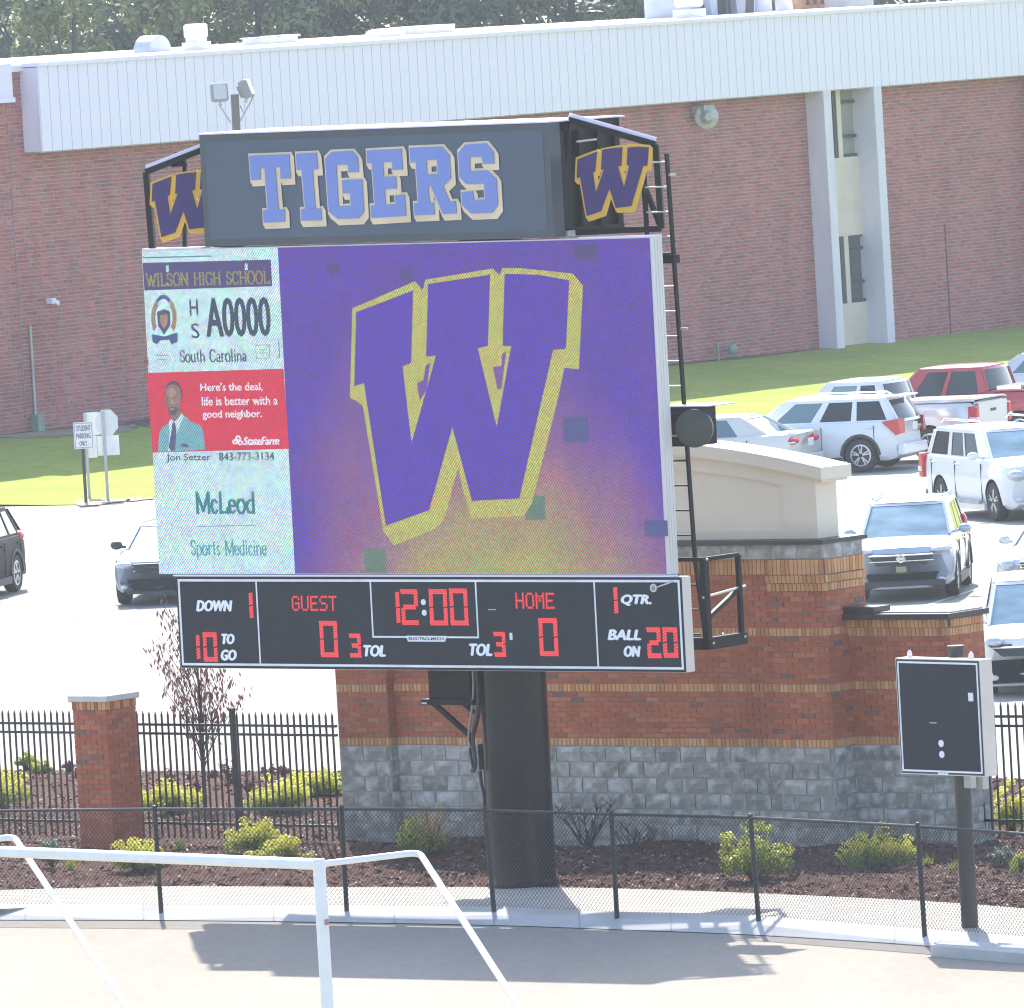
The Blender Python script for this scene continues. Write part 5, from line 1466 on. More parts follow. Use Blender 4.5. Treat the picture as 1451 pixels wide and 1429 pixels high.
LT = {
 'T': [[(20, 118), (235, 110), (243, 240), (190, 243), (187, 180), (160, 181), (178, 410), (210, 408), (213, 475), (97, 480), (95, 413), (120, 412), (103, 183), (78, 184), (80, 247), (30, 250)]],
 'I': [[(273, 107), (383, 102), (392, 190), (362, 192), (378, 405), (407, 402), (412, 466), (302, 470), (298, 407), (322, 405), (303, 193), (277, 195)]],
 'G': [[(430, 133), (465, 97), (575, 92), (605, 125), (612, 205), (557, 208), (553, 165), (490, 168), (503, 392), (570, 388), (565, 320), (528, 322), (523, 250), (630, 246), (640, 420), (612, 455), (497, 460), (450, 420)]],
 'E': [[(655, 90), (843, 80), (850, 192), (795, 195), (792, 150), (742, 153), (747, 232), (812, 229), (817, 295), (752, 299), (757, 383), (812, 380), (808, 332), (860, 328), (868, 443), (680, 455), (676, 388), (700, 386), (683, 157), (658, 158)]],
 'R': [[(887, 75), (1060, 68), (1103, 115), (1110, 240), (1068, 283), (1103, 365), (1135, 363), (1142, 430), (1068, 434), (1003, 282), (987, 283), (995, 372), (1018, 371), (1022, 435), (915, 440), (911, 375), (935, 373), (920, 153), (892, 155)], [(978, 142), (1035, 138), (1040, 215), (982, 220)]],
 'S': [[(1150, 100), (1188, 58), (1300, 50), (1342, 98), (1345, 160), (1285, 163), (1278, 122), (1213, 126), (1215, 200), (1308, 197), (1357, 245), (1365, 385), (1335, 425), (1220, 430), (1172, 385), (1168, 315), (1228, 310), (1235, 360), (1297, 355), (1290, 268), (1195, 272), (1158, 235)]]}
def holes_ok(h, d):
    xs = [p[0] for p in h]; zs_ = [p[1] for p in h]
    return min(max(xs) - min(xs), max(zs_) - min(zs_)) > 0.03
for ch, pls in LT.items():
    L = [[pl(350 + x / 3.818, 190 + z / 3.818, YT) for x, z in p] for p in pls]
    D_ = 0.028; SH = (0.038, -0.052)
    q = MB(); kk = 0
    for st in range(5):
        for (dx, dz) in ((-1, -1), (0, -1), (1, -1), (1, 0), (1, 1), (0, 1), (-1, 1), (-1, 0)):
            if st and (dx, dz) in ((-1, 1), (0, 1), (-1, 0)) and st > 1 and 0: continue
            ox_, oz_ = dx * D_ + SH[0] * st / 4, dz * D_ + SH[1] * st / 4
            q.prism([[(x + ox_, z + oz_) for x, z in p] for p in L], YT - .010 - kk * .0002, YT - .009 - kk * .0002, side=False); kk += 1
    part('letter', q, m_ltan, hd)
    q = MB(); q.prism(L, YT - .032, YT - .0225); part('letter_face', q, m_lblue, hd)
# dark open box behind the header
HD = 1.46
q = MB()
q.box(HX0 + .02, HX0 + .10, YT + .221, YT + HD, HZ0 + .02, HZ1 - .002); q.box(HX1 - .90, HX1 - .04, YT + HD - .06, YT + HD, HZ0, HZ1 - .002)
q.box(HX0 + .1, HX1 - .9, YT + HD - .05, YT + HD, HZ0, HZ1 - .002)
for (yy, zz) in ((.28, HZ0 + .05), (.28, HZ1 - .06), (HD - .1, HZ0 + .05)): q.box(HX0 + .1, HX1 - .02, YT + yy, YT + yy + .07, zz - .05, zz + .05)
for yy in (.222, .62, 1.0, 1.35): q.box(HX1 - .08, HX1 - .02, YT + yy, YT + yy + .10, HZ0, HZ1 - .003)
q.box(HX1 - .5, HX1 - .075, YT + .223, YT + HD - .07, HZ0 + .001, HZ1 - .005)
q.box(HX1 - .07, HX1 - .02, YT + .222, YT + HD, HZ0, HZ0 + .10); q.box(HX1 - .07, HX1 - .02, YT + .222, YT + HD, HZ1 - .11, HZ1 - .004)
part('header_housing', q, m_black, sb)
q = MB(); q.tube([(HX1 - .0, YT + .55, HZ1 - .26), (HX1 - .0, YT + .95, HZ1 - .25)], .015, 6); q.box(HX1 + .0, HX1 + .04, YT + .23, YT + .38, HZ0 + .0, HZ0 + .07); part('conduit_stub', q, m_steel, sb)

# --- angled side wings with the W emblem
m_wpur = M('emblem_purple', (0.030, 0.008, 0.12), (0.027, 0.007, 0.11), 2, 0.45)
m_wgold = M('emblem_gold', (0.70, 0.40, 0.03), (0.66, 0.37, 0.028), 2, 0.45)
SW = 9.527
WG = [(155, 320), (455, 205), (482, 242), (494, 198), (640, 168), (800, 145), (822, 172), (840, 140), (990, 138), (1150, 150), (1190, 200), (1176, 495), (1110, 490), (1030, 800), (962, 1035), (945, 1055), (720, 1068), (690, 1035), (627, 868), (560, 1100), (540, 1115), (330, 1185), (288, 1130), (210, 680), (185, 685), (140, 640)]
WGh = [[(447, 578), (472, 570), (487, 515), (508, 505), (455, 645)], [(790, 512), (820, 505), (830, 465), (846, 455), (818, 592)]]
WP = [(175, 345), (438, 238), (412, 508), (383, 520), (420, 800), (530, 478), (492, 490), (507, 215), (640, 192), (780, 180), (765, 430), (722, 440), (800, 725), (873, 432), (840, 425), (850, 185), (1000, 172), (1135, 182), (1115, 432), (1060, 432), (900, 975), (690, 1000), (607, 735), (490, 1045), (300, 1110), (210, 585), (165, 600)]
def wing(fr, anchors, emb, name='side_wing'):
    (tl, tr, br, bl, extra) = anchors
    loc_ = BF.i @ fr.m
    q = MB(); P_ = lambda p, y=0.0: (lambda r: Vector((r[0], y, r[1])))(fr.pl(p[0], p[1], y))
    for a, b_ in ((tl, tr), (tr, br), (br, bl), (bl, tl)):
        q.bar(P_(a), P_(b_), .075)
    for a, b_ in extra: q.bar(P_(a, .25), P_(b_, .0), .05)
    wg = part(name, q, m_black, sb); wg.matrix_local = loc_
    q = MB(); q.bar(P_(tl) + Vector((0, .0, .043)), P_(tr) + Vector((0, 0, .043)), .012, .09); part('top_sheet', q, m_white, wg)
    g_, p_ = emb
    q = MB(); q.prism([[fr.pl(x, z, -.10) for x, z in pp] for pp in g_], -.115, -.08); part('emblem_gold', q, m_wgold, wg)
    q = MB(); q.prism([[fr.pl(x, z, -.125) for x, z in pp] for pp in p_], -.128, -.1155); part('emblem_purple', q, m_wpur, wg)
    return wg
tr_ = lambda l, dx=0.0, dy=0.0, k=1.0: [(dx + x * k, dy + z * k) for x, z in l]
RP = BF.m @ Vector((HX1, YT + .43, 0)); RP.z = 0
WR = Fr(RP, -15)
right = wing(WR, ((806, 170), (929.5, 205), (938, 324), (786, 331), [((893, 212), (936, 322)), ((912, 215), (917, 324))]),
     ([tr_(WG, 800, 190, 1 / SW)] + [tr_(h, 800, 190, 1 / SW) for h in WGh], [tr_(WP, 800, 190, 1 / SW)]))
# the left emblem has the same shape, turned a little further away
kx, ky = 0.965, 0.94
def lm(l):
    out = []
    for x, z in l:
        X, Y = x / SW, z / SW
        out.append((212.5 + (X - 14.7) * kx * 1.0 , 240.5 + (Y - 14.4) * ky + (X - 14.7) * -0.005))
    return out
LP = BF.m @ Vector((HX0, YT + .45, 0)); LP.z = 0
WLf = Fr(LP, -17)
left = wing(WLf, ((207.5, 244), (330, 196), (340, 352), (216.5, 356), [((262, 222), (262, 352))]),
     ([lm(WG)] + [lm(h) for h in WGh], [lm(WP)]))
q = MB(); c_ = WLf.pl(261, 232, .3)
q.lathe([(.05, .16), (.11, 0), (.115, -.03)], 16, 'Z', (c_[0], .1, c_[1])); o = part('lamp_hood', q, m_black, sb, smooth=40); o.matrix_local = BF.i @ WLf.m

# --- ladder, platform, loudspeaker at the right edge
YL = 0.62
def lad(px, py): r = pl(px, py, YL); return Vector((r[0], YL, r[1]))
top, mid, low = lad(944.5, 218), lad(985, 795), lad(1001, 912)
q = MB(); q.bar(top, mid, .055, .03); q.bar(mid, low, .055, .03); part('ladder_rail', q, m_black, sb)
ofs = Vector((-.385, 0, 0))
q = MB(); q.bar(top + ofs, mid + ofs, .055, .03); q.bar(mid + ofs, low + ofs, .055, .03); part('ladder_rail', q, m_black, sb)
z = top.z - .10; k = 0
while z > low.z:
    u = (top.z - z) / (top.z - mid.z)
    xx = top.x + (mid.x - top.x) * u
    q = MB(); q.tube([(xx - .385, YL, z), (xx + .0, YL, z)], .012, 6); part('rung', q, m_steel if z > 6.0 else m_black, sb)
    z -= .305
for (px_, py_) in ((950, 248), (967, 466), (943, 190)):
    pass
for py_, px_ in ((248, 947), (466, 964)):
    a = lad(px_, py_); q = MB(); q.box(a.x - .0, a.x + .11, YL - .01, YL + .01, a.z - .012, a.z + .012); part('ladder_clip', q, m_steel, sb)
a = lad(934, 367); b_ = lad(962, 367); q = MB(); q.box(a.x - .2, b_.x, YL - .1, YL + .02, a.z - .055, a.z + .05); q.box(a.x - .2, b_.x - .08, YL - .12, YL, a.z + .052, a.z + .075); part('ladder_bracket', q, m_black, sb)
# loudspeaker box with round horn
def ptY(px, py, y): r = pl(px, py, y); return r
YK = .30
a = ptY(940, 605, YK); bsp = BF.box(948, 577, 985, 633, YK)
q = MB(); q.box(a[0] - .2, bsp[2] - .05, YK, YK + .5, bsp[1], bsp[3]); sp1 = part('loudspeaker', q, m_black, sb)
q = MB(); q.box(a[0] - .1, bsp[2] + .22, YK - .02, YK + .55, bsp[3] + .001, bsp[3] + .015); part('speaker_top', q, m_steel, sp1)
c_ = ptY(988, 607, YK - .04)
q = MB(); Rh = Matrix.Rotation(radians(22), 3, 'Z')
q.lathe([(.0, .0), (.16, -.005), (.235, .03), (.235, .09), (.15, .2), (.1, .42)], 30, 'Y', (c_[0] - .0, YK - .12, c_[1]), R=Rh); part('horn_cone', q, M('horn_grey_green', (.035, .04, .035), None, 4, .5), sp1, smooth=40)
for py_ in (588, 618):
    r = ptY(945, py_, YK - .02); q = MB(); q.box(r[0] - .1, r[0] + .3, YK - .03, YK - .002, r[1] - .01, r[1] + .012); part('trim_bar', q, m_steel if py_ > 600 else m_black, sp1)
# platform cage at the foot of the ladder
YC0, YC1 = .45, 1.15
fx = pl(988, 800, YC0)
Z1, Z0 = pl(990, 793, YC0)[1], pl(1000, 912, YC0)[1]
x0c, x1c = pl(990, 850, YC0)[0], pl(1000, 850, YC0)[0] + .0
q = MB()
xL, xR = x1c - .75, x1c
for (xx, yy, th) in ((xR, YC0, .085), (xR, YC1, .055), (xL, YC0, .05)):
    q.box(xx - th / 2, xx + th / 2, yy - th / 2, yy + th / 2, Z0, Z1)
q.bar((xR, YC0, Z1), (xR, YC1, Z1), .05); q.bar((xL, YC0, Z1), (xR, YC0, Z1), .05)
q.bar((xR, YC0, Z0 + .30), (xR, YC1, Z0 + .62), .05)
q.box(xR - .04, xR + .04, YC0 - .05, YC1 + .06, Z0 - .07, Z0 + .07); q.box(xL, xR + .04, YC0 - .05, YC0 + .02, Z0 - .07, Z0 + .07); q.box(xL, xR, YC0, YC1, Z0 - .08, Z0 - .05)
part('platform_cage', q, m_black, sb)
q = MB(); q.tube([(xR, YC0 - .05, (Z0 + Z1) / 2 + .05), (xR, YC1 + .12, (Z0 + Z1) / 2 + .12)], .018, 6); part('cage_bar', q, m_steel, sb)
for (yy, zz) in ((YC0 + .05, Z0), (YC0 + .25, Z0 + .09), (YC1, Z0 + .02), (YC0, Z1)):
    q = MB(); q.ell((xR + .05, yy, zz), (.018, .018, .018), 8, 5); part('bolt', q, m_steel, sb)
# equipment box, brace and cables on the left of the pole
YE = .75
b_ = BF.box(607, 935, 672, 991, YE)
q = MB(); q.box(b_[0], b_[2] - .08, YE, YE + .35, b_[1], b_[3] + .2); eb = part('equipment_box', q, m_black, sb)
q = MB(); q.box(b_[0] - .10, b_[2], YE - .05, YE + .4, b_[1] - .07, b_[1] - .002); part('box_shelf', q, m_black, eb)
q = MB(); q.box(b_[0] - .08, b_[0] + .0, YE - .06, YE - .03, b_[1] - .06, b_[1] - .04); part('shelf_corner', q, m_steel, eb)
a = pl(609, 992, YE); c_ = pl(668, 1044, YE); e_ = pl(652, 992, YE + .3); f_ = pl(672, 1010, YE + .3)
q = MB(); q.bar((a[0], YE, a[1]), (c_[0], YE, c_[1]), .055); q.bar((e_[0], YE + .3, e_[1]), (f_[0], YE + .3, f_[1]), .05); part('brace', q, m_black, sb)
c_ = BF.box(671, 1056, 684, 1092, YE); q = MB(); q.box(c_[0], c_[2] + .02, YE + .1, YE + .3, c_[1], c_[3]); q.box(c_[0] + .05, c_[2] + .02, YE + .09, YE + .3, c_[3], c_[3] + .01); part('switch_box', q, m_black, sb)
def cab(pts, r, m_, y=YE - .02):
    P_ = [Vector((pl(px_, py_, y)[0], y, pl(px_, py_, y)[1])) for px_, py_ in pts]
    out = []
    for i in range(len(P_) - 1):
        a, b_, c_, d = P_[max(i - 1, 0)], P_[i], P_[i + 1], P_[min(i + 2, len(P_) - 1)]
        for k in range(6):
            t = k / 6; out.append(0.5 * ((2 * b_) + (c_ - a) * t + (2 * a - 5 * b_ + 4 * c_ - d) * t * t + (3 * b_ - a - 3 * c_ + d) * t ** 3))
    out.append(P_[-1])
    q = MB(); q.tube(out, r, 7); part('cable', q, m_, sb, smooth=50)
cab([(668, 935), (671, 970), (668, 1010), (664, 1042), (666, 1060)], .016, m_cable)
cab([(673, 935), (677, 975), (676, 1010), (670, 1045), (674, 1085), (668, 1092)], .024, m_rubber, YE - .05)
cab([(676, 940), (680, 1000), (672, 1040), (666, 1060), (672, 1095)], .018, m_rubber, YE + .01)
cab([(680, 1092), (682, 1110), (686, 1130), (688, 1180)], .022, m_rubber, YE + .1)
q = MB(); q.ell((c_[0] + .05, YE, c_[1] + .15) if False else (pl(668, 1048, YE)[0], YE, pl(668, 1048, YE)[1]), (.05, .04, .05), 8, 6); part('cable_clamp', q, m_black, sb)

# ---------------------------------------------------------------- shrubs, small tree, bed plants
m_lyel = M_leaf('leaf_gold', (0.58, 0.56, 0.07), (0.85, 0.78, 0.15), 0.42)
m_lgrn = M_leaf('leaf_green', (0.10, 0.17, 0.035), (0.22, 0.29, 0.06), 0.35)
m_lsage = M_leaf('leaf_sage', (0.13, 0.18, 0.13), (0.24, 0.30, 0.22), 0.2)
m_lred = M_leaf('leaf_burgundy', (0.11, 0.040, 0.050), (0.24, 0.10, 0.11), 0.25)
m_ldry = M_leaf('leaf_dry_bronze', (0.30, 0.15, 0.09), (0.80, 0.62, 0.46), 0.4)
m_twig = M('dark_twig', (0.055, 0.035, 0.030), None, 6, 0.9)
GRP = 'shrubs in the mulch bed'
def bush(px, py, wpx, hpx, kind, label, seed, name='shrub', z0=0.06, mats=None, n=None, size=.027):
    """px, py: where its foot meets the ground; wpx, hpx: its size in the photo"""
    rg = random.Random(seed); g_ = G(px, py, z0); sc_ = FPX / g_.y
    r = wpx / 2 / sc_; h = hpx / sc_
    t_ = thing(name, label, 'shrub', group=GRP, loc=g_)
    q = MB(); tips = []
    ns = 26 if kind != 'sage' else 14
    for k in range(ns):
        a = rg.random() * 6.28; e = sqrt(rg.random()); el = rg.uniform(.45, 1.0)
        tip = Vector((cos(a) * r * e * 1.02, sin(a) * r * e * .9, h * (1.0 - .55 * e * e) * el))
        q.tube([(cos(a) * .02, sin(a) * .02, -.03), tip * .5 + Vector((0, 0, .02)), tip * .95], .0075, 4, r2=.002)
        tips.append(tip)
    part('stems', q, m_twig, t_)
    q = MB(); q2 = MB()
    n = n or int(2900 * (r / .45) ** 1.4)
    cl = []
    for tip in tips:
        s_ = r * rg.uniform(.16, .30)
        cl.append((tip, (s_, s_, s_ * .75)))
        cl.append((tip * .62 + Vector((0, 0, .03)), (s_ * 1.15, s_ * 1.15, s_ * .8)))
    low = [((c_[0][0], c_[0][1], c_[0][2] * .45 + .04), c_[1]) for c_ in cl]
    if kind == 'gold':
        leaf_cloud(q, (0, 0, 0), None, int(n * .75), size, rg, clumps=cl); leaf_cloud(q2, (0, 0, 0), None, int(n * .75), size, rg, clumps=low)
        part('new_leaves', q, m_lyel, t_, kind='stuff'); part('old_leaves', q2, m_lgrn, t_, kind='stuff')
    elif kind == 'green':
        leaf_cloud(q, (0, 0, 0), None, int(n * .5), size, rg, clumps=cl); leaf_cloud(q2, (0, 0, 0), None, n, size, rg, clumps=low + cl)
        part('new_leaves', q, m_lyel, t_, kind='stuff'); part('old_leaves', q2, m_lgrn, t_, kind='stuff')
    elif kind == 'sage':
        leaf_cloud(q, (0, 0, 0), None, n, size, rg, clumps=cl + low); part('leaves', q, m_lsage, t_, kind='stuff')
    elif kind == 'red':
        leaf_cloud(q, (0, 0, 0), None, int(n * .6), size, rg, clumps=cl); part('leaves', q, m_lred, t_, kind='stuff')
    return t_
bush(-2, 1148, 86, 76, 'gold', 'gold shrub cut off by the left edge behind the iron fence', 1)
bush(58, 1100, 34, 26, 'green', 'small green shrub behind the iron fence near the left edge', 2)
bush(38, 1090, 30, 26, 'green', 'small pale shrub behind the iron fence, leftmost by the lot', 32)
bush(242, 1150, 84, 48, 'gold', 'low gold shrub behind the iron fence just right of the brick pillar', 3)
bush(395, 1148, 92, 52, 'gold', 'wide gold shrub behind the iron fence left of its neighbour by the wall', 4)
bush(440, 1130, 86, 50, 'gold', 'gold green shrub behind the iron fence beside the wall corner', 5)
bush(75, 1226, 58, 40, 'sage', 'low grey green shrub at the left edge of the bed', 6, n=1600)
bush(196, 1234, 84, 54, 'gold', 'gold spiky shrub in front of the brick pillar', 7)
bush(362, 1210, 80, 52, 'gold', 'rear one of two touching gold shrubs left of the scoreboard pole', 8)
bush(398, 1228, 84, 50, 'gold', 'front one of two touching gold shrubs left of the scoreboard pole', 9)
bush(590, 1215, 70, 60, 'green', 'green gold shrub against the block wall left of the pole', 10)
bush(1068, 1246, 98, 88, 'green', 'tall green shrub in front of the block wall behind a fence post', 11)
bush(1243, 1232, 104, 66, 'gold', 'yellow shrub in front of the block wall left of the clock box post', 12)
bush(1420, 1226, 52, 30, 'sage', 'grey green shrub by the right edge under the iron fence', 13, n=1300)
bush(1446, 1234, 24, 30, 'green', 'small green shrub cut off by the right edge', 14)
bush(1432, 1182, 56, 88, 'gold', 'upright gold shrub behind the iron fence at the right edge', 15)
for k, (px, py, w_, h_) in enumerate(((112, 1108, 26, 20), (98, 1092, 20, 14), (238, 1112, 30, 24), (280, 1125, 22, 18), (325, 1112, 34, 42), (352, 1124, 26, 30), (303, 1104, 18, 12), (382, 1106, 26, 24), (402, 1102, 22, 20), (478, 1122, 26, 34))):
    bush(px, py, w_, h_, 'red', ['burgundy seedling shrub left of the brick pillar', 'tiny burgundy seedling shrub nearest the pillar top left', 'burgundy shrub right of the brick pillar behind the fence', 'burgundy shrub by the trunk of the purple tree', 'tall burgundy shrub left of the iron fence post', 'burgundy shrub right of the iron fence post', 'tiny burgundy shrub at the edge of the lot by the purple tree', 'burgundy shrub behind the wide gold shrub', 'burgundy shrub at the lot edge behind the wide gold shrub', 'burgundy shrub against the left corner of the wall'][k], 40 + k, n=420, size=.026)
# bronze strap-leaved plant
g_ = G(612, 1212, .06)
t_ = thing('strap_leaf_plant', 'bronze strap leaved plant with curled tips against the block wall', 'plant', loc=g_)
q = MB(); rg = random.Random(3)
for k in range(190):
    a = rg.random() * 6.28; L_ = rg.uniform(.36, .74); up_ = rg.uniform(.6, 1.5); lean = rg.uniform(.25, 1.15)
    pts = []
    for j in range(6):
        u = j / 5; rr_ = L_ * lean * u; z = L_ * up_ * (u - .55 * u * u * lean)
        pts.append(Vector((cos(a) * rr_, sin(a) * rr_, z)))
    sd_ = (Vector((-sin(a), cos(a), 0)) + Vector((.5, 0, 0))).normalized() * .017
    vs = []
    for j, p in enumerate(pts): w_ = 1 - .75 * j / 5; vs += [p - sd_ * w_, p + sd_ * w_]
    q.add(vs, [(2 * j, 2 * j + 1, 2 * j + 3, 2 * j + 2) for j in range(5)])
part('leaves', q, m_ldry, t_, kind='stuff')
q = MB()
for (dx, h_) in ((-.04, .55), (.11, .60)): q.tube([(dx, 0, 0), (dx + .0, 0, h_)], .013, 5, r2=.008)
part('flower_stem', q, M('rust_stem', (.16, .06, .04), None, 5, .9), t_)
# bare dark shrub and a small one
for (px, py, w_, h_, sd_, lb) in ((832, 1203, 95, 72, 21, 'bare dark branched shrub right of the scoreboard pole'), (900, 1215, 62, 42, 22, 'low bare twiggy shrub right of the tall bare one')):
    rg = random.Random(sd_); g_ = G(px, py, .05); sc_ = FPX / g_.y
    q = MB()
    for k in range(16):
        a = rg.uniform(-1, 1); H_ = h_ / sc_ * rg.uniform(.55, 1); W_ = w_ / 2 / sc_
        p0 = Vector((rg.uniform(-.08, .08), rg.uniform(-.05, .05), 0)); p2 = Vector((a * W_, rg.uniform(-.2, .2), H_)); p1 = (p0 + p2) / 2 + Vector((a * .02, 0, .06))
        q.tube([p0, p1, p2], .011, 5, r2=.004)
        for j in range(4):
            u = rg.uniform(.4, .95); b_ = p1.lerp(p2, u); d_ = Vector((rg.uniform(-.13, .13), rg.uniform(-.1, .1), rg.uniform(.06, .17)))
            q.tube([b_, b_ + d_], .005, 4, r2=.002)
    solo('bare_shrub', q, m_twig, lb, 'shrub', loc=g_)
# grass tufts
TF = ((100, 1232, 'tuft of green weed at the left end of the bed'), (68, 1216, 'tiny green weed under the left grey shrub'), (1313, 1228, 'short green grass tuft right of the yellow shrub'), (1353, 1236, 'green grass tuft left of the clock box post'), (1410, 1228, 'thin green grass tuft near the right edge'), (1437, 1238, 'rightmost green grass tuft in the bed'), (255, 1205, 'pale green weed by the fence post near the pillar'))
for k, (px, py, lb) in enumerate(TF):
    rg = random.Random(60 + k); g_ = G(px, py, .05); q = MB()
    for j in range(46):
        a = rg.random() * 6.28; L_ = rg.uniform(.08, .20); r_ = rg.uniform(0, .07)
        b_ = Vector((cos(a) * r_, sin(a) * r_, 0)); tp = b_ + Vector((rg.uniform(-.05, .05), rg.uniform(-.05, .05), L_))
        q.add([b_ - Vector((.006, 0, 0)), b_ + Vector((.006, 0, 0)), tp], [(0, 1, 2)])
    solo('grass_tuft', q, m_lgrn, lb, 'weed', 'green tufts in the mulch', loc=g_)
# little purple-leaved tree behind the fence
TG = G(291, 1148, .05)
pt = thing('purple_tree', 'thin young purple leaved tree behind the iron fence', 'tree', loc=TG)
rg = random.Random(12); scT = FPX / TG.y
def tp_(px, py, dy=0.0):
    p = D(px, py, TG.y + dy); return p - TG
q = MB(); q.tube([(0, 0, -.1), tp_(287, 1060), tp_(284, 1000), tp_(278, 930), tp_(270, 850)], .032, 8, r2=.009); q.ell(tp_(285, 1052), (.05, .05, .05), 8, 6)
part('trunk', q, m_bark, pt)
q = MB(); lf = MB()
tipsP = [(226, 925), (212, 925), (238, 955), (232, 975), (222, 900), (245, 975), (262, 990), (270, 1010), (300, 985), (318, 975), (330, 960), (345, 985), (325, 1000), (300, 1012), (258, 935), (285, 945), (310, 945), (296, 920), (240, 900), (230, 870), (225, 845), (243, 860), (262, 880), (282, 900), (320, 930), (250, 1000), (275, 975), (290, 965), (235, 940), (250, 920)]
for (px, py) in tipsP:
    dy = rg.uniform(-.35, .35); e_ = tp_(px, py, dy)
    u = min(.98, max(.15, (1075 - py) / 250)); b_ = Vector((0, 0, 0)).lerp(tp_(283, 900), max(.2, u * .78))
    m_ = b_.lerp(e_, .5) + Vector((0, 0, .06)); q.tube([b_, m_, e_], .009, 4, r2=.003)
    for j in range(33):
        c_ = m_.lerp(e_, rg.uniform(-.2, 1.1)) + Vector((rg.uniform(-.10, .10), rg.uniform(-.12, .12), rg.uniform(-.10, .07)))
        L_ = rg.uniform(.03, .058); dn = Vector((rg.uniform(-.5, .5), rg.uniform(-.4, .4), -1)).normalized() * L_; sd_ = Vector((rg.uniform(-1, 1), rg.uniform(-1, 1), 0)).normalized() * L_ * .34
        lf.add([c_ - dn, c_ + sd_, c_ + dn, c_ - sd_], [(0, 1, 2, 3)])
part('branches', q, m_bark, pt); part('leaves', lf, m_lred, pt, kind='stuff')

# ---------------------------------------------------------------- floodlight pole
FLf = Fr(D(334, 300, 205) - Vector((0, 0, 0)), 0)
FLG = D(334, 205, 205); FLf = Fr((FLG.x, 205, 0), 0)
fl = thing('floodlight_pole', 'weathered wooden pole with two grey floodlights above the header sign', 'light pole', FLf)
p_ = lambda x, y, d=0.0: (lambda r: Vector((r[0], d, r[1])))(FLf.pl(x, y, d))
q = MB(); t0 = p_(332.5, 134); q.tube([(0, 0, -.2), (0, 0, 5), t0], .10, 14, r2=.088); part('pole', q, M('weathered_wood', (.22, .20, .17), (.14, .13, .11), 9, .9, stretch=(1, 1, .1)), fl, smooth=50)
q = MB()
for a, b_ in (((310, 148), (327, 174)), ((352, 150), (340, 172))): q.bar(p_(*a), p_(*b_, ), .04)
part('arm', q, m_grey, fl)
m_fglass = M('flood_glass', (.55, .57, .56), None, 8, .15, spec=.6)
for (cx, cy, ya, w_, h_, sg) in ((310.5, 131, 14, .36, .40, 1), (349, 126, 78, .36, .40, -1)):
    R_ = Matrix.Rotation(radians(ya), 3, 'Z') @ Matrix.Rotation(radians(-8 if sg > 0 else -20), 3, 'X')
    c_ = p_(cx, cy)
    q = MB(); q.bbox(c_, (w_, .20, h_), R_, bev=.03); q.bbox(c_ + R_ @ Vector((0, .12, -.02)), (.2, .1, .26), R_); f_ = part('floodlight', q, M('flood_housing', (.28, .28, .27), None, 6, .6), fl)
    q = MB(); q.bbox(c_ + R_ @ Vector((.0, -.102, .0)), (w_ - .07, .012, h_ - .08), R_); part('glass', q, m_fglass, f_)
    q = MB(); q.bar(c_ + Vector((0, 0, -.2)), c_ + Vector((.0 + .03 * sg, 0, -.30)), .05); part('bracket', q, m_grey, f_)
q = MB(); q.tube([p_(352, 118), p_(358, 138), p_(352, 152), p_(345, 160), p_(340, 150)], .010, 5); part('wire', q, m_rubber, fl)

# ---------------------------------------------------------------- sign posts at the lot edge
m_sback = M('sign_back', (.66, .67, .68), (.58, .59, .60), 4, .5, metal=.2)
m_swhite = M('sign_white', (.80, .80, .80), None, 4, .5)
def sign_post(px, pyb, pyt, label, wpx=5):
    g_ = G(px, pyb, .0); fr = Fr(g_, 6); return fr, thing('sign_post', label, 'sign', fr, 'signs at the edge of the lot')
fr, sg_ = sign_post(122, 713, 600, 'white student parking only sign on a dark post')
q = MB(); q.box(-.035, .035, -.02, .02, -.1, fr.pl(119, 602)[1]); part('post', q, m_frame, sg_)
b_ = fr.box(104.5, 598.5, 132, 636, -.03)
q = MB(); q.box(b_[0], b_[2], -.045, -.025, b_[1], b_[3]); sp_ = part('sign_plate', q, m_swhite, sg_)
m_stext = M('sign_text_grey', (.14, .15, .17), None, 4, .6)
q = MB(); e_ = .018
q.prism([[(b_[0] + e_, b_[1] + e_), (b_[2] - e_, b_[1] + e_), (b_[2] - e_, b_[3] - e_), (b_[0] + e_, b_[3] - e_)], [(b_[0] + 1.6 * e_, b_[1] + 1.6 * e_), (b_[2] - 1.6 * e_, b_[1] + 1.6 * e_), (b_[2] - 1.6 * e_, b_[3] - 1.6 * e_), (b_[0] + 1.6 * e_, b_[3] - 1.6 * e_)]], -.049, -.0455)
part('border', q, m_stext, sp_)
for s_, y0, y1 in (('STUDENT', 603, 611), ('PARKING', 614, 622), ('ONLY', 625, 632)):
    k_ = 0 if s_ != 'ONLY' else 5
    bb = fr.box(108 + k_ * .9, y0, 128.5 - k_, y1, -.05); q = MB(); put_text(q, s_, bb, -.050, 0, 0, fat=.002); part('lettering', q, m_stext, sp_)
fr, sg_ = sign_post(127, 706, 584, 'blank white back of a tall double sign behind the student parking sign')
q = MB(); q.box(-.03, .03, -.02, .02, -.1, fr.pl(130, 585)[1]); part('post', q, m_grey, sg_)
for bb in ((121, 584.5, 140.5, 617), (121, 618, 137.5, 649)):
    b_ = fr.box(*bb, .03); q = MB(); q.box(b_[0], b_[2], .025, .04, b_[1], b_[3]); part('sign_plate', q, m_swhite, sg_)
fr, sg_ = sign_post(153, 709, 580, 'back of an octagonal stop sign above a blank white plate')
q = MB(); q.box(-.032, .032, -.03, .0, -.1, fr.pl(150, 583)[1]); part('post', q, m_grey, sg_)
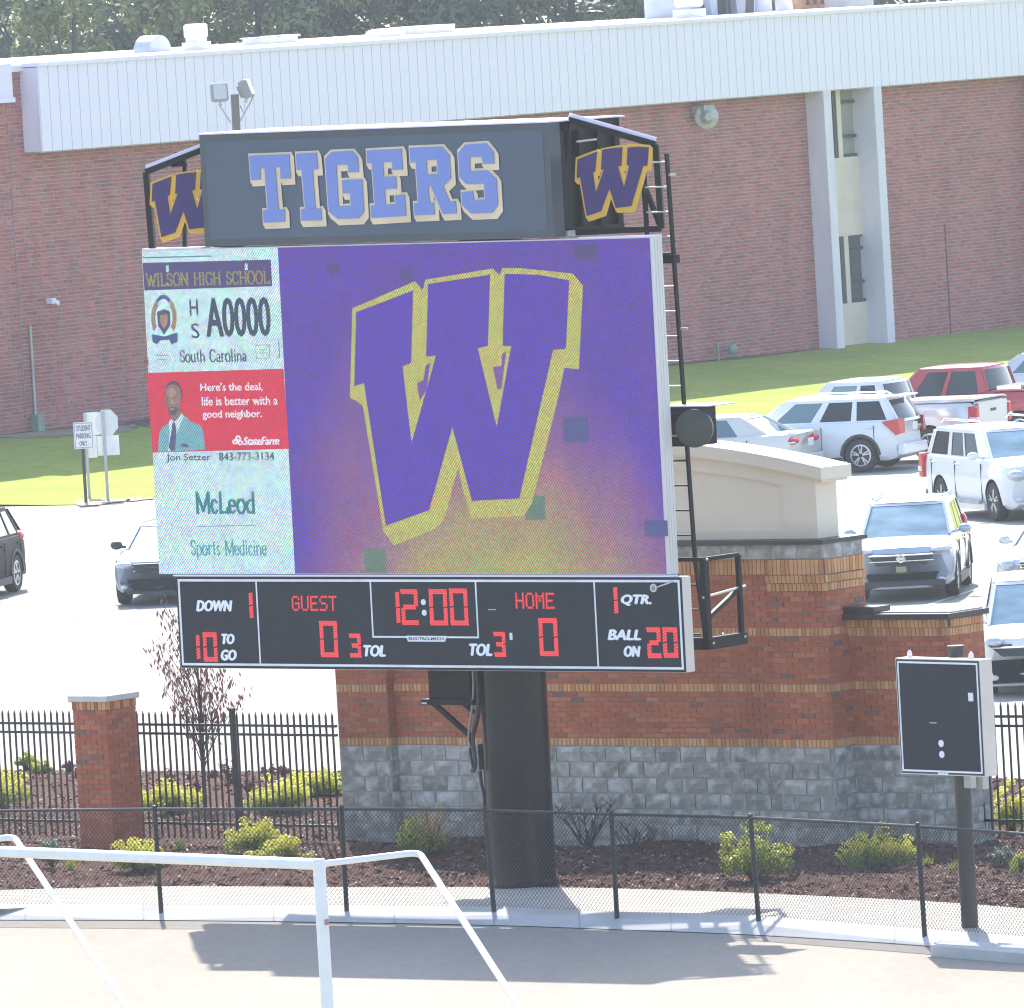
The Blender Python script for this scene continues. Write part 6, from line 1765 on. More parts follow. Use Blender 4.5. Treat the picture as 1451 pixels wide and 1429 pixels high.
c_ = fr.pl(151, 599.5, .02); r_ = .325
q = MB(); q.prism([[(c_[0] + r_ * .86 * cos(pi / 8 + k * pi / 4), c_[1] + r_ * cos(0) * sin(pi / 8 + k * pi / 4)) for k in range(8)]], .005, .02); part('stop_sign', q, m_sback, sg_)
b_ = fr.box(138, 617.5, 169, 645.5, .02); q = MB(); q.box(b_[0], b_[2], .005, .02, b_[1], b_[3]); part('sign_plate', q, m_swhite, sg_)

# ---------------------------------------------------------------- parked vehicles
m_tyre = M('tyre', (.022, .022, .024), (.03, .03, .032), 12, .8)
m_rim = M('rim_silver', (.62, .63, .65), (.5, .51, .53), 6, .28, metal=.7)
m_plastic = M('dark_bumper_plastic', (.045, .047, .052), None, 6, .55)
m_well = M('wheel_well_black', (.008, .008, .009), None, 5, .9)
m_head = M('headlamp', (.62, .66, .72), (.45, .5, .56), 14, .12, spec=.8, metal=.3)
m_tail = M('tail_lamp_red', (.50, .012, .022), (.62, .03, .04), 10, .2, spec=.7)
m_tailw = M('lamp_clear', (.75, .72, .70), None, 8, .2)
m_chrome = M('chrome', (.75, .76, .78), None, 5, .15, metal=.9)
m_glass, t, b = nodes('car_glass')
b.inputs['Base Color'].default_value = (.07, .12, .13, 1); b.inputs['Roughness'].default_value = .05
b.inputs['IOR'].default_value = 2.1; b.inputs['Specular Tint'].default_value = (.85, 1, 1, 1); b.inputs['Coat Weight'].default_value = .6; b.inputs['Coat Roughness'].default_value = .02
m_ws, t, b = nodes('windscreen_glass')
b.inputs['Base Color'].default_value = (.34, .47, .50, 1); b.inputs['Metallic'].default_value = .55; b.inputs['Roughness'].default_value = .12
t.links.new(ramp(t, noise(t, 1.6, 3, stretch=(1, .5, 2)), [(.35, (.22, .33, .36)), (.65, (.46, .60, .63))]), b.inputs['Base Color'])  # pale cyan mottling puts the bright sky reflection into the base colour
m_priv = M('privacy_glass', (.012, .014, .018), None, 4, .06, spec=.6)
def paint(name, c, metal=.0, rough=.28):
    return M('paint_' + name, c, tuple(v * .96 for v in c), .8, rough, metal=metal, spec=.5, coat=.8)
def lerp1(tab, x):
    """tab: (x, value) from front (large x) to rear"""
    for (x0, v0), (x1, v1) in zip(tab, tab[1:]):
        if x1 <= x <= x0:
            u = (x0 - x) / (x0 - x1); u = u * u * (3 - 2 * u) if False else u
            return v0 + (v1 - v0) * u
    return tab[0][1] if x > tab[0][0] else tab[-1][1]
def car(name, label, cat, gpt, head, L, W, H, pm, deck, gh, wheels, rw=.35, zb=.24, bow=.30, tail_bow=.14, wins=None, glass=None, group='cars parked in the lot', sp=5, clad=False, bed=None, wr=.74, feat=()):
    """local frame: x forward, y left, z up. deck: shoulder height along the body; gh: windscreen base x, roof front x, roof rear x, rear glass base x, belt z"""
    ang = math.degrees(math.atan2(head[1], head[0]))
    fr = Fr(gpt, ang)
    c = thing(name, label, cat, fr, group)
    wb = W / 2
    xs = [L / 2 - L * k / 44 for k in range(45)]
    sec = [(0, 0, 0), (.86, 0, 0), (.955, 0, .10), (.99, 0, .30), (1.0, 0, .55), (.985, 0, .80), (.94, 0, .965), (.86, 0, 1.0), (.45, .020, 1.0), (0, .028, 1.0)]
    nS = len(sec); vs = []; fs = []
    for x in xs:
        zt = lerp1(deck, x)
        ef = max(0, (abs(x) - (L / 2 - .55)) / .55)
        pinch = 1 - (.13 if x > 0 else .08) * ef ** 2.2
        zbb = zb + (.10 * max(0, (abs(x) - (L / 2 - .30)) / .30) ** 2)
        row = []
        for s_ in (-1, 1):
            for (fy, dz, fz) in (sec if s_ == 1 else sec):
                y = wb * fy * pinch * s_
                z = zbb + (zt - zbb) * fz + dz
                bw = (bow if x > 0 else tail_bow) * (abs(fy)) ** 2.6 * (max(0, (abs(x) - L * .30)) / (L * .20)) ** 1.5
                hz = 0
                xx = x - math.copysign(bw, x) if abs(x) > L * .30 else x
                # noses and tails lean back with height
                if abs(x) > L / 2 - .02 and fz > .55: xx -= math.copysign(.05 * (fz - .55) / .45, x)
                row.append((xx, y, z))
        vs.append(row)
    flatv = [p for row in vs for p in row]; nR = 2 * nS
    for i in range(len(xs) - 1):
        for s_ in (0, 1):
            for j in range(nS - 1):
                a = i * nR + s_ * nS + j; b_ = a + 1; d_ = a + nR; e_ = d_ + 1
                fs.append((a, b_, e_, d_) if s_ == 0 else (a, d_, e_, b_))
    for i in (0, len(xs) - 1):
        ringi = [i * nR + j for j in range(nS)] + [i * nR + nS + j for j in range(nS - 1, -1, -1)]
        fs.append(tuple(ringi) if i else tuple(ringi[::-1]))
    me = bpy.data.meshes.new('body'); me.from_pydata(flatv, [], fs)
    import bmesh
    bm_ = bmesh.new(); bm_.from_mesh(me); bmesh.ops.remove_doubles(bm_, verts=bm_.verts, dist=.0005); bmesh.ops.recalc_face_normals(bm_, faces=bm_.faces); bm_.to_mesh(me); bm_.free()
    me.materials.append(pm); me.materials.append(m_well)
    body = bpy.data.objects.new('body', me); COL.objects.link(body)
    cut = MB()
    for xw_ in wheels:
        for s_ in (-1, 1):
            cut.lathe([(rw + .065, -.22), (rw + .065, .22)], 28, 'Y', (xw_, s_ * (wb - .08), rw - .01), 0)
    if bed: cut.box(bed[0], bed[1], -wb + .12, wb - .12, bed[2], 3.0)
    cm = cut.mesh('cut', m_well); bm_ = bmesh.new(); bm_.from_mesh(cm); bmesh.ops.recalc_face_normals(bm_, faces=bm_.faces); bm_.to_mesh(cm); bm_.free()
    co = bpy.data.objects.new('cut', cm); COL.objects.link(co)
    md = body.modifiers.new('b', 'BOOLEAN'); md.object = co; md.operation = 'DIFFERENCE'; md.solver = 'EXACT'
    try: md.material_mode = 'TRANSFER'
    except Exception: pass
    bpy.context.view_layer.update()
    dg = bpy.context.evaluated_depsgraph_get()
    nm = bpy.data.meshes.new_from_object(body.evaluated_get(dg))
    bpy.data.objects.remove(body); bpy.data.objects.remove(co)
    nm.polygons.foreach_set('use_smooth', [True] * len(nm.polygons)); nm.set_sharp_from_angle(angle=radians(32))
    nm.name = 'body'
    body = link('body', nm, c)
    # cabin
    xw0, xr0, xr1, xg1, zbelt = gh
    wbt, wrf = wb * .90, wb * wr
    cab_ = MB(); panes = []
    zr = H - .055
    def P(u, v, s_):       # u along (0 front .. 1 rear), v up (0..1)
        xf = xw0 + (xr0 - xw0) * v; xb_ = xg1 + (xr1 - xg1) * v
        vv = v ** 1.15
        y = wbt + (wrf - wbt) * vv
        # ends narrow a little
        x = xf + (xb_ - xf) * u
        e = max(0, abs(u - .5) * 2 - .75) / .25
        return Vector((x, s_ * (y - .05 * e * e), zbelt + (zr - zbelt) * v - .03 * 0))
    wins = wins or [(.17, .44), (.47, .70), (.73, .90)]
    us = sorted({0.0, 1.0} | {a for w_ in wins for a in w_}); vvs = [0, .10, .88, 1.0]
    for s_ in (-1, 1):
        for i in range(len(us) - 1):
            for j in range(3):
                q4 = [P(us[i], vvs[j], s_), P(us[i + 1], vvs[j], s_), P(us[i + 1], vvs[j + 1], s_), P(us[i], vvs[j + 1], s_)]
                iswin = j == 1 and any(abs(us[i] - a) < 1e-6 and abs(us[i + 1] - b_) < 1e-6 for a, b_ in wins)
                if iswin:
                    q4 = [p - Vector((0, s_ * .012, 0)) for p in q4]
                    k = [a for a, b_ in enumerate(wins) if abs(us[i] - b_[0]) < 1e-6][0]
                    pn = MB(); pn.add(q4, [(0, 1, 2, 3) if s_ < 0 else (3, 2, 1, 0)]); panes.append(('window', pn, (glass[k] if glass else m_glass)))
                else: cab_.add(q4, [(0, 1, 2, 3) if s_ < 0 else (3, 2, 1, 0)])
    # windscreen and rear glass, curved across
    def screen(u, v0, v1, nm_, gl):
        N = 8
        for (va, vb, isg) in ((0, v0, 0), (v0, v1, 1), (v1, 1, 0)):
            pn = MB(); rows_ = []
            for v in (va, vb):
                A_, B_ = P(u, v, -1), P(u, v, 1)
                rows_.append([A_.lerp(B_, k / N) + Vector((1 if u == 0 else -1, 0, 0)) * .10 * (1 - (2 * k / N - 1) ** 2) for k in range(N + 1)])
            vsx = rows_[0] + rows_[1]
            if isg:
                f_in = [(k, k + 1, N + 2 + k, N + 1 + k) for k in range(1, N - 1)] if u == 0 else [(k + 1, k, N + 1 + k, N + 2 + k) for k in range(1, N - 1)]
                off = Vector((-.008 if u == 0 else .008, 0, -.006))
                pn.add([p + off for p in vsx], [(k, k + 1, N + 2 + k, N + 1 + k) for k in range(0, N)] if u == 0 else [(k + 1, k, N + 1 + k, N + 2 + k) for k in range(0, N)])
                panes.append((nm_, pn, gl))
                for k in (0,):
                    for (a, d_) in ((0, .0), (N, .0)):
                        p0, p1 = rows_[0][a], rows_[1][a]; cab_.bar(p0, p1, .05, .05)
            else:
                cab_.add(vsx, [(k, k + 1, N + 2 + k, N + 1 + k) for k in range(N)] if u == 0 else [(k + 1, k, N + 1 + k, N + 2 + k) for k in range(N)])
    screen(0.0, .04, .93, 'windscreen', m_ws)
    screen(1.0, .10, .90, 'rear_window', m_priv if 'suvrear' in feat or bed else m_glass)
    # roof, crowned
    NX, NY = 10, 8; vs = []
    for i in range(NX + 1):
        u = i / NX; A_, B_ = P(u, 1, -1), P(u, 1, 1)
        for j in range(NY + 1):
            w_ = j / NY; p = A_.lerp(B_, w_)
            cr = .055 * (1 - (2 * w_ - 1) ** 4) * (1 - (2 * u - 1) ** 4 * .8)
            if u == 0: p.x += .10 * (1 - (2 * w_ - 1) ** 2)
            if u == 1: p.x -= .10 * (1 - (2 * w_ - 1) ** 2)
            vs.append((p.x, p.y, p.z + cr))
    cab_.add(vs, [(i * (NY + 1) + j, i * (NY + 1) + j + 1, (i + 1) * (NY + 1) + j + 1, (i + 1) * (NY + 1) + j) for i in range(NX) for j in range(NY)])
    part('cabin', cab_, pm, c, smooth=40)
    for (nm_, pn, gl) in panes: part(nm_, pn, gl, c, smooth=30)
    # wheels
    for xw_ in wheels:
        for s_ in (-1, 1):
            w_ = bpy.data.objects.new('wheel', None); COL.objects.link(w_); w_.parent = c; w_.location = (xw_, s_ * (wb - .12), rw)
            q = MB(); q.lathe([(rw * .66, -.10), (rw * .93, -.115), (rw, -.07), (rw, .07), (rw * .93, .115), (rw * .66, .10)], 30, 'Y'); part('tyre', q, m_tyre, w_, smooth=40)
            q = MB(); q.lathe([(rw * .67, .0 if 0 else -.09), (rw * .67, .10), (rw * .57, .105), (rw * .55, -.09)], 30, 'Y')
            q.lathe([(0.0, s_ * .045), (rw * .6, s_ * .045)], 20, 'Y', mi=1)
            q.lathe([(0.0, s_ * .098), (rw * .14, s_ * .094), (rw * .16, s_ * .05)], 12, 'Y')
            for k in range(sp):
                a = 2 * pi * k / sp + .3
                for da in ((-.16, .16) if sp == 5 else (0,)):
                    d1 = Vector((cos(a + da), 0, sin(a + da)))
                    q.bar(d1 * rw * .12 + Vector((0, s_ * .085, 0)), d1 * rw * .63 + Vector((0, s_ * .078, 0)), .05 if sp == 5 else .06, .03)
            part('rim', q, [m_rim, m_well], w_, smooth=40)
            if clad:
                q = MB(); pts = [((rw + .045) * cos(a_), (rw + .045) * sin(a_)) for a_ in [pi * k / 16 for k in range(17)]] + [((rw + .105) * cos(a_), (rw + .105) * sin(a_)) for a_ in [pi * (16 - k) / 16 for k in range(17)]]
                q.add([(xw_ + x, s_ * (wb + .006), rw + z) for x, z in pts] + [(xw_ + x, s_ * (wb - .05), rw + z) for x, z in pts], [tuple(range(34)) if s_ < 0 else tuple(range(33, -1, -1))] + [(k, (k + 1) % 34, 34 + (k + 1) % 34, 34 + k) for k in range(34)])
                part('arch_trim', q, m_plastic, c)
    # sill, mirrors, handles, door gaps
    for s_ in (-1, 1):
        q = MB(); q.box(wheels[1] + rw + .08, wheels[0] - rw - .08, s_ * (wb - .035) - .04, s_ * (wb - .035) + .04, zb - .04, zb + .10); part('sill', q, m_plastic if clad else pm, c)
        q = MB(); R_ = Matrix.Rotation(s_ * .15, 3, 'Z'); q.ell((xw0 - .42, s_ * (wb + .10), zbelt + .10), (.09, .12, .085), 12, 8, R=R_); q.bar((xw0 - .42, s_ * (wbt - .02), zbelt + .05), (xw0 - .42, s_ * (wb + .08), zbelt + .08), .05); part('mirror', q, pm if 'paintmirror' in feat else m_plastic, c, smooth=50)
        xd = [xw0 - .30, (xw0 + xg1) / 2 + .05, xg1 + .55]
        for x in xd:
            if bed and x < xg1 + .3: continue
            zt = lerp1(deck, x)
            q = MB(); q.box(x - .006, x + .006, s_ * (wb * .992) - .010, s_ * (wb * .992) + .010, zb + .15, zt - .10); part('door_gap', q, m_well, c)
        for x in (xd[1] + .12, xd[2] + .12):
            if bed and x < xg1 + .3: continue
            q = MB(); q.bbox((x, s_ * wb * .99, lerp1(deck, x) - .15), (.17, .04, .035), bev=.008); part('door_handle', q, pm, c)
    zf = lerp1(deck, L / 2 - .05); zr_ = lerp1(deck, -L / 2 + .05)
    return c, fr, body, dict(L=L, W=W, wb=wb, zf=zf, zr=zr_, zb=zb)
def nose(c, I, grille, lamps, lower, plate=True, gm=None, bars=2, zl=None, badge=False, lip=None):
    L, wb = I['L'], I['wb']
    (gw, gz0, gz1) = grille
    q = MB(); xg = L / 2 - .02
    q.prism([[(-gw * .74, gz0), (gw * .74, gz0), (gw, gz1), (-gw, gz1)]], 0, .05)
    v2 = [(xg + .025 - (p[1]), 0, 0) for p in q.v]
    q.v = [(xg + .035 - p[1] - .22 * (abs(p[0]) / wb) ** 2.6, p[0], p[2]) for p in q.v]
    g_ = part('grille', q, m_plastic, c)
    for k in range(bars):
        z = gz0 + (gz1 - gz0) * (k + .75) / bars
        q = MB(); pts = [(xg + .045 - .22 * (abs(y) / wb) ** 2.6, y, z) for y in [gw * (-1 + 2 * j / 8) * .95 for j in range(9)]]; q.tube(pts, .014, 5); part('grille_bar', q, gm or m_chrome, g_)
    if badge:
        q = MB(); q.lathe([(.075, 0), (.075, .02), (.055, .02), (.055, 0)], 18, 'X', (xg + .045, 0, (gz0 + gz1) / 2 + .02)); q.box(xg + .045, xg + .065, -.085, .085, (gz0 + gz1) / 2 + .0, (gz0 + gz1) / 2 + .035); part('badge', q, m_chrome, g_)
    for s_ in (-1, 1):
        (ly, lz, lw, lh) = lamps
        q = MB(); R_ = Matrix.Rotation(-s_ * .42, 3, 'Z') @ Matrix.Rotation(s_ * .10, 3, 'X'); q.ell((L / 2 - .27, s_ * ly * .95, lz), (.19, lw / 2, lh / 2), 16, 10, R=R_); part('headlight', q, m_head, c, smooth=60)
        q = MB(); q.ell((L / 2 - .12, s_ * (ly - .02), lower[1] + .08), (.09, .075, .045), 12, 8); part('fog_lamp', q, m_tailw, c, smooth=60)
    q = MB(); lw_, lz0, lz1 = lower
    q.prism([[(-lw_ * .8, lz0), (lw_ * .8, lz0), (lw_, lz1), (-lw_, lz1)]], 0, .05); q.v = [(xg + .045 - p[1] - .22 * (abs(p[0]) / wb) ** 2.6, p[0], p[2]) for p in q.v]
    part('lower_intake', q, m_well, c)
    q = MB(); pts = [(xg + .05 - .24 * (abs(y) / wb) ** 2.6, y, lz0 - .03) for y in [lw_ * (-1 + 2 * j / 10) for j in range(11)]]; q.tube(pts, .022, 6); part('lip', q, lip or m_grey, c, smooth=50)
    if plate:
        q = MB(); q.box(xg + .05, xg + .065, -.155, .155, (gz0 + lz1) / 2 - .08, (gz0 + lz1) / 2 + .08); p_l = part('plate', q, m_frame, c)
        q = MB(); q.box(xg + .066, xg + .07, -.09, .09, (gz0 + lz1) / 2 - .05, (gz0 + lz1) / 2 + .05); part('plate_print', q, M('plate_gold', (.35, .30, .16), None, 20, .6), p_l)
def tailend(c, I, lamps, plate_z=.75, bumper=m_plastic, bump_z=(.28, .52), shape=None):
    L, wb = I['L'], I['wb']
    for s_ in (-1, 1):
        ly, lz, lw, lh = lamps
        q = MB(); R_ = Matrix.Rotation(s_ * .35, 3, 'Z')
        if shape == 'box': q.bbox((-L / 2 + .07, s_ * (wb - .085), lz), (.22, .17, lh), bev=.02)
        elif shape == 'arrow': q.add([(-L / 2 + .42, s_ * (wb + .004), lz + lh * .35), (-L / 2 + .05, s_ * (wb - .02), lz + lh * .5), (-L / 2 + .0, s_ * (wb - .05), lz - lh * .45), (-L / 2 + .10, s_ * (wb - .0), lz - lh * .55)] + [(-L / 2 + .42, s_ * (wb - .15), lz + lh * .35), (-L / 2 - .02, s_ * (wb - .30), lz + lh * .5), (-L / 2 - .02, s_ * (wb - .30), lz - lh * .45), (-L / 2 + .10, s_ * (wb - .15), lz - lh * .55)], [(0, 1, 2, 3), (1, 5, 6, 2), (0, 4, 5, 1), (3, 2, 6, 7)])
        else: q.ell((-L / 2 + .27, s_ * ly * .915, lz), (.28, lw / 2, lh / 2), 14, 8, R=R_)
        tl = part('tail_light', q, m_tail, c, smooth=40)
        q = MB(); q.bbox((-L / 2 + (.045 if shape == 'box' else .14), s_ * (wb - (.075 if shape == 'box' else .17)), lz - lh * .16), (.20, .18, lh * .18), bev=.01); part('reverse_lamp', q, m_tailw, tl)
    q = MB(); q.bbox((-L / 2 + .04, 0, (bump_z[0] + bump_z[1]) / 2), (.16, 2 * wb * .88, bump_z[1] - bump_z[0]), bev=.03); part('rear_bumper', q, bumper, c)
    q = MB(); q.box(-L / 2 - .05, -L / 2 - .03, -.155, .155, plate_z - .08, plate_z + .08); part('plate', q, m_swhite, c)
PW_ = paint('white', (.78, .79, .80)); PS_ = paint('silver', (.52, .54, .57), .35, .25); PSB = paint('silver_blue', (.42, .48, .56), .35, .25)
PR_ = paint('red', (.42, .018, .035)); PB_ = M('paint_black', (.008, .009, .011), None, 1, .40, spec=.05); PG_ = paint('dark_grey', (.20, .24, .30), .2); PWG = paint('pearl', (.66, .64, .60)); PSP = paint('silver_pickup', (.62, .63, .65), .2)
def ctr(front_px, side_off, head, xw, W, z=0):
    """car centre from the ground point under its visible front wheel"""
    g_ = G(*front_px, z); h_ = Vector((head[0], head[1], 0)).normalized(); l_ = Vector((-h_.y, h_.x, 0))
    return g_ - h_ * xw - l_ * side_off
SUVD = lambda L, zh, zb_: [(L / 2, zh - .20), (L / 2 - .12, zh - .06), (L / 2 - .4, zh), (L / 2 - 1.0, zb_ - .02), (L / 2 - 1.3, zb_), (-L / 2 + .1, zb_), (-L / 2, zb_ - .05)]
# silver suv facing the camera beside the wall
hd_ = (-.13, -1)
L, W = 4.6, 1.855
c, fr, bo, I = car('parked_car', 'silver suv facing the camera in the lot just right of the wall', 'car', ctr((1351, 844), W / 2 - .12, hd_, 1.33, W), hd_, L, W, 1.69, PSB, SUVD(L, 1.0, 1.07), (1.12, .42, -1.75, -2.12, 1.05), (1.33, -1.33), .36, clad=True, feat=('paintmirror',))
nose(c, I, (.60, .64, .84), (.70, .88, .50, .15), (.66, .28, .50), badge=True)
q = MB(); q.bbox((L / 2 - .10, 0, .30), (.22, 1.52, .14), bev=.03); part('front_skirt', q, m_plastic, c)
tailend(c, I, (.80, 1.1, .2, .4))
q = MB(); q.tube([(-1.6, -.62, 1.70), (.3, -.62, 1.72)], .018, 6); q.tube([(-1.6, .62, 1.70), (.3, .62, 1.72)], .018, 6); part('roof_rail', q, m_grey, c)
# big white suv, right edge
fw, rwp = G(1413, 736), G(1338, 713)
hd_ = (fw - rwp).normalized(); hd_ = (hd_.x, hd_.y)
hd_ = (.30, -.95)
L, W = 5.2, 2.0
c, fr, bo, I = car('parked_car', 'large white suv at the right edge above the silver suv', 'car', ctr((1416, 738), -(W / 2 - .12), hd_, 1.55, W), hd_, L, W, 1.82, PW_, [(L / 2, .98), (L / 2 - .12, 1.10), (L / 2 - .5, 1.17), (L / 2 - 1.25, 1.22), (-L / 2 + .1, 1.24), (-L / 2, 1.18)], (1.25, .62, -2.15, -2.45, 1.18), (1.55, -1.45), .39, wins=[(.16, .37), (.40, .60), (.66, .93)], glass=[m_glass, m_glass, m_priv], wr=.80, feat=('paintmirror',))
nose(c, I, (.50, .72, 1.02), (.78, .92, .42, .24), (.55, .36, .50), bars=4)
tailend(c, I, (.95, 1.0, .2, .5), shape='box')
for y in (-.7, .7):
    q = MB(); q.tube([(-2.0, y, 1.88), (-1.8, y, 1.93), (.2, y, 1.94), (.35, y, 1.89)], .022, 6); part('roof_rail', q, m_chrome, c)
q = MB(); q.box(-1.0, 1.0, -W / 2 - .08, -W / 2 + .1, .32, .40); part('step', q, m_grey, c)
# white crossover, rear towards the right
hd_ = (-.93, .37)
L, W = 4.77, 1.84
c, fr, bo, I = car('parked_car', 'white crossover seen from its left side behind the cream pediment', 'car', ctr((1223, 669), (W / 2 - .12), hd_, -1.43, W), hd_, L, W, 1.67, PW_, SUVD(L, 1.02, 1.12), (1.15, .35, -2.0, -2.32, 1.08), (1.43, -1.43), .37, clad=True, wins=[(.14, .40), (.46, .68), (.72, .93)], glass=[m_glass, m_priv, m_priv], feat=('paintmirror', 'suvrear'), wr=.76)
tailend(c, I, (.82, .98, .3, .34), plate_z=.95, shape='arrow', bumper=PW_, bump_z=(.34, .58))
nose(c, I, (.56, .66, .86), (.68, .86, .45, .2), (.55, .30, .48))
q = MB(); q.bbox((-2.15, 0, 1.63), (.34, 1.25, .04), bev=.012); part('spoiler', q, PW_, c)
for y in (-.62, .62):
    q = MB(); q.tube([(-1.7, y, 1.64), (-1.6, y, 1.69), (.0, y, 1.70), (.15, y, 1.65)], .018, 6); part('roof_rail', q, PW_, c)
# pale sedan half hidden by the pediment
L, W = 4.85, 1.84
SED = [(L / 2, .66), (L / 2 - .15, .78), (L / 2 - .6, .86), (L / 2 - 1.3, .93), (0, .96), (-L / 2 + 1.0, 1.0), (-L / 2 + .1, 1.02), (-L / 2, .96)]
hd_ = (-.92, .39)
c, fr, bo, I = car('parked_car', 'pale pearl sedan mostly hidden behind the cream pediment', 'car', G(1005, 681), hd_, L, W, 1.46, PWG, SED, (1.05, .25, -1.05, -1.85, .93), (1.42, -1.40), .33, wins=[(.20, .46), (.49, .74)], wr=.70, feat=('paintmirror',))
tailend(c, I, (.72, .84, .42, .20), plate_z=.78, bumper=PWG)
# silver pickup
def pickup(label, gp_, hd_, pm, deckz=1.34, H=1.92, L=5.8, W=2.0, wins=None, gl=None, bedc=True, xcab=-.75):
    dk = [(L / 2, .95), (L / 2 - .12, 1.08), (L / 2 - .5, 1.12), (L / 2 - 1.3, 1.17), (L / 2 - 1.5, 1.18), (xcab, deckz), (-L / 2 + .05, deckz), (-L / 2, deckz - .03)]
    c, fr, bo, I = car('parked_pickup', label, 'pickup', gp_, hd_, L, W, H, pm, dk, (1.45, .78, xcab + .22, xcab + .02, 1.17), (1.85, -1.75), .40, zb=.42, bow=.2, tail_bow=.05, wins=wins or [(.22, .58), (.62, .92)], glass=gl or [m_glass, m_priv], bed=(-L / 2 + .10, xcab - .12, .85), wr=.80, feat=('paintmirror',), sp=6)
    tailend(c, I, (.9, 1.02, .2, .42), plate_z=.62, bumper=m_chrome, bump_z=(.46, .66), shape='box')
    q = MB(); q.box(-L / 2 - .015, -L / 2 + .02, -W / 2 + .20, W / 2 - .20, .72, deckz - .04); tg = part('tailgate', q, pm, c)
    q = MB(); q.box(-L / 2 - .03, -L / 2 - .016, -.14, .14, 1.08, 1.14); part('latch', q, m_plastic, tg)
    for s_ in (-1, 1):
        q = MB(); q.box(-L / 2 + .06, xcab - .1, s_ * (W / 2 - .09) - .06, s_ * (W / 2 - .09) + .06, deckz + .001, deckz + .03); part('bed_rail', q, pm, c)
    q = MB(); q.box(xcab - .035, xcab - .015, -W / 2 + .1, W / 2 - .1, .62, 1.24); part('bed_gap', q, m_well, c)
    return c, I
hd_ = (-.90, .44)
c, I = pickup('silver pickup with an extended cab parked behind the white crossover', ctr((1322, 656), .86, hd_, -1.75, 2.0), hd_, PSP, wins=[(.20, .60), (.66, .90)])
q = MB(); q.bbox((-.9, 1.005, 1.0), (.10, .012, .10), bev=.004); part('fuel_sticker', q, m_tail, c)
q = MB(); q.box(-2.85, -.80, -.88, .88, 1.371, 1.40); part('bed_cover', q, PSP, c)
c, I = pickup('red crew cab pickup at the right edge behind the silver pickup', ctr((1450, 634), .86, hd_, -1.75, 2.0), hd_, PR_, deckz=1.30, L=6.0, wins=[(.20, .50), (.55, .90)], gl=[m_priv, m_priv], xcab=-1.0)
q = MB(); q.box(-1.75, -1.15, -.8, .8, 1.2, 1.42); part('tool_box', q, m_chrome, c)
# car behind the red pickup
hd_ = (-.90, .44)
L, W = 4.6, 1.8
c, fr, bo, I = car('parked_car', 'silver car just showing behind the red pickup at the right edge', 'car', G(1478, 582), hd_, L, W, 1.5, PSP, SED, (1.05, .25, -1.05, -1.85, .93), (1.42, -1.40), .33, wins=[(.20, .46), (.49, .74)], wr=.70)
# silver sedan on the right edge, facing the camera
hd_ = (-.30, -1)
L, W = 4.5, 1.75
c, fr, bo, I = car('parked_car', 'pale silver sedan with oval headlights cut off by the right edge', 'car', ctr((1432, 852), -(W / 2 - .12), hd_, 1.33, W), hd_, L, W, 1.43, PSP, [(L / 2, .66), (L / 2 - .15, .80), (L / 2 - .6, .86), (L / 2 - 1.3, .94), (0, .96), (-L / 2 + .1, 1.0), (-L / 2, .94)], (1.0, .25, -1.1, -1.8, .93), (1.33, -1.33), .32, wins=[(.20, .46), (.49, .74)], wr=.70, feat=('paintmirror',))
nose(c, I, (.34, .55, .75), (.62, .68, .36, .22), (.55, .26, .38), bars=4)
# white car with a dark grille, lower right
hd_ = (-.05, -1)
L, W = 4.6, 1.84
c, fr, bo, I = car('parked_car', 'white car with a dark grille and ring badge behind the clock box', 'car', ctr((1404, 984), -(W / 2 - .12), hd_, 1.45, W), hd_, L, W, 1.7, paint('white_grey', (.72, .74, .77)), SUVD(L, .95, 1.03), (1.12, .42, -1.75, -2.12, 1.0), (1.33, -1.33), .36, feat=('paintmirror',))
nose(c, I, (.80, .62, .80), (.75, .84, .30, .2), (.85, .22, .56), bars=1, badge=True, plate=False)
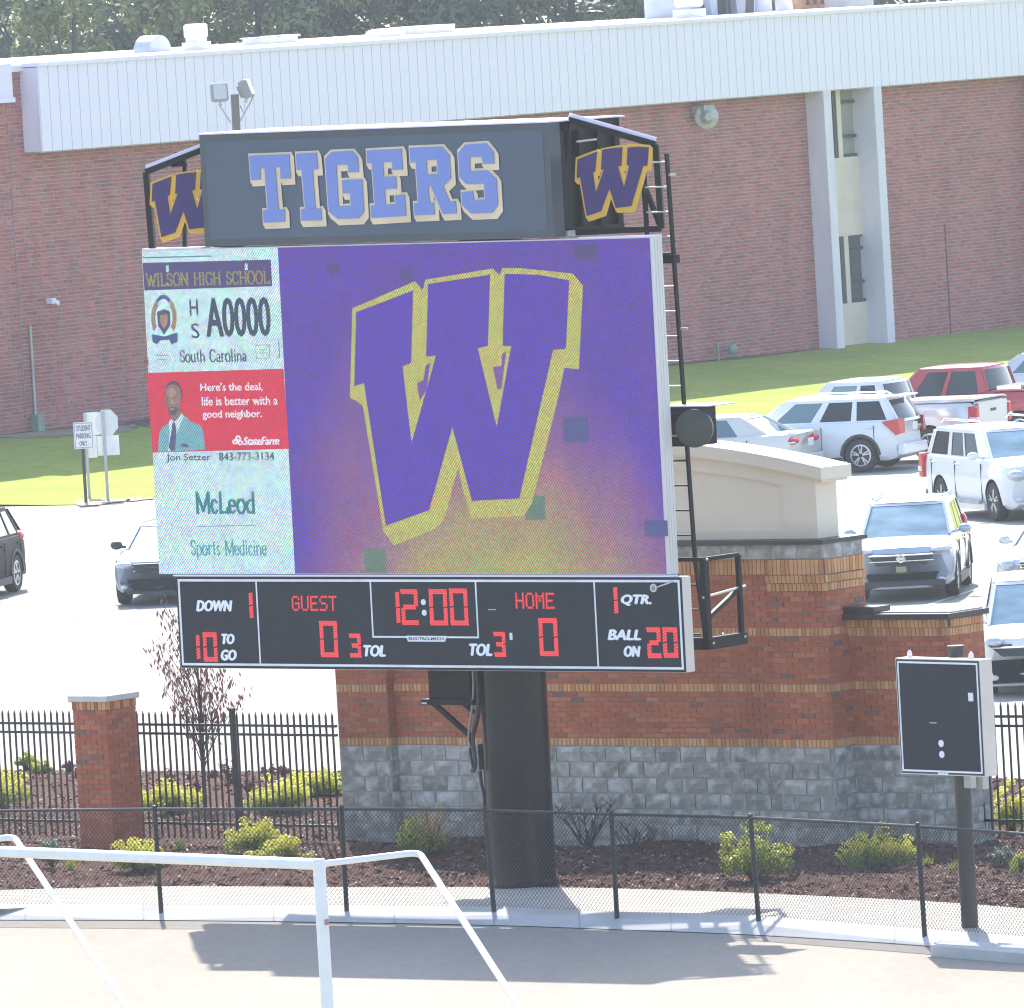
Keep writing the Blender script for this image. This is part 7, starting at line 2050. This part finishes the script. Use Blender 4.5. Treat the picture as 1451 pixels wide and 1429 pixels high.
# dark grey hatchback behind the screen
hd_ = (-.10, -1)
L, W = 4.5, 1.82
c, fr, bo, I = car('parked_car', 'dark grey sedan half hidden behind the video screen', 'car', ctr((178, 856), -(W / 2 - .12), hd_, 1.33, W), hd_, L, W, 1.47, PG_, [(L / 2, .70), (L / 2 - .15, .84), (L / 2 - .6, .93), (L / 2 - 1.3, 1.0), (0, .99), (-L / 2 + .1, 1.03), (-L / 2, .98)], (.95, .10, -1.2, -1.9, .97), (1.33, -1.33), .34, wins=[(.20, .46), (.49, .74)], wr=.70)
nose(c, I, (.50, .60, .80), (.70, .76, .40, .16), (.62, .28, .50), bars=3, plate=False, gm=m_plastic, lip=m_plastic)
# black suv at the left edge
hd_ = (-.22, -.975)
L, W = 4.65, 1.84
c, fr, bo, I = car('parked_car', 'black suv cut off by the left edge of the lot', 'car', ctr((19, 839), (W / 2 - .12), hd_, -1.35, W), hd_, L, W, 1.70, PB_, SUVD(L, 1.0, 1.10), (1.12, .42, -1.75, -2.22, 1.07), (1.35, -1.35), .37, clad=True, feat=('suvrear',), wr=.72)
tailend(c, I, (.80, 1.05, .3, .25), plate_z=.8)
# faint painted lines and litter on the lot
m_line = M('faded_line_paint', (.62, .62, .60), (.5, .5, .48), 5, .8)
q = MB()
for (a, b_) in (((60, 838), (360, 818)), ((20, 782), (150, 776)), ((1300, 862), (1451, 812)), ((30, 752), (140, 746))):
    A_, B_ = G(*a), G(*b_); d_ = (B_ - A_).normalized(); n_ = Vector((-d_.y, d_.x, 0)) * .05
    q.add([(p.x, p.y, -.006) for p in (A_ - n_, B_ - n_, B_ + n_, A_ + n_)], [(0, 1, 2, 3)])
struct('parking_lines', q, m_line)

# ---------------------------------------------------------------- summer haze
HZ = bpy.data.materials.new('haze')
HZ.use_nodes = True
t = HZ.node_tree
t.nodes.remove(t.nodes['Principled BSDF'])
pv = t.nodes.new('ShaderNodeVolumePrincipled')
pv.inputs['Color'].default_value = (0.84, 0.92, 1.0, 1)
pv.inputs['Density'].default_value = 0.00027
pv.inputs['Anisotropy'].default_value = 0.2
t.links.new(pv.outputs[0], t.nodes['Material Output'].inputs['Volume'])
q = MB(); q.box(-260, 260, -12, 460, -2.4, 24)
o = link('haze', q.mesh('haze', HZ)); o['kind'] = 'stuff'
